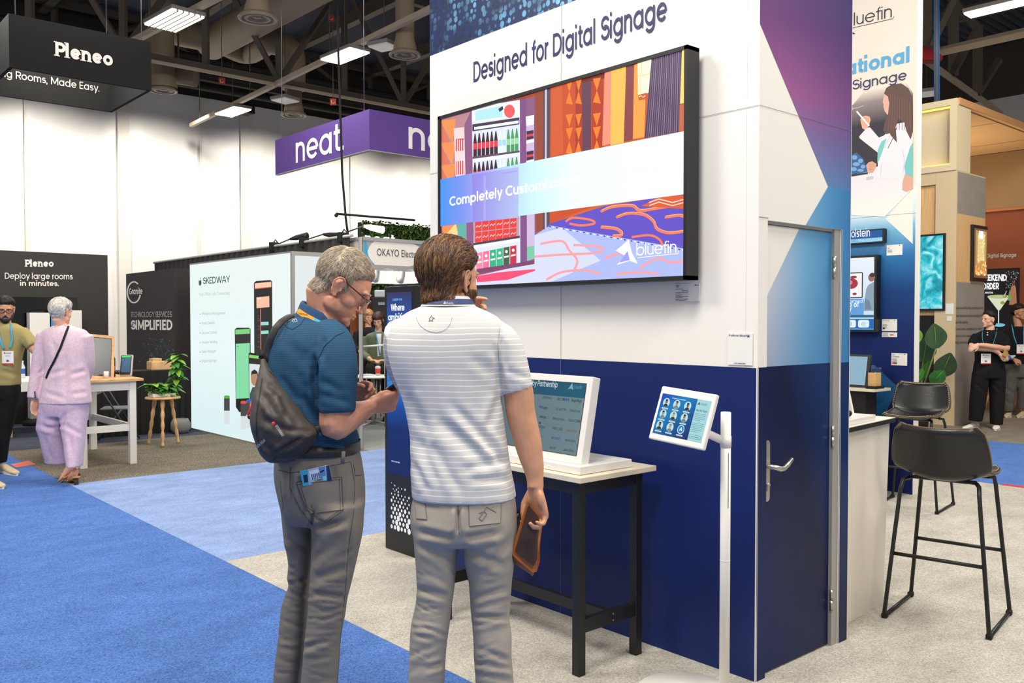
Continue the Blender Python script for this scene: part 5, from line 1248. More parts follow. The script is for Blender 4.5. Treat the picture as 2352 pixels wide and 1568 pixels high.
def teal():
 m=bpy.data.materials.new('screen_teal_water');m.use_nodes=True;nt=m.node_tree;L=nt.links.new;b=nt.nodes['Principled BSDF'];g=nt.nodes.new('ShaderNodeNewGeometry')
 n=nt.nodes.new('ShaderNodeTexNoise');n.inputs['Scale'].default_value=5;n.inputs['Detail'].default_value=5;n.inputs['Distortion'].default_value=1.2;L(g.outputs['Position'],n.inputs['Vector'])
 r=nt.nodes.new('ShaderNodeValToRGB');e=r.color_ramp.elements;e[0].position=.36;e[0].color=(*lin((0,130,150)),1);e[1].position=.68;e[1].color=(*lin((180,246,250)),1);k=e.new(.5);k.color=(*lin((10,190,205)),1)
 L(n.outputs[0],r.inputs[0]);L(r.outputs[0],b.inputs['Emission Color']);b.inputs['Emission Strength'].default_value=1;b.inputs['Base Color'].default_value=(.01,.01,.01,1);return m
a=Art(lambda y,z:Vector((cxx-.02,y,z)),(-1,0,0));a.r(6.43,1.72,5.665,2.80,teal());a.build('screen',t)
t=thing('popcorn_screen','narrow framed screen showing a lit jar on the wooden column face','display',(14.2,5.47,2.1))
MB().box((13.93,cyy-.04,2.14),(14.479,cyy-.001,2.98),.003).build('bezel',M_black,t)
a=Art(lambda x,z:Vector((x,cyy-.04,z)),(0,-1,0));a.r(13.975,2.19,14.47,2.93,E_(120,86,54));a.r(14.02,2.25,14.43,2.9,E_(186,150,92));a.r(14.1,2.45,14.36,2.86,E_(232,206,140));a.r(14.15,2.78,14.31,2.90,E_(240,246,255,1.2))
random.seed(4)
for k in range(70):a.e(random.uniform(14.03,14.43),2.24+random.random()**1.5*.2,.022,.02,(E_(236,140,60),E_(250,180,90),E_(255,222,160))[k%3],8)
for k in range(30):a.e(random.uniform(14.1,14.36),random.uniform(2.45,2.85),.012,.012,E_(255,236,180),7)
a.build('screen',t)
t=thing('header_box','beige lit header box with glowing yellow strips on top of the column','exhibition header',(14,6.5,3.74))
z0,z1=3.74,4.78
MB().box((cxx-.02,cyy,z0),(13.9,8.2,z0+.09)).box((cxx-.02,cyy,z1-.09),(13.9,8.2,z1)).box((cxx-.02,cyy,z0+.09),(13.9,cyy+.10,z1-.09)).box((cxx+.12,cyy+.1,z0+.09),(13.9,8.2,z1-.09)).build('frame',mat('header_beige',(224,206,168),.5),t)
M_yl=col((255,226,110),.4,1.6)
MB().box((cxx+.04,cyy+.12,z1-.115),(cxx+.07,8.1,z1-.095)).build('light_strip',M_yl,t);MB().box((cxx+.04,cyy+.12,z0+.095),(cxx+.07,8.1,z0+.115)).build('light_strip',M_yl,t)
t=thing('canopy','pale peach canopy panel reaching out over the brown booth wall','canopy',(15.7,6.5,4.7))
MB().box((13.92,cyy-.0,4.70),(18.3,9.5,4.76)).build('soffit',mat('canopy_peach',(236,196,142),.6),t);MB().box((13.46,cyy-.02,4.69),(18.3,cyy+.0,4.79)).build('front_edge',mat('canopy_edge',(206,150,98),.6),t)
a=Art(lambda x,y:Vector((x,y,4.70)),(0,0,-1));dk_=mat('canopy_joint',(120,84,50),.7);a.r(13.92,5.56,18.3,5.60,dk_);a.r(15.2,5.6,15.22,9.5,dk_);a.r(17.0,5.6,17.02,9.5,dk_);a.build('joints',t)
struct(MB().box((18.0,2.0,0),(18.1,12.0,4.70)).build('wall_brown',mat('wall_rust',(150,82,50),.7)))
t=thing('wall_band','olive brown band across the top of the rust wall','wall panel',(17.95,7,3.64));MB().box((17.93,2.0,3.64),(17.995,12.0,4.69)).build('panel',mat('band_olive',(158,130,92),.7),t);MB().box((17.90,2.0,3.60),(17.995,12.0,3.64)).build('ledge',mat('band_ledge',(196,122,78),.6),t)
t=thing('wall_lettering','raised letters reading Digital Signage on the rust coloured wall','lettering',(17.98,6.5,2.74))
px_letters(t,'S2 Digital Signage',(2254,592.5),(2335,589.5),9,dict(x=18.0),M_txt,weight=.12,lift=.01)
t=thing('poster_screen','black screen of a cocktail glass reading WEEKEND ORDER on the rust wall','display',(17.9,6.6,1.3))
MB().box((17.90,6.20,1.25),(17.995,7.45,2.52),.004).build('bezel',M_blackm,t)
fW=lambda u_,v_:on(u_,v_,x=17.9);a=Art(fW,(-1,0,0),base=.003);c=E_
a.p([(2244,621),(2340,619),(2340,762),(2244,766)],c(14,16,22))
random.seed(9)
for k in range(60):x,y=random.uniform(2310,2339),random.uniform(622,660);a.r(x,y,x+1.2,y+1.6,(c(150,190,190),c(90,130,140),c(220,210,160))[k%3])
a.p([(2268,681),(2320,679),(2297,712),(2292,712)],c(214,222,190));a.e(2294,681,26,4.5,c(186,190,140));a.e(2308,680,5,4,c(150,150,50));a.e(2303,695,5,4,c(160,156,60));a.line([(2312,668),(2306,682)],1.2,c(230,230,230));a.line([(2294,712),(2294,742)],2.5,c(200,210,214));a.e(2295,746,14,4,c(120,196,214))
a.p([(2318,700),(2322,662),(2328,645),(2334,662),(2336,700)],c(166,110,84));a.e(2328,650,4,6,c(90,60,44));a.p([(2314,690),(2320,664),(2324,690)],c(110,150,90))
a.build('screen',t)
px_letters(t,'WEEKEND',(2249,645),(2313,645),15,dict(x=17.9),c(245,248,250),weight=.16,lift=.012);px_letters(t,'ORDER',(2256,665),(2295,664),15,dict(x=17.9),c(245,248,250),weight=.16,lift=.012);px_letters(t,'MARTINI',(2263,674),(2281,674),4,dict(x=17.9),c(235,238,240),weight=.14,lift=.012)
for lab,(l,tp,r,b)in(('upper white card on the beige column edge beside the teal screen',(2172,697,2190,721)),('lower small white card on the beige column edge',(2175,726,2186,737))):
 A_,B_=on(l,tp,x=cxx),on(r,b,x=cxx);o=MB().box((cxx-.004,max(cyy+.01,B_.y),B_.z),(cxx-.0005,A_.y,A_.z)).build('wall_card',M_card);tag(o,lab,'sign')
# big leaved plant in front of the column
def big_plant():
 p=on(2140,985,z=0);base=Vector((12.7,5.72,0));t=thing('large_leaf_plant','big leaved green plant in a pot before the dark niche','plant',base)
 MB().lathe([(0,0),(.16,0),(.2,.36),(.18,.36),(.16,.3),(0,.3)],base+Vector((0,0,.001)),28).build('pot',mat('pot_charcoal',(52,50,48),.7),t)
 L_=[((2150,800),(2146,745),.34,M_green2),((2120,830),(2128,776),.34,M_green2),((2160,865),(2183,812),.34,M_green2),((2104,790),(2100,752),.22,M_green3),((2118,872),(2136,812),.10,M_green),((2140,880),(2168,850),.22,M_green),((2104,875),(2120,845),.12,M_green),((2133,850),(2130,812),.08,M_green3),((2092,850),(2082,790),.3,M_green2),((2076,840),(2060,800),.28,M_green)]
 for i,(b_,tip_,w_,m)in enumerate(L_):
  d=12.55+.12*((i*7)%5-2);B=on(*b_,d=d);T=on(*tip_,d=d-.05-.05*(i%3));v=T-B;ln=v.length
  st=MB().tube([base+Vector((.03*math.cos(i),.03*math.sin(i),.3)),base.lerp(B,.5)+Vector((0,0,.14)),B],.011,7).build('stem',mat('stem_green',(110,120,60),.6),t)
  up=-(FWH)*.9+Vector((0,0,.25));lb=MB();leaf(lb,B,v,ln*1.05,w_*1.0,.04,up.normalized(),.12,10);lb.build('leaf',m,t)
  rib=MB().tube([B-up*.003,B+v*.9+up*.012],[.006,.002],5).build('leaf_rib',M_green3,t)
big_plant()
# lounge chair glimpsed behind the women
t=thing('lounge_chair','pale grey lounge chair with slanting wooden legs behind the women','chair',(16.4,5.9,0));o=Vector((16.3,5.75,0))
MB().box(o+Vector((-.3,-.3,.40)),o+Vector((.3,.3,.50)),.05).build('seat',mat('lounge_grey',(170,164,156),.85),t);MB().obox(o+Vector((.3,.1,.7)),(.1,.62,.5),Matrix.Rotation(.2,3,'Y'),.04).build('backrest',mat('lounge_grey',(170,164,156),.85),t)
for sx_,sy_ in((-1,-1),(1,-1),(-1,1),(1,1)):MB().tube([o+Vector((sx_*.2,sy_*.2,.42)),o+Vector((sx_*.33,sy_*.3,.002))],[.024,.015],8).build('leg',M_oak,t)
# ================================================================== ROOF: trusses, rails, lamps, ducts
M_tr=mat('truss_paint',(96,88,76),.7);M_rail=mat('rail_cream',(196,180,156),.6);M_duct=mat('duct_tan',(152,136,112),.6)
def bar(mb,a_,b_,w_):mb.tube([a_,b_],w_*.6,4,smooth=False)
def truss_x(label,y,zb,zt,x0,x1,n0,dx,rail=True):
 t=thing('roof_truss',label,'truss',((x0+x1)/2,y,zb));mb=MB();mb.box((x0,y-.09,zb),(x1,y+.09,zb+.16)).build('lower_chord',M_tr,t);MB().box((x0,y-.09,zt),(x1,y+.09,zt+.16)).build('upper_chord',M_tr,t)
 if rail:MB().box((x0,y-.13,zb-.05),(x1,y-.10,zb+.02)).build('cable_tray',M_rail,t)
 x=n0;k=0
 while x<x1-dx:
  if x>x0:
   m=MB();bar(m,(x,y,zb+.1),(x,y,zt+.05),.15);m.build('vertical',M_tr,t)
   for s in(-1,1):
    if(k%2==0):m=MB();bar(m,(x,y,zb+.1),(x+s*dx,y,zt+.05),.13);m.build('diagonal',M_tr,t)
  x+=dx;k+=1
truss_x('deep steel roof truss crossing above the black hanging sign',19.2,7.0,9.75,-9,29,9.62-1.74*8,1.74)
truss_x('far steel roof truss close to the white sheeting',25.4,8.5,9.75,-9,29,-8,2.4,False)
for i,x in enumerate((3.2,6.2,9.5,12.8,16,19,22,25)):
 t=thing('roof_beam','steel beam under the roof deck, %s'%('above the black hanging sign','over the grid lamp','over the long lamp rail','beyond the long lamp rail','behind the white display wall','over the peach canopy','far beyond the canopy','by the end wall')[i],'beam',(x,12,9.6));MB().box((x-.11,-5,9.60),(x+.11,25.8,9.64)).box((x-.02,-5,9.64),(x+.02,25.8,9.98)).build('beam',M_tr,t)
for i,z in enumerate((8.2,8.55,8.95)):
 t=thing('roof_pipe','dark pipe running along the top of the far wall, %s of three'%('lowest','middle','highest')[i],'pipe',(10,25.0,z));MB().tube([(-9,25.0-.1*i,z),(29,25.0-.1*i,z)],.10,10).build('pipe',mat('pipe_dark',(44,40,36),.7),t)
def lamp_rail(label,a_,b_,hang):
 a_,b_=Vector(a_),Vector(b_);t=thing('lamp_rail',label,'rail',(a_+b_)/2);d=(b_-a_).normalized();mid=(a_+b_)/2
 MB().obox(mid,(.10,(b_-a_).length,.10),Vector((0,1,0)).rotation_difference(d).to_matrix()).build('channel',M_rail,t)
 for q in hang:p=a_.lerp(b_,q);MB().tube([p,(p.x,p.y,9.9)],.012,5).build('hanger',M_tr,t)
lamp_rail('long cream rail running from the white sheeting to the purple sign',(9.70,24.7,7.0),(9.20,11.0,7.0),(.05,.3,.6,.9))
lamp_rail('cream rail carrying the grid lamp by the black hanging sign',(5.93,18.2,7.0),(6.32,13.6,7.0),(.2,.8))
lamp_rail('short cream rail above the purple sign',(14.2,19.0,7.0),(13.5,12.0,7.0),(.2,.8))
def flat_lamp(label,c0,sx_,sy_,rz,grid=0,lit=True,box=None):
 t=thing('hall_lamp',label,'lamp',c0,rz,None);L=lambda n,mb,m:mb.build(n,m,t,local=True)
 L('housing',MB().box((-sx_/2,-sy_/2,.0),(sx_/2,sy_/2,.07),.01),mat('lamp_housing',(150,146,138),.5))
 L('diffuser',MB().box((-sx_/2+.02,-sy_/2+.02,-.03),(sx_/2-.02,sy_/2-.02,-.001),.005),M_lamp if lit else mat('lamp_dim',(196,194,188),.5,emit=.5))
 for k in range(grid):x=-sx_/2+sx_*(k+1)/(grid+1);L('grid_bar',MB().box((x-.012,-sy_/2,-.04),(x+.012,sy_/2,-.001)),mat('lamp_housing',(150,146,138),.5))
 L('hanger',MB().tube([(0,0,.07),(0,0,9.9-c0[2])],.008,5),M_tr)
 if box:L('driver_box',MB().box((sx_/2-.02,-.2,-.02),(sx_/2+.26,.2,.26),.01),M_blackm)
pA=on(400,42,z=6.9);flat_lamp('square grid lamp beside the black hanging sign',(pA.x,pA.y,6.87),.62,1.15,.08,5)
pA=on(792,124,z=6.9);flat_lamp('long bright lamp on the rail above the purple sign',(pA.x,pA.y,6.87),.5,1.1,.04)
pA=on(535,253,z=6.9);flat_lamp('bright lamp with a black box before the white sheeting',(pA.x,pA.y,6.87),.5,1.1,.04,0,True,1)
pA=on(655,230,z=6.8);flat_lamp('small white lamp hanging beside the air diffuser',(pA.x,pA.y,6.8),.5,.5,.3,0,False)
pA=on(882,103,z=6.9);flat_lamp('small dim square panel lamp near the white display wall',(pA.x,pA.y,6.87),.45,.5,.3,0,False)
pA=on(2312,8,z=6.9);flat_lamp('long bright strip lamp over the peach canopy',(pA.x,pA.y,6.87),.35,1.3,.02)
pA=on(2128,215,z=6.6);flat_lamp('small white lamp hanging beyond the header box',(pA.x,pA.y,6.6),.5,.5,.3,0,False)
def diffuser(mb,x,y,z,r):
 mb.lathe([(r*.25,z+.03),(r*.45,z+.02),(r*.55,z-.01),(r*.68,z-.012),(r*.74,z+.03),(r*.78,z+.03),(r*.86,z-.02),(r,z-.02),(r*1.02,z),(r*.9,z+.05),(r*.6,z+.09)],(x,y,0),36)
def duct_drop(label,px,py,d,ztop,r=.36,rp=.24):
 p=on(px,py,d=d);t=thing('air_diffuser',label,'air vent',(p.x,p.y,p.z));m=MB();diffuser(m,p.x,p.y,p.z,r);m.build('rings',mat('diffuser_tan',(150,136,116),.5),t)
 MB().lathe([(rp,p.z+.05),(rp,p.z+.14),(rp*.82,p.z+.3),(rp*.82,ztop)],(p.x,p.y,0),28).build('drop_pipe',M_duct,t);MB().lathe([(0,p.z+.04),(r*.3,p.z+.03),(r*.25,p.z+.01),(0,p.z)],(p.x,p.y,0),20).build('cone',mat('diffuser_tan',(150,136,116),.5),t);return p
t=thing('air_duct','thick tan spiral duct with two branches under the roof deck','duct',(9,19,8.4));DZ=8.4
J=on(498,92,z=DZ);E0=on(700,-20,z=DZ)
def spiral(pts,r):
 P=[];R_=[]
 for a_,b_ in zip(pts,pts[1:]):
  a_,b_=Vector(a_),Vector(b_);n=max(2,int((b_-a_).length/.12))
  for k in range(n):P.append(a_.lerp(b_,k/n));R_.append(r*(1.0 if k%2 else .985))
 P.append(Vector(pts[-1]));R_.append(r);return P,R_
def smooth_path(pts,n=5):
 out=[Vector(pts[0])]
 for i in range(1,len(pts)-1):
  a_,b_,c_=Vector(pts[i-1]),Vector(pts[i]),Vector(pts[i+1]);l=min((b_-a_).length,(c_-b_).length)*.4
  p0_,p2_=b_+(a_-b_).normalized()*l,b_+(c_-b_).normalized()*l
  for k in range(n+1):q=k/n;out.append(p0_*(1-q)**2+b_*2*q*(1-q)+p2_*q*q)
 out.append(Vector(pts[-1]));return out
J2=J+(J-E0).normalized()*.35
P,R_=spiral([E0+(E0-J)*2.2,J2],.40);MB().tube(P,R_,24).build('main_pipe',M_duct,t)
dl=on(375,205,d=20);P,R_=spiral(smooth_path([J,J+Vector((-1.0,.1,.0)),Vector((dl.x,dl.y+.5,DZ)),Vector((dl.x,dl.y+.4,dl.z+.6))]),.31);MB().tube(P,R_,20).build('branch_pipe',M_duct,t)
dr=on(675,262,d=22);P,R_=spiral(smooth_path([J,Vector((J.x+.9,J.y+.3,DZ-.1)),Vector((dr.x-.6,dr.y,DZ-.1)),Vector((dr.x,dr.y,DZ-.2)),Vector((dr.x,dr.y,dr.z+.6))]),.29);MB().tube(P,R_,20).build('branch_pipe',M_duct,t)
duct_drop('round air diffuser right beside the black hanging sign',375,208,20,9.95,.30,.3)
duct_drop('round air diffuser under the thick duct, largest one',592,42,15,9.8,.32,.22)
duct_drop('round air diffuser hanging above the purple sign corner',930,126,17,9.8,.30,.22)
duct_drop('round air diffuser before the white sheeting, lowest one',675,264,22,8.0,.31,.24)
# old drum lamp by the hanging sign
p=on(410,178,d=20.5);t=thing('drum_lamp','tan drum shaped flood lamp hung on the truss by the black sign','lamp',p)
MB().tube([p-RGT*.42+Z*.05,p+RGT*.40-Z*.02],[.14,.2],20).build('drum',M_duct,t);MB().obox(p+Z*.22,(.8,.3,.16),Matrix.Rotation(YAW,3,'Z')).build('ballast',mat('ballast_grey',(110,100,92),.6),t);MB().tube([p+Z*.3,p+Z*1.0],.02,6).build('hanger',M_tr,t)
for lab,(px,py)in(('small red tag under the truss before the sheeting',(510,186)),('small red tag high up beside the long rail',(761,42)),('small red tag above the purple sign',(765,234))):
 p=on(px,py,d=19);t=thing('rigging_tag',lab,'tag',p);M3=Matrix((RGT,Z,-FWH)).transposed();MB().obox(p,(.13,.14,.01),M3).build('plate',mat('tag_red',(168,48,42),.6),t)
 MB().tube([p+Z*.07,(p.x,p.y,9.95)],.008,5).build('cord',M_tr,t)
 mw=mat('tag_white',(230,200,190),.6);m=MB();m.tube([p-FWH*.008+RGT*x+Z*y for x,y in((-.03,.03),(-.03,-.03),(.03,-.03),(.03,.0))],.009,4);m.build('hook_mark',mw,t)
# right-hand roof steel
t=thing('roof_truss','grey steel truss falling behind the header box toward the end wall','truss',(21,8.5,7));A_,B_,C_=on(2118,133,z=7.0),on(2296,258,z=7.0),on(2420,60,z=7.0)
m=MB();bar(m,A_,B_,.16);m.build('chord',M_rail,t);m=MB();bar(m,A_+Vector((0,.1,.05)),C_,.16);m.build('chord',M_rail,t)
for px,py,px2,py2,w_ in((2190,175,2190,-40,.2),(2245,216,2246,60,.2),(2245,216,2296,136,.16),(2126,125,2126,-40,.22),(2190,0,2245,62,.2),(2188,172,2246,62,.14),(2138,108,2190,0,.14)):
 d0=(on(px,py,z=7.0)if py>100 else A_*.5+B_*.5).dot(FWH);m=MB();bar(m,on(px,py,d=d0),on(px2,py2,d=d0),w_);m.build('brace',M_tr,t)
t=thing('hoist_clamp','red hoist clamp on the grey truss by the partition','clamp',A_);p=A_-FWH*.2
MB().obox(p+RGT*.02,(.5,.3,.3),Matrix.Rotation(YAW,3,'Z'),.04).build('body',mat('hoist_red',(176,40,36),.5),t);MB().cyl(p+RGT*.25-Z*.05,.09,.14,14,FWH).build('wheel',mat('hoist_red',(176,40,36),.5),t)
t=thing('hanging_cable','grey pole of cables with blue lines dropping behind the header box','cable',on(2152,230,d=14.5))
MB().tube([on(2152,240,d=14.5),on(2150,-60,d=14.5)],.045,8).build('pole',mat('cable_grey',(116,112,106),.5),t);MB().tube([on(2157,240,d=14.45),on(2156,-60,d=14.45)],.012,6).build('blue_line',mat('cable_blue',(40,120,210),.4),t);MB().tube([on(2147,240,d=14.45),on(2146,-60,d=14.45)],.008,6).build('blue_line',mat('cable_blue',(40,120,210),.4),t)
# ================================================================== PEOPLE
import numpy as np
from mathutils.bvhtree import BVHTree
VIEW=np.array(FWD)
def project_np(co):
 q=co-np.array(EYEV);d=q@np.array(FWD)
 return CXP+FPX*(q@np.array(RGT))/d,CYP-FPX*(q@np.array(UPV))/d
def remesh(mb,vox,it=6,fac=.5):
 me=bpy.data.meshes.new('tmp');mb.bm.to_mesh(me);mb.bm.free();o=bpy.data.objects.new('tmp',me);COL.objects.link(o)
 r=o.modifiers.new('r','REMESH');r.mode='VOXEL';r.voxel_size=vox;r.use_smooth_shade=True
 if it:s=o.modifiers.new('s','SMOOTH');s.iterations=it;s.factor=fac
 dg=bpy.context.evaluated_depsgraph_get();out=bpy.data.meshes.new_from_object(o.evaluated_get(dg))
 bpy.data.objects.remove(o);bpy.data.meshes.remove(me)
 for p in out.polygons:p.use_smooth=True
 return out
def coords(me):
 a=np.empty(len(me.vertices)*3);me.vertices.foreach_get('co',a);b=np.empty(len(me.vertices)*3);me.vertices.foreach_get('normal',b)
 return a.reshape(-1,3),b.reshape(-1,3)
def setco(me,co):me.vertices.foreach_set('co',np.ascontiguousarray(co).ravel());me.update()
def creases(me,segs):
 """cloth folds: a furrow with raised lips along each segment (photo pixels, width in pixels, depth in metres), on the seen side"""
 co,no=coords(me);px,py=project_np(co);face=np.clip(-(no@VIEW)*2.0,0,1);dsp=np.zeros(len(co))
 for x0,y0,x1,y1,w,dep in segs:
  vx,vy=x1-x0,y1-y0;L2=vx*vx+vy*vy;t=((px-x0)*vx+(py-y0)*vy)/L2;tc=np.clip(t,0,1)
  L=math.sqrt(L2);sd=((px-x0)*-vy+(py-y0)*vx)/L;over=np.where(t<0,-t,np.where(t>1,t-1,0))*L
  fade=np.exp(-(over/(w*1.2))**2)*np.clip(np.sin(np.pi*np.clip(t,.04,.96))*1.8,0,1)
  dsp+=dep*fade*(-np.exp(-(sd/w)**2)+.75*np.exp(-((sd-1.9*w)/(1.2*w))**2)+.5*np.exp(-((sd+1.9*w)/(1.2*w))**2))
 setco(me,co+no*(dsp*face)[:,None]);return me
def ruffle(me,scale,amp,stretch=(1,1,1),seed=0):
 co,no=coords(me);st=Vector(stretch)
 d=np.array([noise.noise(Vector((c[0]*st.x,c[1]*st.y,c[2]*st.z))*scale+Vector((seed,seed,seed)))for c in co]);setco(me,co+no*(d*amp)[:,None]);return me
def dress(name,me,m,parent):
 me.materials.clear();me.materials.append(m);return link_mesh(name,me,parent)
def ring(d0,py,l,r,dy=0.0,b=.1,e=2.3,n=26):
 d=d0+dy;C=on((l+r)/2,py,d=d);a=(r-l)/2*d/FPX;out=[]
 for i in range(n):
  t=2*PI*i/n;c,s=math.cos(t),math.sin(t)
  out.append(C+RGT*(a*math.copysign(abs(c)**(2/e),c))+FWH*(b*math.copysign(abs(s)**(2/e),s)))
 return out
def dense(rows,k=4):
 """smoothly interpolate section rows"""
 R_=np.array(rows,float);out=[]
 for i in range(len(R_)-1):
  p0=R_[max(i-1,0)];p1=R_[i];p2=R_[i+1];p3=R_[min(i+2,len(R_)-1)]
  for j in range(k):
   t=j/k;out.append(.5*((2*p1)+(-p0+p2)*t+(2*p0-5*p1+4*p2-p3)*t*t+(-p0+3*p1-3*p2+p3)*t**3))
 out.append(R_[-1]);return[list(r)for r in out]
def loft(mb,d0,rows,shrink=0.0,e=2.3,k=4):
 rs=[]
 for row in dense(rows,k):
  py,l,r=row[0],row[1]+shrink*FPX/d0,row[2]-shrink*FPX/d0;dy=row[3]if len(row)>3 else 0;b=row[4]if len(row)>4 else(r-l)/2*d0/FPX*.9
  if r-l<2:m_=(l+r)/2;l,r=m_-1,m_+1
  rs.append(ring(d0,py,l,r,dy,max(.01,b-shrink),e))
 mb.rings(rs,True);return mb
def limb(mb,d0,pts,grow=0.0,k=4,n=16):
 """pts: (px, py, dy, radius)"""
 P=dense(pts,k);mb.tube([on(p[0],p[1],d=d0+p[2])for p in P],[max(.004,p[3]+grow)for p in P],n);return mb
# ---- head, in its own frame: x = person's right, y = forward, z = up, origin between the ears
def head_shapes(mb,M,jaw=1.0,female=False):
 old=mb.M;mb.M=M;S_=mb.sphere
 S_((0,-.014,.044),1,14,(.0765,.098,.087));S_((0,.030,.022),1,12,(.067,.066,.082));S_((0,.036,-.045),1,12,(.055*jaw,.056,.056));S_((0,.070,-.080),1,10,(.030*jaw,.026,.024));S_((0,.086,-.090),1,10,(.018,.014,.014))
 for s in(-1,1):
  S_((s*.036,.046,-.018),1,8,(.031,.034,.032));S_((s*.050,.012,-.058),1,8,(.014,.034,.026));S_((s*.027,.084,.035),1,8,(.025,.012,.010));S_((s*.0125,.103,-.030),1,8,(.0085,.011,.0075))
# ear: helix rim, lobe, inner plate, inner fold
  rim=[(.073,.013,.006),(.077,.013,.019),(.081,.008,.030),(.085,-.003,.036),(.088,-.015,.032),(.089,-.023,.018),(.087,-.0225,.001),(.083,-.016,-.015),(.079,-.008,-.027),(.076,.001,-.032),(.073,.007,-.024)]
  mb.tube([(s*x,y,z)for x,y,z in rim],[.0032,.0036,.0038,.004,.004,.004,.004,.0045,.0060,.0055,.004],8)
  S_((s*.0755,-.006,.002),1,8,(.0052,.016,.027));S_((s*.070,-.004,0),1,8,(.010,.014,.026));mb.tube([(s*.0835,-.001,.024),(s*.0855,-.011,.012),(s*.0835,-.0125,-.004),(s*.080,-.008,-.016)],.0030,6);S_((s*.0765,.0105,-.004),1,6,(.0055,.005,.008))
 mb.tube([(0,.092,.034),(0,.100,.016),(0,.105,-.006),(0,.1085,-.020),(0,.104,-.029)],[.0085,.0085,.0105,.0125,.008],10)
 S_((0,.092,-.0535),1,8,(.022,.0125,.0062));S_((0,.090,-.064),1,8,(.019,.0135,.0070));S_((0,.082,-.045),1,8,(.02,.014,.01))
 mb.M=old
def head_carve(me,M):
 Mi=np.array(M.inverted());co,no=coords(me);h=co@Mi[:3,:3].T+Mi[:3,3];fw=np.array(M.to_3x3()@Vector((0,1,0)));R_=np.array(M.to_3x3())
 def g(c,r):return np.exp(-(((h-np.array(c))/np.array(r))**2).sum(1))
 d=np.zeros_like(co)
 for s in(-1,1):
  d-=fw*(.0095*g((s*.031,.094,.020),(.018,.03,.011)))[:,None];d+=np.array(M.to_3x3()@Vector((-s,-.2,0)))*(.0065*g((s*.083,.003,-.004),(.009,.0075,.012)))[:,None]
  d-=fw*(.0018*g((s*.026,.1,-.040),(.006,.02,.014)))[:,None]
 d-=fw*(.0035*g((0,.104,-.0588),(.024,.02,.0022)))[:,None];d-=fw*(.003*g((0,.1,-.073),(.016,.02,.005)))[:,None]
 setco(me,co+d);return me
def eyes(parent,M,iris=(70,60,50)):
 for s in(-1,1):
  c=M@Vector((s*.031,.0728,.017));f=(M.to_3x3()@Vector((0,1,-.35))).normalized()
  e=MB().sphere(c,.0122,10).build('eye',mat('eye_white',(226,220,214),.15),parent);MB().lathe([(0,.0006),(.0052,.0)],c+f*.0118,14,axis=f).build('iris',mat('iris_dark',iris,.2),e)
  lid=MB();lid.M=M;lid.sphere((s*.031,.0742,.0200),.0124,8);lid.tube([(s*(.031-.0145),.0855,.018),(s*(.031-.007),.0885,.0245),(s*.031,.0893,.0262),(s*(.031+.008),.087,.0245),(s*(.031+.0155),.0805,.018)],.0028,6);lid.build('eyelid',None if False else M_skinlid,parent)
M_skinlid=mat('skin_lid',(196,138,112),.5)
def head_matrix(center,yaw,pitch,roll=0.0,scale=1.0):
 """yaw measured from straight away from the photographer, positive to the photo's right"""
 f=(RGT*math.sin(yaw)+FWH*math.cos(yaw))*math.cos(pitch)-Z*math.sin(pitch);r=f.cross(Z).normalized();u=r.cross(f)
 r2=r*math.cos(roll)+u*math.sin(roll);u2=r2.cross(f)*1.0
 return Matrix.Translation(center)@Matrix((r2,f,u2)).transposed().to_4x4()@Matrix.Scale(scale,4)
def hair_cap(me,M,test,thick,seed=0,rough=.0015):
 """lift the scalp faces that pass test(x, y, z) into a cap of the given thickness"""
 co,no=coords(me);Mi=np.array(M.inverted());h=co@Mi[:3,:3].T+Mi[:3,3];hn=no@Mi[:3,:3].T
 hn/=np.maximum(1e-9,np.linalg.norm(hn,axis=1))[:,None]
 sc=M.to_scale().x;ok=np.array([(-.13<v[0]<.13)and abs(v[1])<.14 and-.14<v[2]<.16 and test(*v)for v in h])if len(h)<400000 else None
 ok&=~((np.abs(h[:,0])>.0775)&(h[:,1]>-.034)&(h[:,1]<.020)&(h[:,2]<.043)&(h[:,2]>-.04))
 mb=MB();idx={};faces=[]
 for p in me.polygons:
  if all(ok[i]for i in p.vertices):faces.append(p)
 edge={}
 for p in faces:
  for k in p.edge_keys:edge[k]=edge.get(k,0)+1
 lev={i:0 for k,n_ in edge.items()if n_==1 for i in k};front=set(lev);nb={}
 for k in edge:nb.setdefault(k[0],[]).append(k[1]);nb.setdefault(k[1],[]).append(k[0])
 for q in range(1,5):
  front={j for i in front for j in nb[i]if j not in lev}
  for j in front:lev[j]=q
 for p in faces:
  for i in p.vertices:
   if i not in idx:
    t=thick(*h[i])if callable(thick)else thick;lv=lev.get(i,5);t=-.001 if lv==0 else t*sc*(lv/5)**.7
    c=co[i]+no[i]*(t+rough*noise.noise(Vector(h[i])*90+Vector((seed,0,0))));idx[i]=mb.bm.verts.new(c)
  f=mb.bm.faces.new([idx[i]for i in p.vertices]);f.smooth=True
 return mb
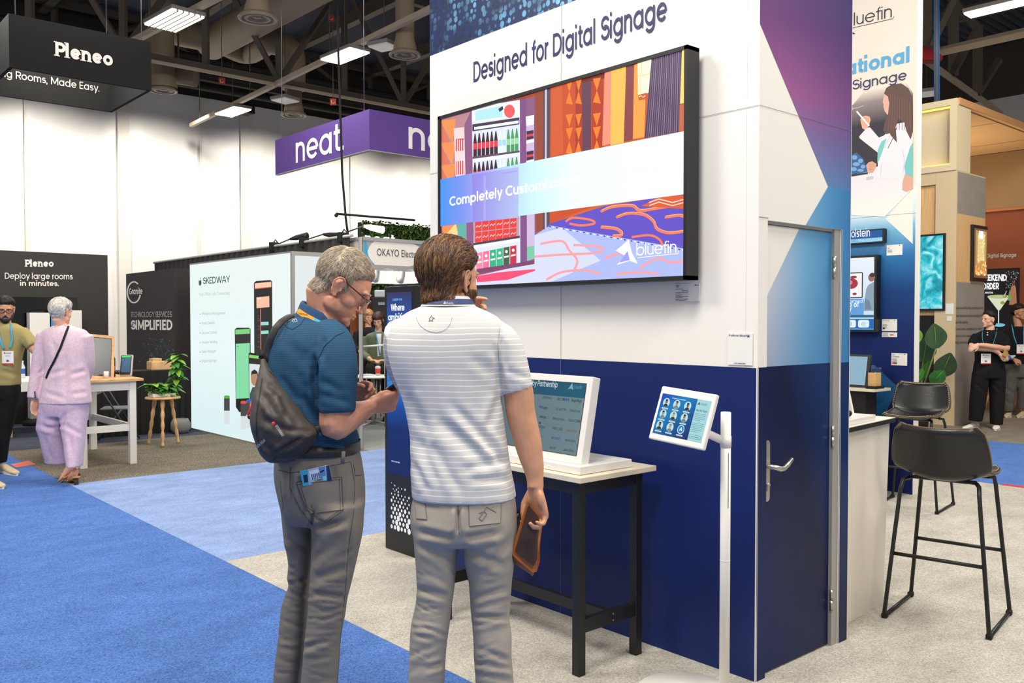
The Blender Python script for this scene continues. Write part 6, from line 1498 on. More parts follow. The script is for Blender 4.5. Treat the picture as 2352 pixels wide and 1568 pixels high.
def strands(mb,M,n,region,flow,length,w,lift,steps=6,seed=1,nm=3,taper=.25):
 """tapered hair strands combed over the cap"""
 random.seed(seed);mb.bm.normal_update();mb.bm.faces.ensure_lookup_table();bv=BVHTree.FromBMesh(mb.bm);Mi=M.inverted();out=[]
 fs=[f for f in mb.bm.faces];
 for _ in range(n):
  f=random.choice(fs);p=f.calc_center_median();hp=Mi@p
  if not region(*hp):continue
  path=[];L=length*random.uniform(.6,1.25);st=L/steps;ok=True;jit=Vector((random.gauss(0,.18),random.gauss(0,.18),random.gauss(0,.18)))
  for k in range(steps+1):
   loc,nr,i_,ds=bv.find_nearest(p)
   if loc is None:ok=False;break
   if nr.dot(p-loc)<0 and ds>1e-6:pass
   lf=lift*(.3+.7*(k/steps))*random.uniform(.8,1.2)if callable(lift)is False else lift(k/steps)
   q=loc+nr*lf;path.append((q,nr));fl=M.to_3x3()@(Vector(flow(*(Mi@loc)))+jit);fl=fl-nr*fl.dot(nr)
   if fl.length<1e-6:break
   p=loc+fl.normalized()*st
  if ok and len(path)>2:out.append((path,random.randrange(nm)))
 for path,mi in out:
  rows=[]
  for k,(q,nr)in enumerate(path):
   t=(path[min(k+1,len(path)-1)][0]-path[max(k-1,0)][0]).normalized();s=t.cross(nr).normalized();ww=w*(1-(1-taper)*(k/(len(path)-1))**1.6)*(.5 if k==0 else 1)
   rows.append([q-s*ww,q+nr*ww*.5,q+s*ww])
  vs=[[mb.bm.verts.new(p_)for p_ in r]for r in rows]
  for a_,b_ in zip(vs,vs[1:]):
   for i in range(2):f=mb.bm.faces.new((a_[i],a_[i+1],b_[i+1],b_[i]));f.material_index=mi;f.smooth=True
 return mb
# ---- hand: wrist at origin, y along the fingers, z out of the back of the hand; side = +1 for a left hand (thumb at +x)
def hand_shapes(mb,M,side,curls,spread=.05,thumb=None,sc=1.0):
 old=mb.M;mb.M=M@Matrix.Scale(sc,4);s=side
 sec=[]
 for y,w,t,zz in((-.012,.027,.020,0),(.012,.029,.019,0),(.035,.037,.0175,-.001),(.06,.0415,.0155,-.001),(.083,.042,.0135,0),(.097,.038,.010,0)):
  sec.append([Vector((w*math.copysign(abs(math.cos(a))**.8,math.cos(a))+s*.002,y,zz+t*math.copysign(abs(math.sin(a))**.8,math.sin(a))))for a in[2*PI*k/20 for k in range(20)]])
 mb.rings(sec,True);mb.sphere((s*.024,.03,-.010),1,8,(.016,.028,.014));mb.sphere((-s*.026,.035,-.008),1,8,(.013,.032,.012))
 for i,(bx,by,ln)in enumerate(((.0305,.092,.072),(.0105,.097,.080),(-.0100,.094,.074),(-.0295,.086,.058))):
  a1,a2,a3=curls[i];p=Vector((s*bx,by,0));ang=0;yaw=s*(-(i-1.5))*spread;pts=[p-Vector((0,.02,0)),p]
  for q,a_ in((.45,a1),(.31,a2),(.24,a3)):
   ang+=a_;d=Vector((math.sin(yaw)*math.cos(ang),math.cos(yaw)*math.cos(ang),-math.sin(ang)));p=p+d*ln*q;pts.append(p)
  r=.0092 if i<3 else .0080
  P,R_=[],[]
  rr=[r,r*1.04,r*.98,r*.9,r*.74]
  for k in range(len(pts)-1):
   for j in range(3):P.append(pts[k].lerp(pts[k+1],j/3));R_.append(rr[k]+(rr[k+1]-rr[k])*j/3)
  P.append(pts[-1]);R_.append(rr[-1]);mb.tube(P,R_,10);mb.sphere(pts[-1],r*.76,6)
  for k in(1,2,3):mb.sphere(pts[k],rr[k]*1.03,6)
 th=thumb or[(.028,.022,-.006),(.047,.045,-.012),(.058,.068,-.016),(.060,.092,-.018)]
 tp=[Vector((s*x,y,z))for x,y,z in th];mb.tube(tp,[.014,.0125,.0105,.0085],10);mb.sphere(tp[-1],.0088,6);mb.sphere(tp[2],.0108,6)
 mb.M=old
def frame(o,y,z):
 y=Vector(y).normalized();z=Vector(z);z=(z-y*z.dot(y)).normalized();x=y.cross(z)
 return Matrix.Translation(o)@Matrix((x,y,z)).transposed().to_4x4()
def shoe(parent,toe,heel,m,ms,w=.048,h=.075,name='shoe'):
 toe,heel=Vector(toe),Vector(heel);toe.z=heel.z=.001;y=(toe-heel);L=y.length;y.normalize();x=y.cross(Z).normalized();u=x.cross(y);rs=[]
 for q,ww,hh in((0,.55,.8),(.06,.72,1),(.25,.78,.98),(.45,.85,.78),(.65,1.0,.56),(.85,.9,.44),(.97,.55,.34),(1,.3,.25)):
  c=heel+y*L*q;rs.append([c+x*(w*ww*math.copysign(abs(math.cos(a))**.85,math.cos(a)))+u*(.012+hh*h*.5+hh*h*.5*math.copysign(abs(math.sin(a))**.8,math.sin(a)))for a in[2*PI*k/18 for k in range(18)]])
 o=MB().rings(rs,True).build(name,m,parent);sl=[]
 for k in range(28):
  a=2*PI*k/28;q=.5+.51*math.cos(a);ww=(.8 if q<.4 else 1.02)*(1-max(0,q-.75)*1.4);sl.append(heel+y*L*q+x*(w*ww*math.sin(a)**1*1.04)+u*.0)
 MB().poly(sl,.022,u).build('sole',ms,o);return o
SKIN1=mat('skin_pink',(208,148,120),.48,vary=(38,.08),bump=(300,.035),sss=.12)
SKIN2=mat('skin_fair',(210,154,120),.48,vary=(30,.08),bump=(300,.035),sss=.12)
SKIN3=mat('skin_olive',(190,136,104),.5,vary=(24,.08),sss=.1);SKIN4=mat('skin_light',(222,170,140),.5,vary=(24,.06),sss=.1)
def stripe_mat(name,base,line,period,duty,dark=None,wob=.004,rough=.85,weave=500):
 m=bpy.data.materials.new(name);m.use_nodes=True;nt=m.node_tree;L=nt.links.new;b=nt.nodes['Principled BSDF'];b.inputs['Roughness'].default_value=rough;b.inputs['Specular IOR Level'].default_value=.25
 tc=nt.nodes.new('ShaderNodeTexCoord');n=nt.nodes.new('ShaderNodeTexNoise');n.inputs['Scale'].default_value=5;L(tc.outputs['Object'],n.inputs['Vector'])
 sp=nt.nodes.new('ShaderNodeSeparateXYZ');L(tc.outputs['Object'],sp.inputs[0])
 ma=nt.nodes.new('ShaderNodeMath');ma.operation='MULTIPLY_ADD';ma.inputs[1].default_value=wob*4;L(n.outputs[0],ma.inputs[0]);L(sp.outputs['Z'],ma.inputs[2])
 mo=nt.nodes.new('ShaderNodeMath');mo.operation='DIVIDE';mo.inputs[1].default_value=period;L(ma.outputs[0],mo.inputs[0])
 fr=nt.nodes.new('ShaderNodeMath');fr.operation='FRACT';L(mo.outputs[0],fr.inputs[0])
 r=nt.nodes.new('ShaderNodeValToRGB');r.color_ramp.interpolation='LINEAR';e=r.color_ramp.elements;e[0].position=0;e[0].color=(*lin(line),1);e[1].position=1;e[1].color=(*lin(base),1)
 for p,c in((duty,line),(duty+.04,dark or base),(duty+.12,base),(.96,base),(.985,dark or base)):k=e.new(p);k.color=(*lin(c),1)
 L(fr.outputs[0],r.inputs[0]);n2=nt.nodes.new('ShaderNodeTexNoise');n2.inputs['Scale'].default_value=weave;L(tc.outputs['Object'],n2.inputs['Vector'])
 mr=nt.nodes.new('ShaderNodeMapRange');mr.inputs[1].default_value=.3;mr.inputs[2].default_value=.7;mr.inputs[3].default_value=.95;mr.inputs[4].default_value=1.03;L(n2.outputs[0],mr.inputs[0])
 mx=nt.nodes.new('ShaderNodeMix');mx.data_type='RGBA';mx.blend_type='MULTIPLY';mx.inputs[0].default_value=1;L(r.outputs[0],mx.inputs[6]);L(mr.outputs[0],mx.inputs[7]);L(mx.outputs[2],b.inputs['Base Color'])
 bp=nt.nodes.new('ShaderNodeBump');bp.inputs['Strength'].default_value=.06;bp.inputs['Distance'].default_value=.002;L(n2.outputs[0],bp.inputs['Height']);L(bp.outputs[0],b.inputs['Normal']);return m
def cloth(name,rgb,fine=420,var=.08,big=0,rough=.9):
 return mat(name,rgb,rough,bump=(max(fine,500),.07),vary=(fine if not big else big,var),spec=.2)
def onto(me_list,mp):
 """pull flat trim pieces onto a garment"""
 pass
class Drape:
 """finds the seen surface of a garment under a photo pixel so trim can be laid on it"""
 def __init__(s,me):
  bm=bmesh.new();bm.from_mesh(me);s.bv=BVHTree.FromBMesh(bm);bm.free()
 def at(s,px,py,lift=.002):
  r=ray(px,py).normalized();loc,nr,i,d=s.bv.ray_cast(EYEV,r)
  if loc is None:return None
  return loc-r*lift
 def patch(s,mb,poly,lift=.002,n=10):
  """quad patch (4 corners) laid on the cloth"""
  (a,b,c,d)=poly;rows=[]
  for j in range(n+1):
   t=j/n;row=[]
   for i in range(n+1):
    q=i/n;x=(a[0]*(1-q)+b[0]*q)*(1-t)+(d[0]*(1-q)+c[0]*q)*t;y=(a[1]*(1-q)+b[1]*q)*(1-t)+(d[1]*(1-q)+c[1]*q)*t
    p=s.at(x,y,lift);row.append(p)
   rows.append(row)
  for j in range(n):
   for i in range(n):
    q=[rows[j][i],rows[j][i+1],rows[j+1][i+1],rows[j+1][i]]
    if all(v is not None for v in q):f=mb.bm.faces.new([mb.bm.verts.new(v)for v in q]);f.smooth=True;f.material_index=mb.cur
  bmesh.ops.remove_doubles(mb.bm,verts=mb.bm.verts[:],dist=.00005);return mb
 def line(s,mb,pts,w,lift=.0015,sub=6):
  P=[]
  for(a,b)in zip(pts,pts[1:]):
   for k in range(sub):t=k/sub;P.append(s.at(a[0]+(b[0]-a[0])*t,a[1]+(b[1]-a[1])*t,lift))
  P.append(s.at(*pts[-1],lift));P=[p for p in P if p is not None]
  if len(P)>1:mb.tube(P,w,5)
  return mb
HAIR=lambda n,*cs:[mat('%s_%d'%(n,i),c,.55,spec=.35,vary=(60,.25))for i,c in enumerate(cs)]
M_sole=mat('sole_white',(228,224,216),.7)
def rand_folds(seed,boxes):
 """boxes: (x0, y0, x1, y1, count, length, slope, width, depth)"""
 random.seed(seed);out=[]
 for x0,y0,x1,y1,n,ln,sl,w,dp in boxes:
  for _ in range(n):
   x,y=random.uniform(x0,x1),random.uniform(y0,y1);l=ln*random.uniform(.6,1.3);s=sl+random.uniform(-.25,.25);out.append((x-l/2,y-l*s/2,x+l/2,y+l*s/2,w*random.uniform(.7,1.3),dp*random.uniform(.25,.65)))
 return out
# ------------------------------------------------------------------ man in the striped shirt, from behind
def man_striped():
 d0=2.86;P=thing('person','man with brown hair in a white and grey striped polo shirt seen from behind','person',on(1070,1838,d=d0))
 tor=[(690,984,1074,.01,.062),(702,968,1092,.005,.075),(714,940,1120,0,.088),(730,916,1146,0,.10),(752,899,1160,0,.115),(775,890,1164,0,.124),(800,888,1160,0,.128),(826,893,1154,0,.128),(860,903,1150,0,.124),(907,921,1152,0,.12),(956,935,1158,0,.115),(1009,942,1164,0,.117),(1071,942,1174,0,.125),(1111,944,1182,0,.13),(1142,946,1187,0,.133)]
 arm=[(1150,800,0,.05),(1187,885,0,.049),(1196,948,0,.0475),(1211,1009,0,.045),(1219,1045,-.005,.040),(1225,1071,-.01,.0345),(1229,1100,-.015,.0275),(1230,1120,-.02,.0265)]
 larm=[(922,780,.02,.04),(930,840,.12,.038),(950,880,.24,.038),(970,830,.30,.04),(1010,755,.27,.03),(1029,716,.22,.026)]
 yaw=math.radians(40);HC=on(1033,648,d=d0+.03);M=head_matrix(HC,yaw,math.radians(4))
 lg_l=[(1195,944,1060,0,.105),(1235,950,1056,0,.10),(1290,955,1050,0,.09),(1326,957,1047,0,.084),(1362,957,1043,0,.08),(1391,953,1038,0,.08),(1435,944,1033,-.005,.082),(1489,941,1026,-.005,.08),(1568,937,1021,-.005,.078),(1650,938,1014,0,.072),(1750,940,1005,0,.066),(1815,938,1006,0,.068)]
 lg_r=[(1195,1054,1188,0,.105),(1254,1061,1184,0,.098),(1301,1068,1181,0,.09),(1333,1075,1177,0,.084),(1380,1080,1173,0,.08),(1417,1083,1170,0,.08),(1460,1086,1175,-.005,.082),(1507,1088,1176,-.005,.08),(1568,1092,1181,-.005,.078),(1650,1094,1180,0,.072),(1750,1100,1176,0,.066),(1815,1100,1180,0,.068)]
 hips=[(1128,952,1182,0,.118),(1162,944,1187,0,.128),(1190,942,1188,0,.134),(1222,946,1187,0,.128),(1244,962,1172,0,.10)]
# body
 mb=MB();loft(mb,d0,tor,.02);loft(mb,d0,hips,.02);loft(mb,d0,lg_l,.015);loft(mb,d0,lg_r,.015);limb(mb,d0,arm);limb(mb,d0,larm)
 head_shapes(mb,M);mb.tube([M@Vector((0,-.028,-.02)),M@Vector((0,-.034,-.06)),on(1030,700,d=d0+.0),on(1030,725,d=d0)],[.054,.054,.056,.07],20)
 hand_shapes(mb,frame(on(1230,1122,d=d0-.02),RGT*.16-Z,RGT*.72+FWH*.62),-1,[(.75,1.15,.6),(.72,1.2,.6),(.68,1.2,.6),(.62,1.1,.6)],.03,[(.026,.02,-.008),(.040,.045,-.022),(.040,.072,-.034),(.034,.098,-.040)])
 hand_shapes(mb,frame(on(1032,712,d=d0+.21),RGT*.95+Z*.14-FWH*.2,FWH*.8+Z*.5),1,[(.15,.3,.2),(.35,.6,.35),(.45,.8,.45),(.55,.9,.5)],.06,None,.92)
 me=remesh(mb,.0036,5,.5);head_carve(me,M);body_me=me.copy();dress('body',me,SKIN2,P)
 eyes(P,M)
# shirt
 mb=MB();loft(mb,d0,tor);limb(mb,d0,[(1112,772,0,.060),(1146,786,0,.064),(1166,820,0,.060),(1178,860,0,.057),(1188,897,0,.0545)]);limb(mb,d0,[(925,760,.0,.062),(922,800,.06,.062),(930,850,.14,.058),(945,880,.2,.054)])
 me=remesh(mb,.0065,7)
 fs=[(1142,800,1150,905,8,.007),(1150,905,1120,985,9,.006),(1000,960,1130,1070,14,.0075),(1040,930,1150,1050,10,.006),(960,1000,1010,1120,13,.0075),(985,1010,1060,1135,12,.006),(1060,1080,1180,1050,10,.005),(950,1060,985,1130,9,.006),(1100,985,1165,1075,10,.006),(930,900,985,1000,12,.005),(1150,770,1165,850,7,.005),(1160,850,1215,868,7,.003),(1080,820,1140,860,12,.003),(1070,1100,1180,1100,9,.004)]
 creases(me,fs);ruffle(me,6,.003,seed=2)
 sm=me.copy();sh=dress('shirt',me,stripe_mat('striped_jersey',(212,209,204),(244,242,238),.0180,.20,(196,194,192),.003),P);D=Drape(sm)
 cm=mat('collar_rib',(226,224,219),.9,bump=(500,.2));mb=MB()
 c0=[ring(d0,py,l,r,dy,b,2.2,40)for py,l,r,dy,b in((686,984,1074,.012,.064),(680,983,1075,.013,.066),(681,981,1077,.012,.069),(692,973,1086,.008,.077),(703,966,1093,.004,.083))]
 mb.rings(c0,False);mb.build('collar',cm,sh)
 mb=MB();c0=[ring(d0,py,l,r,dy,b,2.2,40)for py,l,r,dy,b in((687,976,1083,.009,.0755),(698.5,968,1091,.005,.0835))];mb.rings(c0,False);mb.tube([on(975,700,d=d0+.05),on(985,760,d=d0+.12),on(1000,880,d=d0+.14)],.006,6);lan=mb.build('lanyard',mat('lanyard_navy',(28,52,104),.6),P)
 for u0,u1,vy in((1018,1042,693.5),(976,986,701)):
  dN=d0-.078 if u0>1000 else d0-.05;a_,b_=on(u0+5,vy+4,d=dN),on(u1,vy+5.0,d=dN);letters(lan,'bluefin',a_,b_,Z,M_card,.0062,.12,lift=.001);q=on(u0,vy+4.5,d=dN);MB().poly([q,q+RGT*.008,q+RGT*.005+Z*.010],.0006,-FWH).build('fin_mark',M_card,lan)
 mb=MB();D.line(mb,[(956,728),(959,738),(966,748),(976,756),(988,761),(1003,763),(1016,760),(1026,754),(1034,744),(1039,727)],.0006);D.line(mb,[(1148,748),(1144,790),(1146,830)],.0007);mb.build('yoke_seam',mat('seam_grey',(176,175,176),.9),sh)
 mb=MB()
 star=[(986,731),(989,728),(991,724),(993,729),(998,730),(993,733),(994,738),(990,735),(985,738),(987,733)];D.line(mb,star+star[:1],.0007,sub=2);mb.build('star_mark',mat('seam_dark',(90,90,96),.9),sh)
# trousers
 mb=MB();loft(mb,d0,hips);loft(mb,d0,lg_l);loft(mb,d0,lg_r);me=remesh(mb,.0065,5)
 fs=[(1052,1165,1052,1228,5,.012),(955,1218,1048,1240,8,.007),(1060,1238,1150,1222,8,.008),(1066,1262,1160,1300,9,.007),(1172,1236,1100,1330,9,.007),(960,1250,1040,1290,8,.004),(1080,1372,1172,1350,7,.006),(950,1350,1035,1372,8,.006)]+rand_folds(5,[(965,1385,1020,1470,9,64,.15,3.8,.0055),(955,1300,1030,1568,9,50,.3,3,.004),(1095,1280,1165,1568,9,50,-.3,3,.004),(1100,1370,1165,1440,10,70,-.15,5.5,.006),(1105,1470,1170,1568,8,70,.35,6,.006),(955,1480,1010,1568,7,66,-.3,6,.005),(965,1290,1040,1360,4,60,.6,7,.004),(1090,1290,1165,1350,4,60,-.8,7,.004)])
 creases(me,fs);ruffle(me,9,.002,seed=8);tm=me.copy();M_tr2=cloth('trouser_stone',(168,159,146),520,.09);tr=dress('trousers',me,M_tr2,P);D=Drape(tm)
 M_st=mat('stitch_stone',(128,120,112),.9)
 for poly in([(1077,1150),(1152,1146),(1150,1200),(1078,1208)],[(952,1152),(976,1158),(980,1192),(956,1190)]):
  pk=D.patch(MB(),poly,.0022).build('back_pocket',M_tr2,tr);mb=MB();D.line(mb,poly[1:]+poly[:1],.0009,.003);mb.build('pocket_stitching',M_st,tr)
 mb=MB();D.line(mb,[(1100,1178),(1112,1174),(1118,1180),(1106,1196),(1100,1190),(1118,1164),(1140,1176)],.0009,.0034);D.line(mb,[(1052,1162),(1053,1195),(1055,1226)],.0012,.001);mb.build('seam',M_st,tr)
 for x,xx in((972,-.02),(1140,.02)):shoe(P,on(x+2,1838,d=d0+.17),on(x,1838,d=d0-.09),mat('shoe_tan',(120,84,54),.6),M_sole)
# hair and beard
 def t1(x,y,z):
  if y>.05:return z>.062+(y-.05)*.3
  if y>.012:return z>.034+(y-.012)*.7
  if y>-.020:return z>.038
  return z>(-.082 if y<-.045 else-.040+(y+.020)*1.5)
 hm=HAIR('hair_brown',(104,70,40),(74,49,31),(140,97,54),(56,38,27))
 mb=hair_cap(body_me,M,t1,lambda x,y,z:.013+.007*max(0,min(1,(z-.0)/.1)),3,.003);mb.mats=hm
 def fl(x,y,z):return(x*1.5,-1.0+max(0,-y-.02)*9,-.15-max(0,-y-.01)*16-max(0,.05-z)*6)
 strands(mb,M,2600,lambda*a:True,fl,.095,.0020,.0055,7,4,4);mb.build('hair',None,P,recalc=False)
 def t2(x,y,z):return(z<-.018 and y>.026 and z>-.12 and y<.12 and(abs(x)>.022 or z<-.075))or(x>.04 and .006<y<.03 and-.06<z<.03)
 mb=hair_cap(body_me,M,t2,.005,6,.002);mb.mats=hm;strands(mb,M,900,lambda*a:True,lambda x,y,z:(0,.3,-1),.018,.0012,.0045,4,8,2);mb.build('beard',None,P,recalc=False)
 return P,D
man_striped()
def folio():
 d0=2.86;t=thing('tablet_folio','brown leather tablet folio held in the striped shirt man\'s lowered hand','tablet case',on(1200,1316,d=2.82));ml=mat('leather_tan',(168,96,36),.55,bump=(120,.1),vary=(20,.12));md=mat('leather_dark',(66,42,28),.6,vary=(14,.35));ms=mat('tablet_edge',(56,60,64),.4,.4)
 dt,df=d0+.015,d0-.055
 T=[on(1202,1154,d=dt),on(1238,1166,d=dt+.06),on(1220,1306,d=dt+.06),on(1157,1268,d=dt)]
 n=((T[1]-T[0]).cross(T[3]-T[0])).normalized();n=-n if n.dot(FWH)>0 else n
 MB().poly(T,.010,-n).build('tablet',ms,t)
 F_=[on(1211,1155,d=df),on(1234,1180,d=df+.01),on(1247,1200,d=df+.035),on(1241,1240,d=df+.03),on(1240,1290,d=df+.02),on(1233,1312,d=df+.02),on(1225,1315,d=df+.015),on(1176,1270,d=df)]
 MB().poly(F_,.004,-n).build('cover_flap',ml,t)
 I_=[on(1214,1160,d=df-.003),on(1234,1184,d=df+.006),on(1238,1200,d=df+.015),on(1234,1240,d=df+.015),on(1233,1282,d=df+.012),on(1225,1299,d=df+.008),on(1184,1265,d=df-.003)]
 MB().poly(I_,.003,n).build('suede_panel',md,t)
 a_,b_=F_[7],F_[6];c_,e_=T[3],T[2];rs=[]
 for q in range(9):
  an=PI*q/8;dn=Vector((0,0,-1))*(.016*math.sin(an));f_=(1-math.cos(an))/2;rs.append([a_.lerp(c_,f_)+dn+RGT*-.004*math.sin(an),b_.lerp(e_,f_)+dn])
 mb=MB();mb.rings(rs,False,True,False);o=mb.build('spine',ml,t);sm=o.modifiers.new('thick','SOLIDIFY');sm.thickness=.004
 for q in(.25,.62,.84):p=T[0].lerp(T[3],q);MB().tube([p+(T[3]-T[0])*-.03-FWH*.002-RGT*.003,p+(T[3]-T[0])*.03-FWH*.002-RGT*.003],.0022,6).build('edge_button',M_alu,t)
folio()
# ------------------------------------------------------------------ man in the blue polo looking at his phone
def man_polo():
 d0=3.05;P=thing('person','grey haired man in a blue polo shirt and glasses looking down at a phone','person',on(700,1770,d=d0))
 tor=[(722,700,722,-.01,.055),(728,687,742,-.01,.074),(736,669,758,0,.094),(748,649,778,0,.118),(770,628,800,0,.14),(797,613,808,0,.155),(850,606,806,0,.163),(900,608,802,0,.162),(950,618,804,0,.155),(985,627,818,0,.152),(1008,634,824,0,.150),(1024,640,820,0,.143)]
 hips=[(1016,642,818,0,.138),(1040,637,826,0,.146),(1072,634,832,0,.15),(1105,635,836,0,.152),(1140,642,837,0,.148),(1172,650,836,0,.138),(1196,660,828,0,.11)]
 lf=[(1150,646,735,.04,.10),(1203,653,724,.05,.095),(1232,656,722,.05,.092),(1283,666,718,.05,.085),(1319,664,714,.05,.08),(1340,666,712,.05,.08),(1362,657,710,.05,.08),(1399,648,708,.045,.08),(1471,640,702,.04,.078),(1507,636,699,.04,.077),(1568,631,692,.04,.074),(1650,630,686,.04,.068),(1745,628,690,.04,.066)]
 ln=[(1150,702,837,-.045,.105),(1203,714,834,-.05,.10),(1232,717,830,-.05,.096),(1290,716,818,-.05,.088),(1344,712,806,-.05,.082),(1380,710,797,-.05,.08),(1417,707,792,-.05,.08),(1471,701,782,-.05,.078),(1507,698,779,-.05,.077),(1568,692,775,-.05,.074),(1650,692,768,-.05,.068),(1745,694,774,-.05,.066)]
 arm=[(776,800,-.11,.05),(772,880,-.14,.051),(769,940,-.15,.0505),(768,978,-.155,.047),(790,968,-.13,.045),(815,951,-.09,.042),(832,944,-.05,.035),(845,937,-.02,.029),(850,934,0,.0275)]
 farm=[(745,800,.13,.05),(745,900,.20,.048),(760,950,.24,.045),(790,925,.22,.038),(812,902,.17,.028)]
 M=head_matrix(on(782,662,d=d0-.0),math.radians(84),math.radians(35),0,.98)
 mb=MB();loft(mb,d0,tor,.02);loft(mb,d0,hips,.02);loft(mb,d0,lf,.015);loft(mb,d0,ln,.015);limb(mb,d0,arm);limb(mb,d0,farm);head_shapes(mb,M,1.04)
 mb.tube([M@Vector((0,-.035,-.01)),M@Vector((0,-.045,-.05)),on(742,714,d=d0),on(732,740,d=d0)],[.053,.054,.055,.07],22);mb.tube([M@Vector((0,.03,-.07)),on(754,735,d=d0)],[.035,.04],14)
 hand_shapes(mb,frame(on(848,935,d=d0-.005),RGT*.90+Z*.17+FWH*.30,-FWH*.82-Z*.42+RGT*.1),-1,[(.95,1.25,.5),(1.05,1.3,.6),(1.1,1.35,.6),(1.15,1.3,.6)],.02,[(.02,.026,-.004),(.040,.05,-.008),(.036,.078,-.018),(.024,.102,-.026)],.94)
 hand_shapes(mb,frame(on(806,905,d=d0+.165),RGT*.86+Z*.22-FWH*.42,FWH*.70+Z*.40),1,[(.55,.65,.4),(.8,1.0,.5),(.85,1.1,.5),(.9,1.1,.5)],.03,[(.024,.024,-.008),(.044,.05,-.02),(.050,.076,-.032),(.046,.104,-.040)],.98)
 me=remesh(mb,.0034,5);head_carve(me,M);bm_=me.copy();dress('body',me,SKIN1,P);eyes(P,M,(60,66,72))
# polo
 mb=MB();loft(mb,d0,tor);limb(mb,d0,[(748,770,-.06,.066),(768,794,-.11,.068),(772,850,-.135,.070),(773,905,-.145,.064),(774,946,-.15,.060)]);limb(mb,d0,[(735,770,.08,.07),(745,840,.16,.066),(748,920,.21,.06)])
 me=remesh(mb,.0065,6);fs=[(722,800,728,940,8,.008),(730,830,716,890,8,.006),(690,900,740,985,10,.006),(720,985,800,1012,8,.008),(725,1008,815,1018,6,.007),(735,870,790,905,9,.004),(740,905,806,925,8,.004),(700,800,716,860,10,.005),(660,780,700,840,12,.004),(780,985,824,995,6,.007),(745,770,738,830,7,.006),(640,860,690,930,10,.005)]
 creases(me,fs);ruffle(me,7,.003,seed=4);sm=me.copy();sh=dress('shirt',me,stripe_mat('blue_jersey',(40,80,110),(35,71,99),.0075,.3,None,.004,.8),P);D=Drape(sm)
 mb=MB();D.line(mb,[(792,762),(772,770),(744,796),(730,826),(727,860)],.0013,.001);D.line(mb,[(648,740),(660,752),(672,756),(690,745),(700,730)],.001,.001);D.line(mb,[(733,944),(750,948),(775,950),(800,949),(812,946)],.0012,.001);mb.build('seam',mat('seam_blue',(20,54,86),.9),sh)
 mb=MB();D.line(mb,[(671,738),(674,731),(676,737),(679,731),(683,738),(678,740),(671,738)],.0012,.002,3);mb.build('chest_mark',mat('mark_pale',(180,196,206),.8),sh)
 mcol=mat('collar_blue',(30,70,108),.85,bump=(420,.2));c_=[]
 for k,(py,l,r,dy,b)in enumerate(((694,700,757,.0,.060),(690,696,762,0,.066),(694,692,768,0,.071),(712,685,780,0,.083),(724,678,790,0,.092))):
  rg=ring(d0,py,l,r,dy,b,2.2,44);c_.append([p-Z*(.085*max(0,((p-rg[22]).dot(RGT))/.1)*.62)for p in rg])
 MB().rings(c_,False).build('collar',mcol,sh)
 def band(py0,py1,wd,m,name,i0,i1,lift):
  rs=[]
  for py,l,r,dy,b in((py0,689-lift,777+lift,0,.081),(py1,684-lift,785+lift,0,.089)):
   rg=ring(d0,py,l,r,dy,b,2.2,88);rg=[p-Z*(.085*max(0,((p-rg[44]).dot(RGT))/.1)*.62)for p in rg];rs.append([rg[k%88]for k in range(i0,i1)])
  return MB().rings(rs,False,True,False).build(name,m,P)
 lo=band(705,716,1,mat('lanyard_orange',(236,158,36),.6),'lanyard',43,67,.6);lb_=band(705,716,1,mat('lanyard_sky',(66,174,214),.6),'lanyard',66,90,.6)
 a_,b_=on(686,722,d=d0-.072),on(708,725.5,d=d0-.093);letters(lo,'CRESTRON',a_,b_,Z,mat('lanyard_ink',(60,48,40),.6),.0065,.13,lift=.002)
 a_,b_=on(738,731,d=d0-.094),on(760,745,d=d0-.082);letters(lb_,'CRESTRON',a_,b_,Z,mat('lanyard_ink2',(24,70,110),.6),.0065,.13,lift=.003)
# belt and trousers
 mb=MB();mb.rings([ring(d0,py,637,826,0,b,2.3,60)for py,b in((1013,.1475),(1012,.151),(1036,.1535),(1037,.149))],False);mb.build('belt',mat('belt_leather',(44,42,40),.45),P)
 mb=MB();loft(mb,d0,hips);loft(mb,d0,lf);loft(mb,d0,ln);me=remesh(mb,.0065,5)
 fs=[(718,1150,714,1215,5,.011),(716,1212,786,1200,7,.008),(722,1228,800,1190,9,.005),(655,1232,712,1262,8,.005),(664,1316,708,1336,6,.008),(662,1340,706,1330,5,.006),(665,1300,700,1322,6,.006),(720,1330,800,1300,9,.005),(714,1362,796,1372,7,.006),(668,1080,666,1150,6,.006),(806,1090,800,1330,4,.003)]+rand_folds(9,[(655,1360,695,1440,8,55,.2,5,.005),(715,1370,785,1450,9,60,-.1,4,.0055),(705,1290,800,1560,10,46,.25,3,.004),(650,1230,700,1560,9,40,-.2,3,.004),(705,1450,770,1568,9,60,-.25,6,.005),(640,1450,690,1568,7,55,.2,6,.005),(725,1240,805,1300,3,60,-.7,7,.004)])
 creases(me,fs);ruffle(me,9,.002,seed=12);tm=me.copy();M_g=cloth('trouser_grey',(126,120,112),520,.1);tr=dress('trousers',me,M_g,P);D2=Drape(tm);ms=mat('stitch_grey',(74,70,68),.9)
 poly=[(681,1107),(785,1095),(787,1170),(704,1180)];pk=D2.patch(MB(),poly,.003).build('back_pocket',M_g,tr);mb=MB();D2.line(mb,[(681,1107),(785,1095),(788,1172),(748,1200),(704,1170),(681,1107)],.0013,.0035);D2.line(mb,[(683,1112),(783,1100)],.0009,.0038);D2.line(mb,[(689,1112),(707,1166),(748,1194),(782,1170),(780,1100)],.0008,.0038);mb.build('pocket_stitching',ms,tr)
 poly=[(634,1108),(643,1104),(650,1160),(646,1180)];D2.patch(MB(),poly,.002).build('back_pocket',M_g,tr)
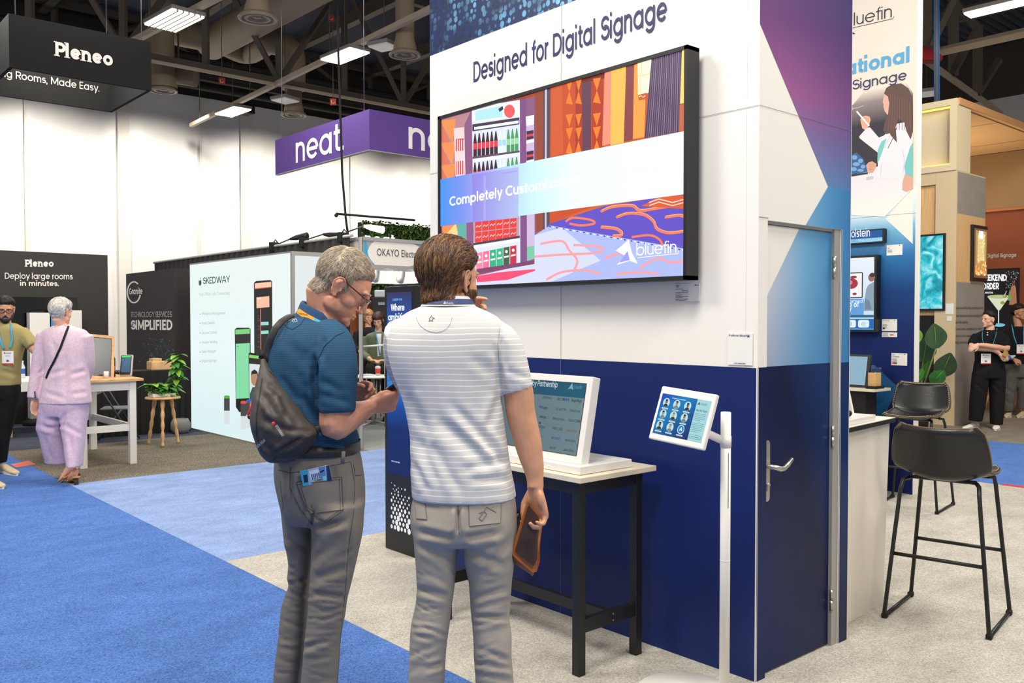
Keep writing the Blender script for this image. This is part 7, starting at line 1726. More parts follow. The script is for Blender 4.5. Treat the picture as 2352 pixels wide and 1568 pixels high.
 mb=MB();D2.line(mb,[(667,1072),(666,1120),(690,1170),(717,1204)],.0012,.001);D2.line(mb,[(806,1062),(815,1110),(812,1180),(800,1260),(795,1340),(786,1420),(774,1568)],.0008,.001);D2.line(mb,[(638,1078),(666,1086),(720,1078),(805,1060)],.001,.001);D2.line(mb,[(812,1066),(816,1092),(831,1090)],.001,.001);mb.build('seam',ms,tr)
 MB().tube([on(789,1036,d=d0-.166),on(788,1050,d=d0-.170),on(787,1064,d=d0-.160)],[(.0065,.003)]*3,8,up=FWH).build('belt_loop',M_g,tr)
 for x,dy in((660,.04),(735,-.05)):shoe(P,on(x+78,1770,d=d0+dy+.1),on(x-40,1770,d=d0+dy-.02),mat('shoe_dark',(70,56,46),.6),M_sole)
# hair, brows, glasses
 def t1(x,y,z):
  if y>.058:return z>.074+(y-.058)*.55
  if y>.030:return z>.052+(y-.03)*.8
  if y>.010:return z>.000
  if y>-.022:return z>.034
  return z>(-.058 if y<-.05 else-.026+(y+.022)*1.1)
 hm=HAIR('hair_grey',(180,163,140),(152,133,110),(204,191,172),(130,112,92));mb=hair_cap(bm_,M,t1,lambda x,y,z:.002+.011*max(0,min(1,(z-.02)/.10)),1,.001);mb.mats=hm
 strands(mb,M,7500,lambda x,y,z:True,lambda x,y,z:(x*3,(.9 if z>.085 else .2)-max(0,-y)*3,-.5+max(0,z-.05)*9)if y>-.06 else(x*2,-.3,-1),.018,.0007,lambda q:.0008+.004*q,4,6,4);mb.build('hair',None,P,recalc=False)
 mb=MB();mb.M=M
 for s in(-1,1):mb.tube([(s*.014,.098,.034),(s*.028,.098,.0395),(s*.044,.088,.037),(s*.052,.076,.031)],[.0018,.0036,.0034,.0015],6)
 mb.build('eyebrows',hm[0],P)
 fm=mat('spectacle_brown',(58,34,28),.3);g=MB();g.M=M
 for s in(-1,1):
  g.tube([(s*.060,.092,.019),(s*.068,.080,.022),(s*.078,.020,.028),(s*.079,-.002,.041),(s*.076,-.022,.034)],.0022,8)
  g.tube([(s*.010,.113,.014),(s*.016,.113,.021),(s*.036,.109,.0225),(s*.058,.096,.020)],.0018,8)
 g.tube([(-.010,.113,.014),(0,.1165,.017),(.010,.113,.014)],.0015,8);gl=g.build('glasses',fm,P)
 mg=bpy.data.materials.new('spectacle_lens');mg.use_nodes=True;b=mg.node_tree.nodes['Principled BSDF'];b.inputs['Transmission Weight'].default_value=1;b.inputs['Roughness'].default_value=.02;b.inputs['IOR'].default_value=1.08
 for s in(-1,1):
  m=MB();m.M=M;m.poly([(s*(.035+.0245*math.cos(a)),.1085-.55*max(0,.0245*math.cos(a))*.5,.004+.0175*math.sin(a))for a in[2*PI*k/24 for k in range(24)]],.0012);m.build('lens',mg,gl)
  m=MB();m.M=M;m.tube([(s*(.035+.0245*math.cos(a)),.1085-.55*max(0,.0245*math.cos(a))*.5,.004+.0175*math.sin(a))for a in[PI+PI*k/16 for k in range(17)]],.0008,5);m.build('lens_rim',M_steel,gl)
 return P,D2
_,D2=man_polo()
def phone():
 d=3.10;c=on(893,895,d=d);y=(RGT*.80+Z*.55-FWH*.20).normalized();x=FWH*.9+RGT*.1;x=(x-y*x.dot(y)).normalized();n=x.cross(y)
 t=thing('smartphone','black smartphone held in both hands by the man in blue','phone',c);M3=Matrix((x,y,n)).transposed();MB().obox(c,(.070,.132,.011),M3,.004).build('case',M_blackm,t);MB().obox(c+n*.0058*(1 if n.z>0 else-1),(.062,.12,.0008),M3).build('screen',mat('phone_glass',(16,20,26),.08),t)
phone()
def sling_bag():
 d0=2.96;t=thing('sling_bag','dark grey sling bag worn across the back of the man in blue','bag',on(650,1070,d=2.9));mbg=mat('bag_nylon',(72,65,60),.62,bump=(14,.25),vary=(7,.12));md=mat('bag_dark_panel',(50,48,48),.65,bump=(14,.2))
 rows=[(822,600,612,-.02,.02),(846,597,624,-.03,.035),(883,589,648,-.045,.055),(911,584,668,-.055,.072),(936,581,686,-.06,.084),(968,580,712,-.06,.092),(988,583,730,-.06,.092),(1004,588,728,-.06,.088),(1026,596,714,-.058,.078),(1045,606,696,-.05,.062),(1058,618,676,-.045,.04)]
 mb=MB();loft(mb,d0,rows,0,2.6);me=remesh(mb,.006,4);creases(me,[(612,880,650,905,7,.006),(600,900,640,960,8,.006),(640,900,690,985,9,.006),(600,960,660,990,9,.006),(650,985,720,992,6,.006),(625,1045,700,1000,5,.008),(605,935,600,1000,7,.005),(660,940,640,1000,9,.005),(610,1020,640,1050,7,.006),(632,900,625,935,6,.004)]);ruffle(me,14,.004,seed=3);sm=me.copy();dress('bag_body',me,mbg,t);D=Drape(sm)
 D.patch(MB(),[(664,1024),(728,996),(702,1046),(628,1056)],.004,12).build('base_panel',md,t)
 mb=MB();D.line(mb,[(602,868),(596,905),(589,950),(588,1000),(600,1036)],.002);D.line(mb,[(616,848),(652,888),(700,958),(728,986)],.002);mb.build('zipper',md,t)
 wh=mat('bag_print',(206,202,198),.8)
 def lay(s,a,b,h,m):
  A,B=D.at(*a,.006),D.at(*b,.006)
  if A and B:ux=(B-A).normalized();up=(-FWH).cross(ux);letters(t,s,A,B,up if up.dot(Z)>0 or True else-up,m,h,.12,lift=.003,name='printed_name')
 lay('STOWAWAY',(632,978),(649,1003),.009,wh);lay('Eddie Bauer',(592,1030),(613,1010),.011,wh);q=D.at(628,973,.007);MB().sphere(q,.007,6,(1,.3,1)).build('emblem',mat('print_red',(206,66,56),.5),t)
 MB().tube([on(577,924,d=2.9),on(574,940,d=2.89),on(577,950,d=2.89),on(572,962,d=2.89)],.0035,6).tube([on(577,930,d=2.9),on(570,950,d=2.89),on(570,960,d=2.89)],.0025,6).build('zip_pull',mat('cord_red',(206,30,30),.6),t)
 st=[(606,838,2.93),(611,815,2.93),(619,783,2.925),(632,755,2.92),(648,737,2.95),(664,727,3.0),(680,722,3.08),(700,735,3.18)]
 MB().tube([on(a,b,d=c)for a,b,c in st],[(.012,.004)]*len(st),8,up=FWH).build('strap',md,t)
 MB().tube([on(601,824,d=2.93),on(603,806,d=2.93),on(612,812,d=2.93),on(617,838,d=2.93)],[(.011,.005)]*4,8,up=FWH).build('strap_loop',M_blackm,t)
 MB().tube([on(722,988,d=2.885),on(736,984,d=2.89),on(760,990,d=2.93)],[(.012,.004)]*3,8,up=FWH).build('side_strap',md,t)
sling_bag()
def brochure():
 q=[D2.at(x,y,.006)for x,y in((696,1112),(764,1104))];A=q[0];ux=(q[1]-q[0]).normalized();up=(Z*1.0-FWH*.12).normalized();n=ux.cross(up)
 t=thing('brochure','blue printed brochure sticking out of the back pocket of the grey trousers','brochure',A);w=(q[1]-q[0]).length;M3=Matrix((ux,up,n)).transposed();h=.052
 o=A-up*.006;ux2=(ux+up*.10).normalized();up2=n.cross(ux2);M3=Matrix((ux2,up2,n)).transposed()
 MB().obox(o+ux2*w/2+up2*h/2,(w,h,.002),M3).build('sheet',M_card,t);f=lambda u_,v_:o+ux2*(u_*w)+up2*(v_*h)+n*.001
 a=Art(f,n,base=.0006);c=col
 a.r(0,0,1,1,c((150,190,220)));a.p([(0,0),(0,1),(.28,1),(.2,0)],c((60,164,206)));a.p([(.06,.2),(.2,.2),(.22,.7),(.08,.7)],c((24,32,60)));a.p([(.3,.3),(.62,.3),(.62,.9),(.3,.9)],c((214,224,236)))
 for k in range(5):a.e(.36+k*.06,.55,.022,.13,c((60,84,150)));a.r(.345+k*.06,.3,.375+k*.06,.5,c((40,50,90)))
 a.p([(.64,.2),(.8,.2),(.86,1),(.64,1)],c((84,130,190)));a.p([(.66,.6),(.8,.7),(.8,.8),(.66,.72)],c((20,24,44)));a.p([(.82,0),(1,0),(1,1),(.9,1)],c((30,44,96)));a.p([(.7,.1),(.84,.12),(.84,.4),(.7,.36)],c((110,206,226)));a.build('print',t)
brochure()
# ------------------------------------------------------------------ people further off
def figure(label,d0,tor,hips,legs,arms,head,hair,skin,shirt,trouser,vox=.011,sleeves=(),hands=(),neck=None,shoes=(),msh=None,folds=(),hscale=1.0,tfolds=(),thick=.012,long_hair=None,jaw=1.0):
 P=thing('person',label,'person',on(head[0],735+1.55*FPX/d0,d=d0))
 M=head_matrix(on(head[0],head[1],d=d0+head[4]),math.radians(head[2]),math.radians(head[3]),0,hscale)
 mb=MB();loft(mb,d0,tor,.022);loft(mb,d0,hips,.03)
 for l in legs:loft(mb,d0,l,.028)
 for a in arms:limb(mb,d0,a)
 head_shapes(mb,M,jaw);nk=neck or(head[0],tor[0][0]+4,0)
 mb.tube([M@Vector((0,-.026,-.02)),M@Vector((0,-.034,-.07)),on(nk[0],nk[1],d=d0+nk[2])],[.050,.050,.058],16)
 for pos,ydir,zdir,side,curls in hands:hand_shapes(mb,frame(pos,ydir,zdir),side,curls,.04,None,.96)
 me=remesh(mb,.0062,3);head_carve(me,M);bm_=me.copy();dress('body',me,skin,P);eyes(P,M)
 mb=MB();loft(mb,d0,tor)
 for s in sleeves:limb(mb,d0,s,.006)
 me=remesh(mb,vox,4);creases(me,folds);ruffle(me,8,.004,seed=len(label));D=Drape(me.copy());dress('shirt' if 'jacket' not in label and 'blazer' not in label and 'suit' not in label else 'jacket',me,shirt,P)
 D2_=None
 if legs:
  mb=MB();loft(mb,d0,hips)
  for l in legs:loft(mb,d0,l)
  me=remesh(mb,vox,4);creases(me,tfolds);ruffle(me,8,.004,seed=3);D2_=Drape(me.copy());dress('trousers',me,trouser,P)
 test,cols,n,ln,fl=hair
 mb=hair_cap(bm_,M,test,thick,2,.004);mb.mats=cols;strands(mb,M,n,lambda*a:True,fl,ln,.0028,.005,5,3,len(cols));mb.build('hair',None,P,recalc=False)
 for toe,heel,m,ms in shoes:shoe(P,toe,heel,m,ms)
 return P,M,D,D2_
def neck_badge(P,D,pts_l,pts_r,badge,d,foot=(210,60,60)):
 """a sky blue neck strap in two lines and the white card it carries"""
 ml=mat('lanyard_sky',(84,186,214),.6)
 for pts in(pts_l,pts_r):
  pts=[(a[0]+(b[0]-a[0])*k/5,a[1]+(b[1]-a[1])*k/5)for a,b in zip(pts,pts[1:])for k in range(5)]+[pts[-1]]
  q=[D.at(x,y,.010)or on(x,y,d=d)for x,y in pts]
  MB().tube(q,[(.010,.003)]*len(q),8,up=FWH).build('lanyard',ml,P)
 if badge:
  l,t_,r,b=badge;c=D.at((l+r)/2,(t_+b)/2,.035)or on((l+r)/2,(t_+b)/2,d=d);dd=(c-EYEV).dot(FWH);a_,b_=on(l,b,d=dd),on(r,t_,d=dd);w,h=(b_-a_).dot(RGT),b_.z-a_.z
  f=lambda u,v:a_+RGT*(u*w)+Z*(v*h);M3=Matrix((RGT,Z,-FWH)).transposed();bd=MB().obox(f(.5,.5),(w,h,.004),M3,.001).build('name_badge',M_card,P)
  a=Art(f,-FWH,base=.003);a.r(0,0,1,.1,col(foot));a.e(.25,.86,.08,.06,col((206,60,70)),10);a.r(.38,.83,.8,.88,col((120,130,150)));a.r(.3,.62,.7,.66,col((150,150,156)));a.r(.38,.2,.6,.36,col((110,110,116)));a.build('badge_print',bd)
short=lambda x,y,z:(z>.064+(y-.05)*.4)if y>.05 else(z>.036+max(0,y)*.6)if y>-.02 else z>(-.060 if y<-.05 else-.028+(y+.022))
fl_down=lambda x,y,z:(x*3,-.3-max(0,-y)*2,-.6+max(0,z-.06)*4)
# woman in the pink suit, walking away
d0=8.5
tor=[(746,128,162,0,.05),(754,108,184,0,.09),(763,96,200,0,.11),(785,98,204,0,.13),(815,104,203,0,.135),(848,106,202,0,.13),(880,101,205,0,.14),(905,96,207,0,.155),(926,93,208,0,.165)]
hips=[(915,96,203,0,.15),(935,92,202,0,.155),(955,92,200,0,.14)]
ll=[(940,91,150,0,.13),(970,88,146,0,.12),(985,87,144,0,.12),(1010,96,150,.02,.115),(1040,102,158,.05,.11),(1064,106,164,.08,.115)]
lr=[(940,144,201,0,.13),(980,143,195,-.05,.12),(1010,148,192,-.1,.115),(1040,152,188,-.15,.11),(1072,158,185,-.2,.11)]
lsl=[(104,768,0,.07),(95,800,0,.066),(88,845,0,.060),(82,880,-.02,.056),(78,914,-.03,.054)];rsl=[(196,770,0,.066),(200,800,.02,.062),(201,840,.06,.06),(192,870,.16,.055)]
pk=cloth('suit_pink',(216,188,198),160,.09,50,.9);pk2=cloth('suit_pink_trousers',(192,168,190),160,.09,50,.9)
hg=HAIR('hair_silver',(206,200,190),(176,168,156),(226,222,214))
P,M,D,D2_=figure('woman with short silver hair in a pale pink suit jacket walking away',d0,tor,hips,[ll,lr],[[(96,780,0,.05),(84,870,-.02,.042),(77,918,-.03,.030)],[(1,1,0,.01)][:0]or[(198,780,0,.05),(196,860,.14,.04)]],(141,718,20,8,0),(lambda x,y,z:z>(.06 if y>.05 else .03 if y>-.01 else-.062),hg,700,.05,fl_down),SKIN4,pk,pk2,.012,[lsl,rsl],[(on(77,922,d=d0-.03),-Z+RGT*.05,FWH*.5-RGT*.8,-1*-1,[(.4,.7,.4)]*4)],None,(),None,[(150,800,152,920,7,.008),(112,860,150,850,5,.008),(160,860,200,850,5,.007),(100,900,150,915,5,.006),(120,780,135,830,5,.006),(86,860,98,850,4,.006),(160,905,205,900,5,.006)],.98,[(92,975,140,992,5,.012),(100,985,150,975,4,.008),(148,975,190,1000,5,.01),(150,945,140,985,4,.01),(100,1000,120,1060,5,.008),(160,1000,170,1060,5,.008)],.022)
mb=MB();D.line(mb,[(159,745),(150,768),(138,800),(124,830),(112,852),(106,868)],.011,.006,5);mb.build('bag_strap',M_blackm,P)
mb=MB();D.line(mb,[(125,750),(141,745),(160,750)],.006,.004);mb.build('collar',pk,P)
for k in range(4):q=D.at(80+k*.3,900+k*4,.008);q and MB().sphere(q,.007,5).build('cuff_button',M_blackm,P)
ms_=mat('sandal_tan',(196,140,84),.5);mh_=mat('sandal_heel',(60,48,40),.6);ft_=SKIN4
def sandal(heel,toe):
 heel,toe=Vector(heel),Vector(toe);y=(toe-heel);L=y.length;y.normalize();x=y.cross(Z).normalized();u=x.cross(y)
 MB().tube([heel+u*.07+y*.02,heel+u*.05+y*L*.3,heel+u*.035+y*L*.65,toe+u*.022-y*.01],[(.03,.036),(.034,.036),(.042,.022),(.03,.012)],14,up=u).build('foot',ft_,P)
 MB().tube([heel-y*.01+u*.012,heel+y*L*.5+u*.010,toe+y*.01+u*.004],[(.036,.010),(.042,.010),(.034,.008)],12,up=u).build('sandal_sole',ms_,P);MB().tube([heel+y*L*.6+x*.048+u*.01,heel+y*L*.6+u*.062,heel+y*L*.6-x*.048+u*.01],[(.02,.004)]*3,8).build('sandal_strap',ms_,P)
 MB().tube([heel+y*.03-u*.0,heel+y*.03-u*.058],[.024,.02],10).build('sandal_heel',mh_,P)
sandal(on(178,1078,d=8.5),on(137,1110,d=8.45));sandal(on(176,1098,d=8.32),on(158,1112,d=8.55))
MB().tube([on(152,1050,d=8.58),on(165,1080,d=8.5)],[.04,.034],12).build('ankle',ft_,P)
# man in the olive polo at the picture edge
d0=9.05
tor=[(742,-4,34,.0,.06),(748,-16,46,0,.09),(758,-30,58,0,.11),(790,-34,56,0,.125),(830,-32,47,0,.13),(860,-32,44,0,.13),(884,-32,44,0,.135)]
hips=[(874,-30,43,0,.12),(895,-32,44,0,.13),(915,-30,42,0,.12)]
ll=[(905,2,43,0,.11),(960,-4,32,0,.09),(1010,-10,20,0,.08),(1062,-12,12,0,.075)];lr=[(905,-32,8,-.05,.11),(960,-36,0,-.1,.09),(1020,-40,-6,-.15,.08),(1100,-36,-4,-.25,.075)]
ol=cloth('polo_olive',(160,146,96),200,.06);bk2=cloth('trouser_black',(26,25,26),300,.1)
hb=HAIR('hair_black',(34,27,24),(22,18,17),(50,40,34))
P,M,D,D2_=figure('bearded man in an olive polo shirt with glasses and a blue lanyard',d0,tor,hips,[ll,lr],[[(52,770,0,.045),(72,796,-.02,.044),(84,812,-.05,.036),(96,835,-.12,.03)],[(-26,780,0,.05),(-30,850,0,.04),(-10,880,-.1,.03)]],(12,712,150,14,-.02),(short,hb,600,.03,fl_down),SKIN3,ol,bk2,.012,[[(48,762,0,.066),(64,780,-.01,.064),(76,795,-.02,.06)],[(-24,765,0,.066),(-30,800,0,.06)]],[(on(97,838,d=d0-.13),RGT*.5-Z*.6-FWH*.3,Z,-1,[(.3,.4,.3)]*4)],None,[(on(40,1084,d=d0-.25),on(2,1080,d=d0),mat('sneaker_beige',(200,180,146),.7),M_sole),(on(8,1130,d=8.1),on(-30,1122,d=8.3),mat('sneaker_beige',(200,180,146),.7),M_sole)],None,[(0,850,40,862,5,.008),(10,800,30,850,5,.006),(50,770,60,800,5,.006)],1.0,(),.018,None,1.05)
neck_badge(P,D,[(-6,745),(0,780),(8,802)],[(24,744),(28,780),(22,800)],(5,806,31,837),d0-.14)
mb=hair_cap(bpy.data.objects[[o.name for o in P.children if o.name.startswith('body')][0]].data.copy(),M,lambda x,y,z:False,.01);mb.bm.free()
g=MB();g.M=M
for s in(-1,1):g.tube([(s*(.033+.026*math.cos(a)),.112-.012*max(0,math.cos(a)),.014+.020*math.sin(a))for a in[2*PI*k/16 for k in range(17)]],.0028,6).tube([(s*.058,.100,.02),(s*.076,.01,.024)],.0026,6)
g.tube([(-.01,.113,.016),(.01,.113,.016)],.0025,6);g.build('glasses',M_blackm,P)
b=MB();b.M=M;b.sphere((0,.072,-.088),1,10,(.042,.036,.030));b.tube([(-.068,.02,-.02),(-.058,.05,-.068),(0,.092,-.100),(.058,.05,-.068),(.068,.02,-.02)],[.010,.016,.014,.016,.010],10);b.tube([(-.026,.094,-.056),(0,.106,-.044),(.026,.094,-.056)],[.004,.007,.004],8);b.build('beard',hb[0],P)
# the two women by the right-hand booth
d0=12.6;bt=cloth('polo_black',(22,22,25),220,.1)
tor=[(757,2260,2288,.0,.055),(762,2250,2298,0,.085),(768,2240,2307,0,.105),(785,2237,2309,0,.12),(805,2240,2306,0,.125),(825,2241,2303,0,.12),(834,2240,2304,0,.12)]
hips=[(824,2241,2304,0,.115),(845,2237,2307,0,.13),(868,2236,2307,0,.13)]
ll=[(855,2235,2272,0,.11),(900,2230,2266,0,.10),(930,2228,2262,0,.095),(966,2227,2254,0,.09)];lr=[(855,2270,2308,0,.11),(900,2274,2307,0,.10),(940,2275,2304,0,.095),(974,2276,2301,0,.09)]
ws=mat('sneaker_white',(228,224,214),.6)
P,M,D,D2_=figure('dark haired woman in a black polo shirt with arms crossed, head turned to the side',d0,tor,hips,[ll,lr],[[(2240,776,0,.045),(2232,796,-.08,.042),(2250,800,-.16,.038),(2280,803,-.18,.034),(2296,812,-.18,.026)],[(2307,778,0,.048),(2312,800,-.08,.045),(2288,797,-.2,.040),(2262,793,-.22,.034),(2248,792,-.22,.026)]],(2271,735,-105,3,0),(lambda x,y,z:(z>.082+(y-.05)*.5)if y>.05 else short(x,y,z)or(y<-.03 and z>-.08),hb,900,.07,lambda x,y,z:(x*2,-1,-.2-max(0,-y)*6)),SKIN4,bt,bk2,.012,[[(2244,772,0,.062),(2236,784,-.03,.060),(2233,792,-.06,.058)],[(2303,773,0,.064),(2309,786,-.03,.062),(2311,796,-.06,.060)]],[(on(2297,814,d=d0-.19),RGT*.8-Z*.35,-FWH*.9+Z*.3,1,[(.2,.4,.3)]*4),(on(2247,791,d=d0-.23),-RGT*.8-Z*.45,-FWH*.8+Z*.5,-1,[(.2,.4,.3)]*4)],(2274,762,0),[(on(2213,980,d=12.5),on(2246,968,d=12.75),ws,M_sole),(on(2286,988,d=12.4),on(2292,975,d=12.68),ws,M_sole)],None,[(2242,810,2265,825,4,.008),(2280,815,2303,826,4,.008)],.95,[(2240,880,2262,900,4,.008),(2280,880,2300,900,4,.008),(2270,850,2270,880,4,.01)],.02)
b=MB();b.M=M;b.sphere((0,-.085,-.01),1,10,(.055,.045,.05));b.build('hair_bun',hb[1],P)
neck_badge(P,D,[(2256,756),(2256,776),(2259,792),(2262,806)],[(2290,755),(2286,775),(2280,793),(2274,806)],(2253,812,2276,836),d0-.26)
for k in range(2):q=D.at(2268,764+k*5,.006);q and MB().sphere(q,.010,5).build('button',M_card,P)
c=on(2309,812,d=d0-.22);t=thing('smartphone','gold cased phone in the hand of the woman with crossed arms','phone',c);MB().obox(c,(.072,.012,.09),Matrix.Rotation(YAW+.3,3,'Z')@Matrix.Rotation(.5,3,'Y'),.004).build('case',mat('phone_gold',(206,164,92),.3,.4),t)
d0=14.2
tor=[(749,2326,2356,.0,.06),(756,2312,2368,0,.1),(766,2302,2378,0,.12),(790,2302,2378,0,.13),(815,2304,2376,0,.13),(836,2304,2376,0,.13)]
hips=[(826,2306,2374,0,.12),(848,2304,2376,0,.13),(866,2306,2374,0,.12)]
ll=[(856,2303,2340,0,.11),(890,2304,2334,0,.09),(944,2306,2325,0,.075)];lr=[(856,2338,2376,0,.11),(890,2338,2368,-.02,.09),(938,2336,2358,.05,.075)]
gj=cloth('jeans_grey',(92,88,84),60,.2)
P,M,D,D2_=figure('short haired person in a black polo shirt and grey jeans beside the cocktail screen',d0,tor,hips,[ll,lr],[[(2306,775,0,.045),(2302,800,-.02,.042),(2312,815,-.1,.034),(2328,824,-.2,.026)],[(2374,780,0,.05),(2376,820,0,.04),(2366,850,0,.03)]],(2340,718,152,6,0),(short,hb,500,.04,fl_down),SKIN3,bt,gj,.013,[[(2308,766,0,.064),(2303,782,-.0,.062),(2302,797,-.02,.058)],[(2372,768,0,.064),(2376,795,0,.06)]],[(on(2329,825,d=d0-.22),RGT*.8-Z*.4-FWH*.2,Z*.4-FWH*.7,1,[(.5,.7,.4)]*4)],None,[(on(2311,961,d=14.0),on(2320,948,d=14.3),mat('sneaker_beige',(200,180,146),.7),M_sole),(on(2338,958,d=14.0),on(2352,944,d=14.25),mat('sneaker_beige',(200,180,146),.7),M_sole)],None,(),.98,[(2308,890,2330,905,4,.008),(2310,920,2326,930,4,.008)],.022)
neck_badge(P,D,[(2324,746),(2328,770),(2335,790)],[(2352,746),(2352,790),(2352,794)],(2335,791,2356,813),d0-.2)
c=on(2318,822,d=d0-.28);t=thing('water_bottle','clear plastic bottle carried by the person in grey jeans','bottle',c);ax=(RGT*.9+Z*.35).normalized();MB().lathe([(0,-.10),(.03,-.098),(.032,-.06),(.032,.04),(.014,.085),(.014,.10),(0,.10)],c,14,False,ax).build('flask',mat('bottle_clear',(196,206,214),.15),t);MB().lathe([(.033,-.03),(.033,.02)],c,14,False,ax).build('bottle_label',mat('label_blue',(50,90,180),.5),t)
# seated people inside the small booth
sofa_z=.44
def seated(label,d0,hx,hy,hw,yaw,pitch,shirt,hairc,long,w_top,seat_dy=.25,name2=None):
 s_=FPX/d0;cx_=hx;sy=hy+.165*s_;tor=[(sy,cx_-.05*s_,cx_+.05*s_,0,.06),(sy+.035*s_,cx_-.16*s_,cx_+.16*s_,0,.10),(sy+.10*s_,cx_-.20*s_,cx_+.20*s_,0,.12),(sy+.32*s_,cx_-.17*s_,cx_+.17*s_,.03,.12),(sy+.56*s_,cx_-.18*s_,cx_+.18*s_,.08,.13)]
 hip=[(sy+.52*s_,cx_-.17*s_,cx_+.17*s_,.06,.14),(sy+.62*s_,cx_-.18*s_,cx_+.18*s_,.06,.16)]
 P=thing('person',label,'person',on(cx_,735+1.55*s_,d=d0));M=head_matrix(on(hx,hy,d=d0-.03),math.radians(yaw),math.radians(pitch),0,.96)
 arms=[[(cx_+k*.19*s_,sy+.09*s_,0,.05),(cx_+k*.24*s_,sy+.33*s_,-.05,.045),(cx_+k*.12*s_,sy+.44*s_,-.25,.034)]for k in(-1,1)]
 thigh=[[(cx_+k*.09*s_,sy+.58*s_,.02,.085),(cx_+k*.11*s_,sy+.58*s_,-.4,.07),(cx_+k*.11*s_,sy+.75*s_,-.44,.058),(cx_+k*.11*s_,735+1.46*s_,-.40,.05)]for k in(-1,1)]
 mb=MB();loft(mb,d0,tor,.015);loft(mb,d0,hip,.012);head_shapes(mb,M,.95);mb.tube([M@Vector((0,-.026,-.02)),on(cx_,sy+.03*s_,d=d0)],[.048,.056],14)
 for a in arms:limb(mb,d0,a)
 for a in thigh:limb(mb,d0,a,-.01)
 for k in(-1,1):hand_shapes(mb,frame(on(cx_+k*.11*s_,sy+.45*s_,d=d0-.27),-FWH*.5-RGT*k*.7,Z),k,[(.3,.5,.3)]*4)
 me=remesh(mb,.0075,3);head_carve(me,M);bm_=me.copy();dress('body',me,SKIN4,P);eyes(P,M)
 mb=MB();loft(mb,d0,tor);[limb(mb,d0,a[:2]+[(a[2][0]*.8+a[1][0]*.2,a[2][1]*.8+a[1][1]*.2,a[2][2]*.8,.042)],.012)for a in arms];me=remesh(mb,.013,4);ruffle(me,9,.005);D=Drape(me.copy());dress('jacket',me,shirt,P)
 mb=MB();loft(mb,d0,hip);[limb(mb,d0,a)for a in thigh];me=remesh(mb,.013,4);dress('trousers',me,bk2,P)
 for k in(-1,1):shoe(P,on(cx_+k*.11*s_,735+1.545*s_,d=d0-.60),on(cx_+k*.11*s_,735+1.545*s_,d=d0-.36),M_blackm,M_blackm)
 mb=hair_cap(bm_,M,(lambda x,y,z:z>.05 if y>.045 else z>-.09 if y<.02 else(abs(x)>.055 and z>-.08)or z>.045)if long else short,.024,2,.004);mb.mats=hairc;strands(mb,M,500,lambda*a:True,fl_down,.12 if long else .05,.003,.005,5,3,len(hairc));mb.build('hair',None,P,recalc=False)
 return P,D,M
hbr=HAIR('hair_chestnut',(74,52,44),(56,40,34),(96,70,56));hbl=HAIR('hair_blonde',(178,136,92),(150,108,70),(200,164,116))
S1,D,M=seated('person with a brown bob in a sage green blazer reading at the small booth table',13.9,869,737,0,190,24,cloth('blazer_sage',(112,124,98),120,.08),hbr,True,0)
mb=MB();D.patch(mb,[(864,766),(876,766),(874,818),(867,818)],.012,8);mb.build('shirt_front',M_card,S1);q=[D.at(862+11*k/9,758+57*k/9,.026)or on(862+11*k/9,758+57*k/9,d=13.76)for k in range(10)];MB().tube(q,[(.010,.003)]*len(q),8,up=FWH).build('lanyard',mat('lanyard_sky',(84,186,214),.6),S1)
S2,D,M=seated('blonde person in dark clothes seated behind the sage green blazer',15.4,846,729,0,150,14,cloth('top_dark',(38,36,40),160,.1),hbl,True,0)
for nm,(hx,dd,lab)in(('a',(869,13.98,'grey stool under the person in the sage green blazer')),('b',(846,15.5,'grey stool under the blonde person'))):
 q=on(hx,735+1.55*FPX/dd,d=dd);zt_=1.55-(lambda s:((737 if nm=='a' else 729)+.82*s+.06*s-735)/s)(FPX/dd);t=thing('stool',lab,'stool',q);MB().lathe([(0,zt_-.03),(.18,zt_-.03),(.18,zt_),(0,zt_)],(q.x,q.y,0),24).build('seat',mat('stool_grey',(120,120,118),.7),t)
 for k in range(4):an=PI/4+k*PI/2;MB().tube([(q.x+.12*math.cos(an),q.y+.12*math.sin(an),zt_-.03),(q.x+.19*math.cos(an),q.y+.19*math.sin(an),.002)],.013,7).build('leg',M_alu,t)
q=on(856,862,d=13.15);t=thing('meeting_table','white meeting table inside the small booth','table',(q.x,q.y,0));MB().lathe([(0,.705),(.36,.705),(.37,.715),(.36,.73),(0,.73)],(q.x,q.y,0),36).build('table_top',M_wpaint,t);MB().cyl((q.x,q.y,.02),.03,.69,14).build('pedestal',M_alu,t)
for k in range(4):an=k*PI/2+.5;MB().tube([(q.x,q.y,.06),(q.x+.3*math.cos(an),q.y+.3*math.sin(an),.014)],.014,8).build('foot',M_alu,t)
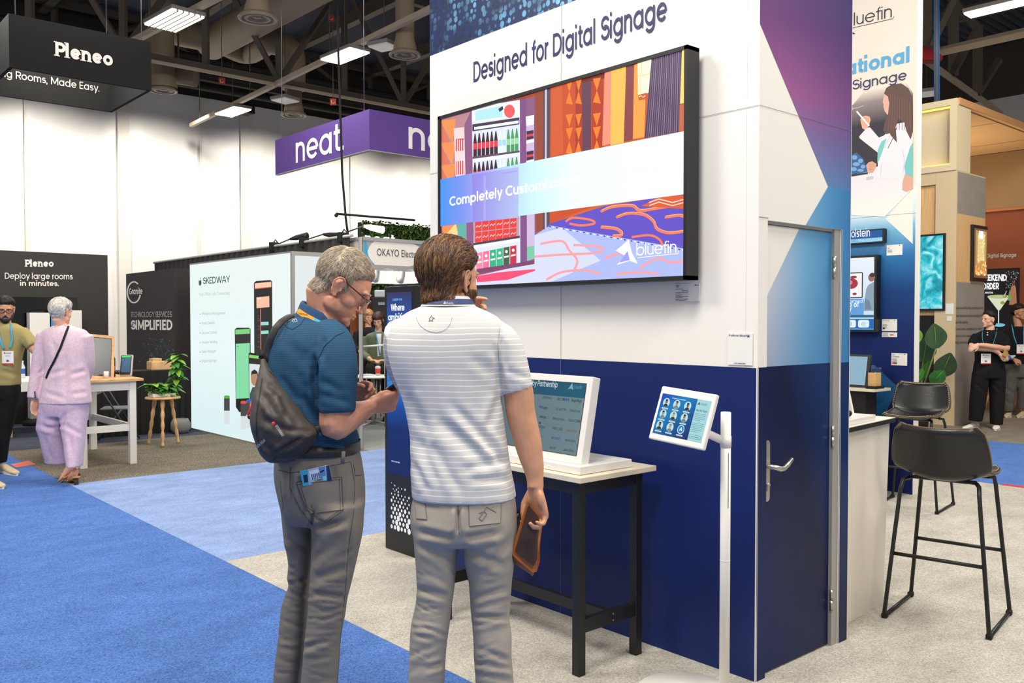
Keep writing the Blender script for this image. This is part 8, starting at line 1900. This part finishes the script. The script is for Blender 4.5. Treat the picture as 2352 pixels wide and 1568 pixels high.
q2=on(868,862,d=13.15);t=thing('takeaway_cup','white cup with a red sleeve on the meeting table','cup',(q2.x,q2.y,.731));MB().lathe([(0,0),(.03,0),(.042,.12),(.044,.125),(.03,.135),(.03,.14),(0,.14)],(q2.x,q2.y,.7315),20).build('cup_body',M_wpaint,t);MB().lathe([(.0365,.03),(.0425,.10)],(q2.x,q2.y,.7315),20).build('cup_sleeve',mat('sleeve_red',(206,56,60),.6),t)
q2=on(844,862,d=13.15);tag(MB().box((q2.x-.1,q2.y-.06,.7315),(q2.x+.08,q2.y+.07,.75),.003).build('notebook',mat('notebook_pale',(206,212,216),.6)),'pale notebook lying on the meeting table','notebook')
t=thing('booth_divider','thin white counter strip in front of the seated people','shelf',on(858,795,d=12.9));a_,b_=on(832,796,d=12.9),on(884,792,d=12.9);MB().tube([a_,b_],.014,8).build('rail',M_wpaint,t)
for p_ in(a_,b_):MB().tube([p_,(p_.x,p_.y,.002)],.012,8).build('post',M_alu,t)
q=on(879,740,d=15.9);t=thing('coffee_machine','black cabinet machine with a white printer on top, before the timber slats','machine',(q.x,q.y,0));MB().obox((q.x,q.y,.98),(.34,.4,1.95),Matrix.Rotation(YAW,3,'Z'),.01).build('cabinet',M_black,t)
a_=on(879,672,d=15.9);MB().obox((q.x,q.y,2.02),(.26,.26,.13),Matrix.Rotation(YAW,3,'Z'),.02).build('printer',mat('printer_grey',(196,206,210),.5),t);M3=Matrix((RGT,Z,-FWH)).transposed();MB().obox(on(879,697,d=15.66),(.16,.05,.004),M3).build('display_digits',col((160,170,170),.4,.6),t)
# ------------------------------------------------------------------ repeats share a group phrase
GROUPS={'bar_stool':'black leather bar stools','arm_lamp':'arm lamps clamped on the black drape','hall_lamp':'lamps under the hall roof','air_diffuser':'round air diffusers','roof_beam':'beams under the roof deck','roof_truss':'steel roof trusses','roof_pipe':'dark pipes along the far wall','rigging_tag':'red tags hung from the roof','lamp_rail':'cream lamp rails','wall_card':'white cards stuck to booth walls','carpet':'carpet areas of the hall','hedge_wall':'green leaf walls','floor_sticker':'strips stuck on the carpet','stool':'grey stools in the small booth'}
for o in list(S.objects):
 k=o.name.split('.')[0]
 if o.parent is None and k in GROUPS and o.get('category'):o['group']=GROUPS[k]
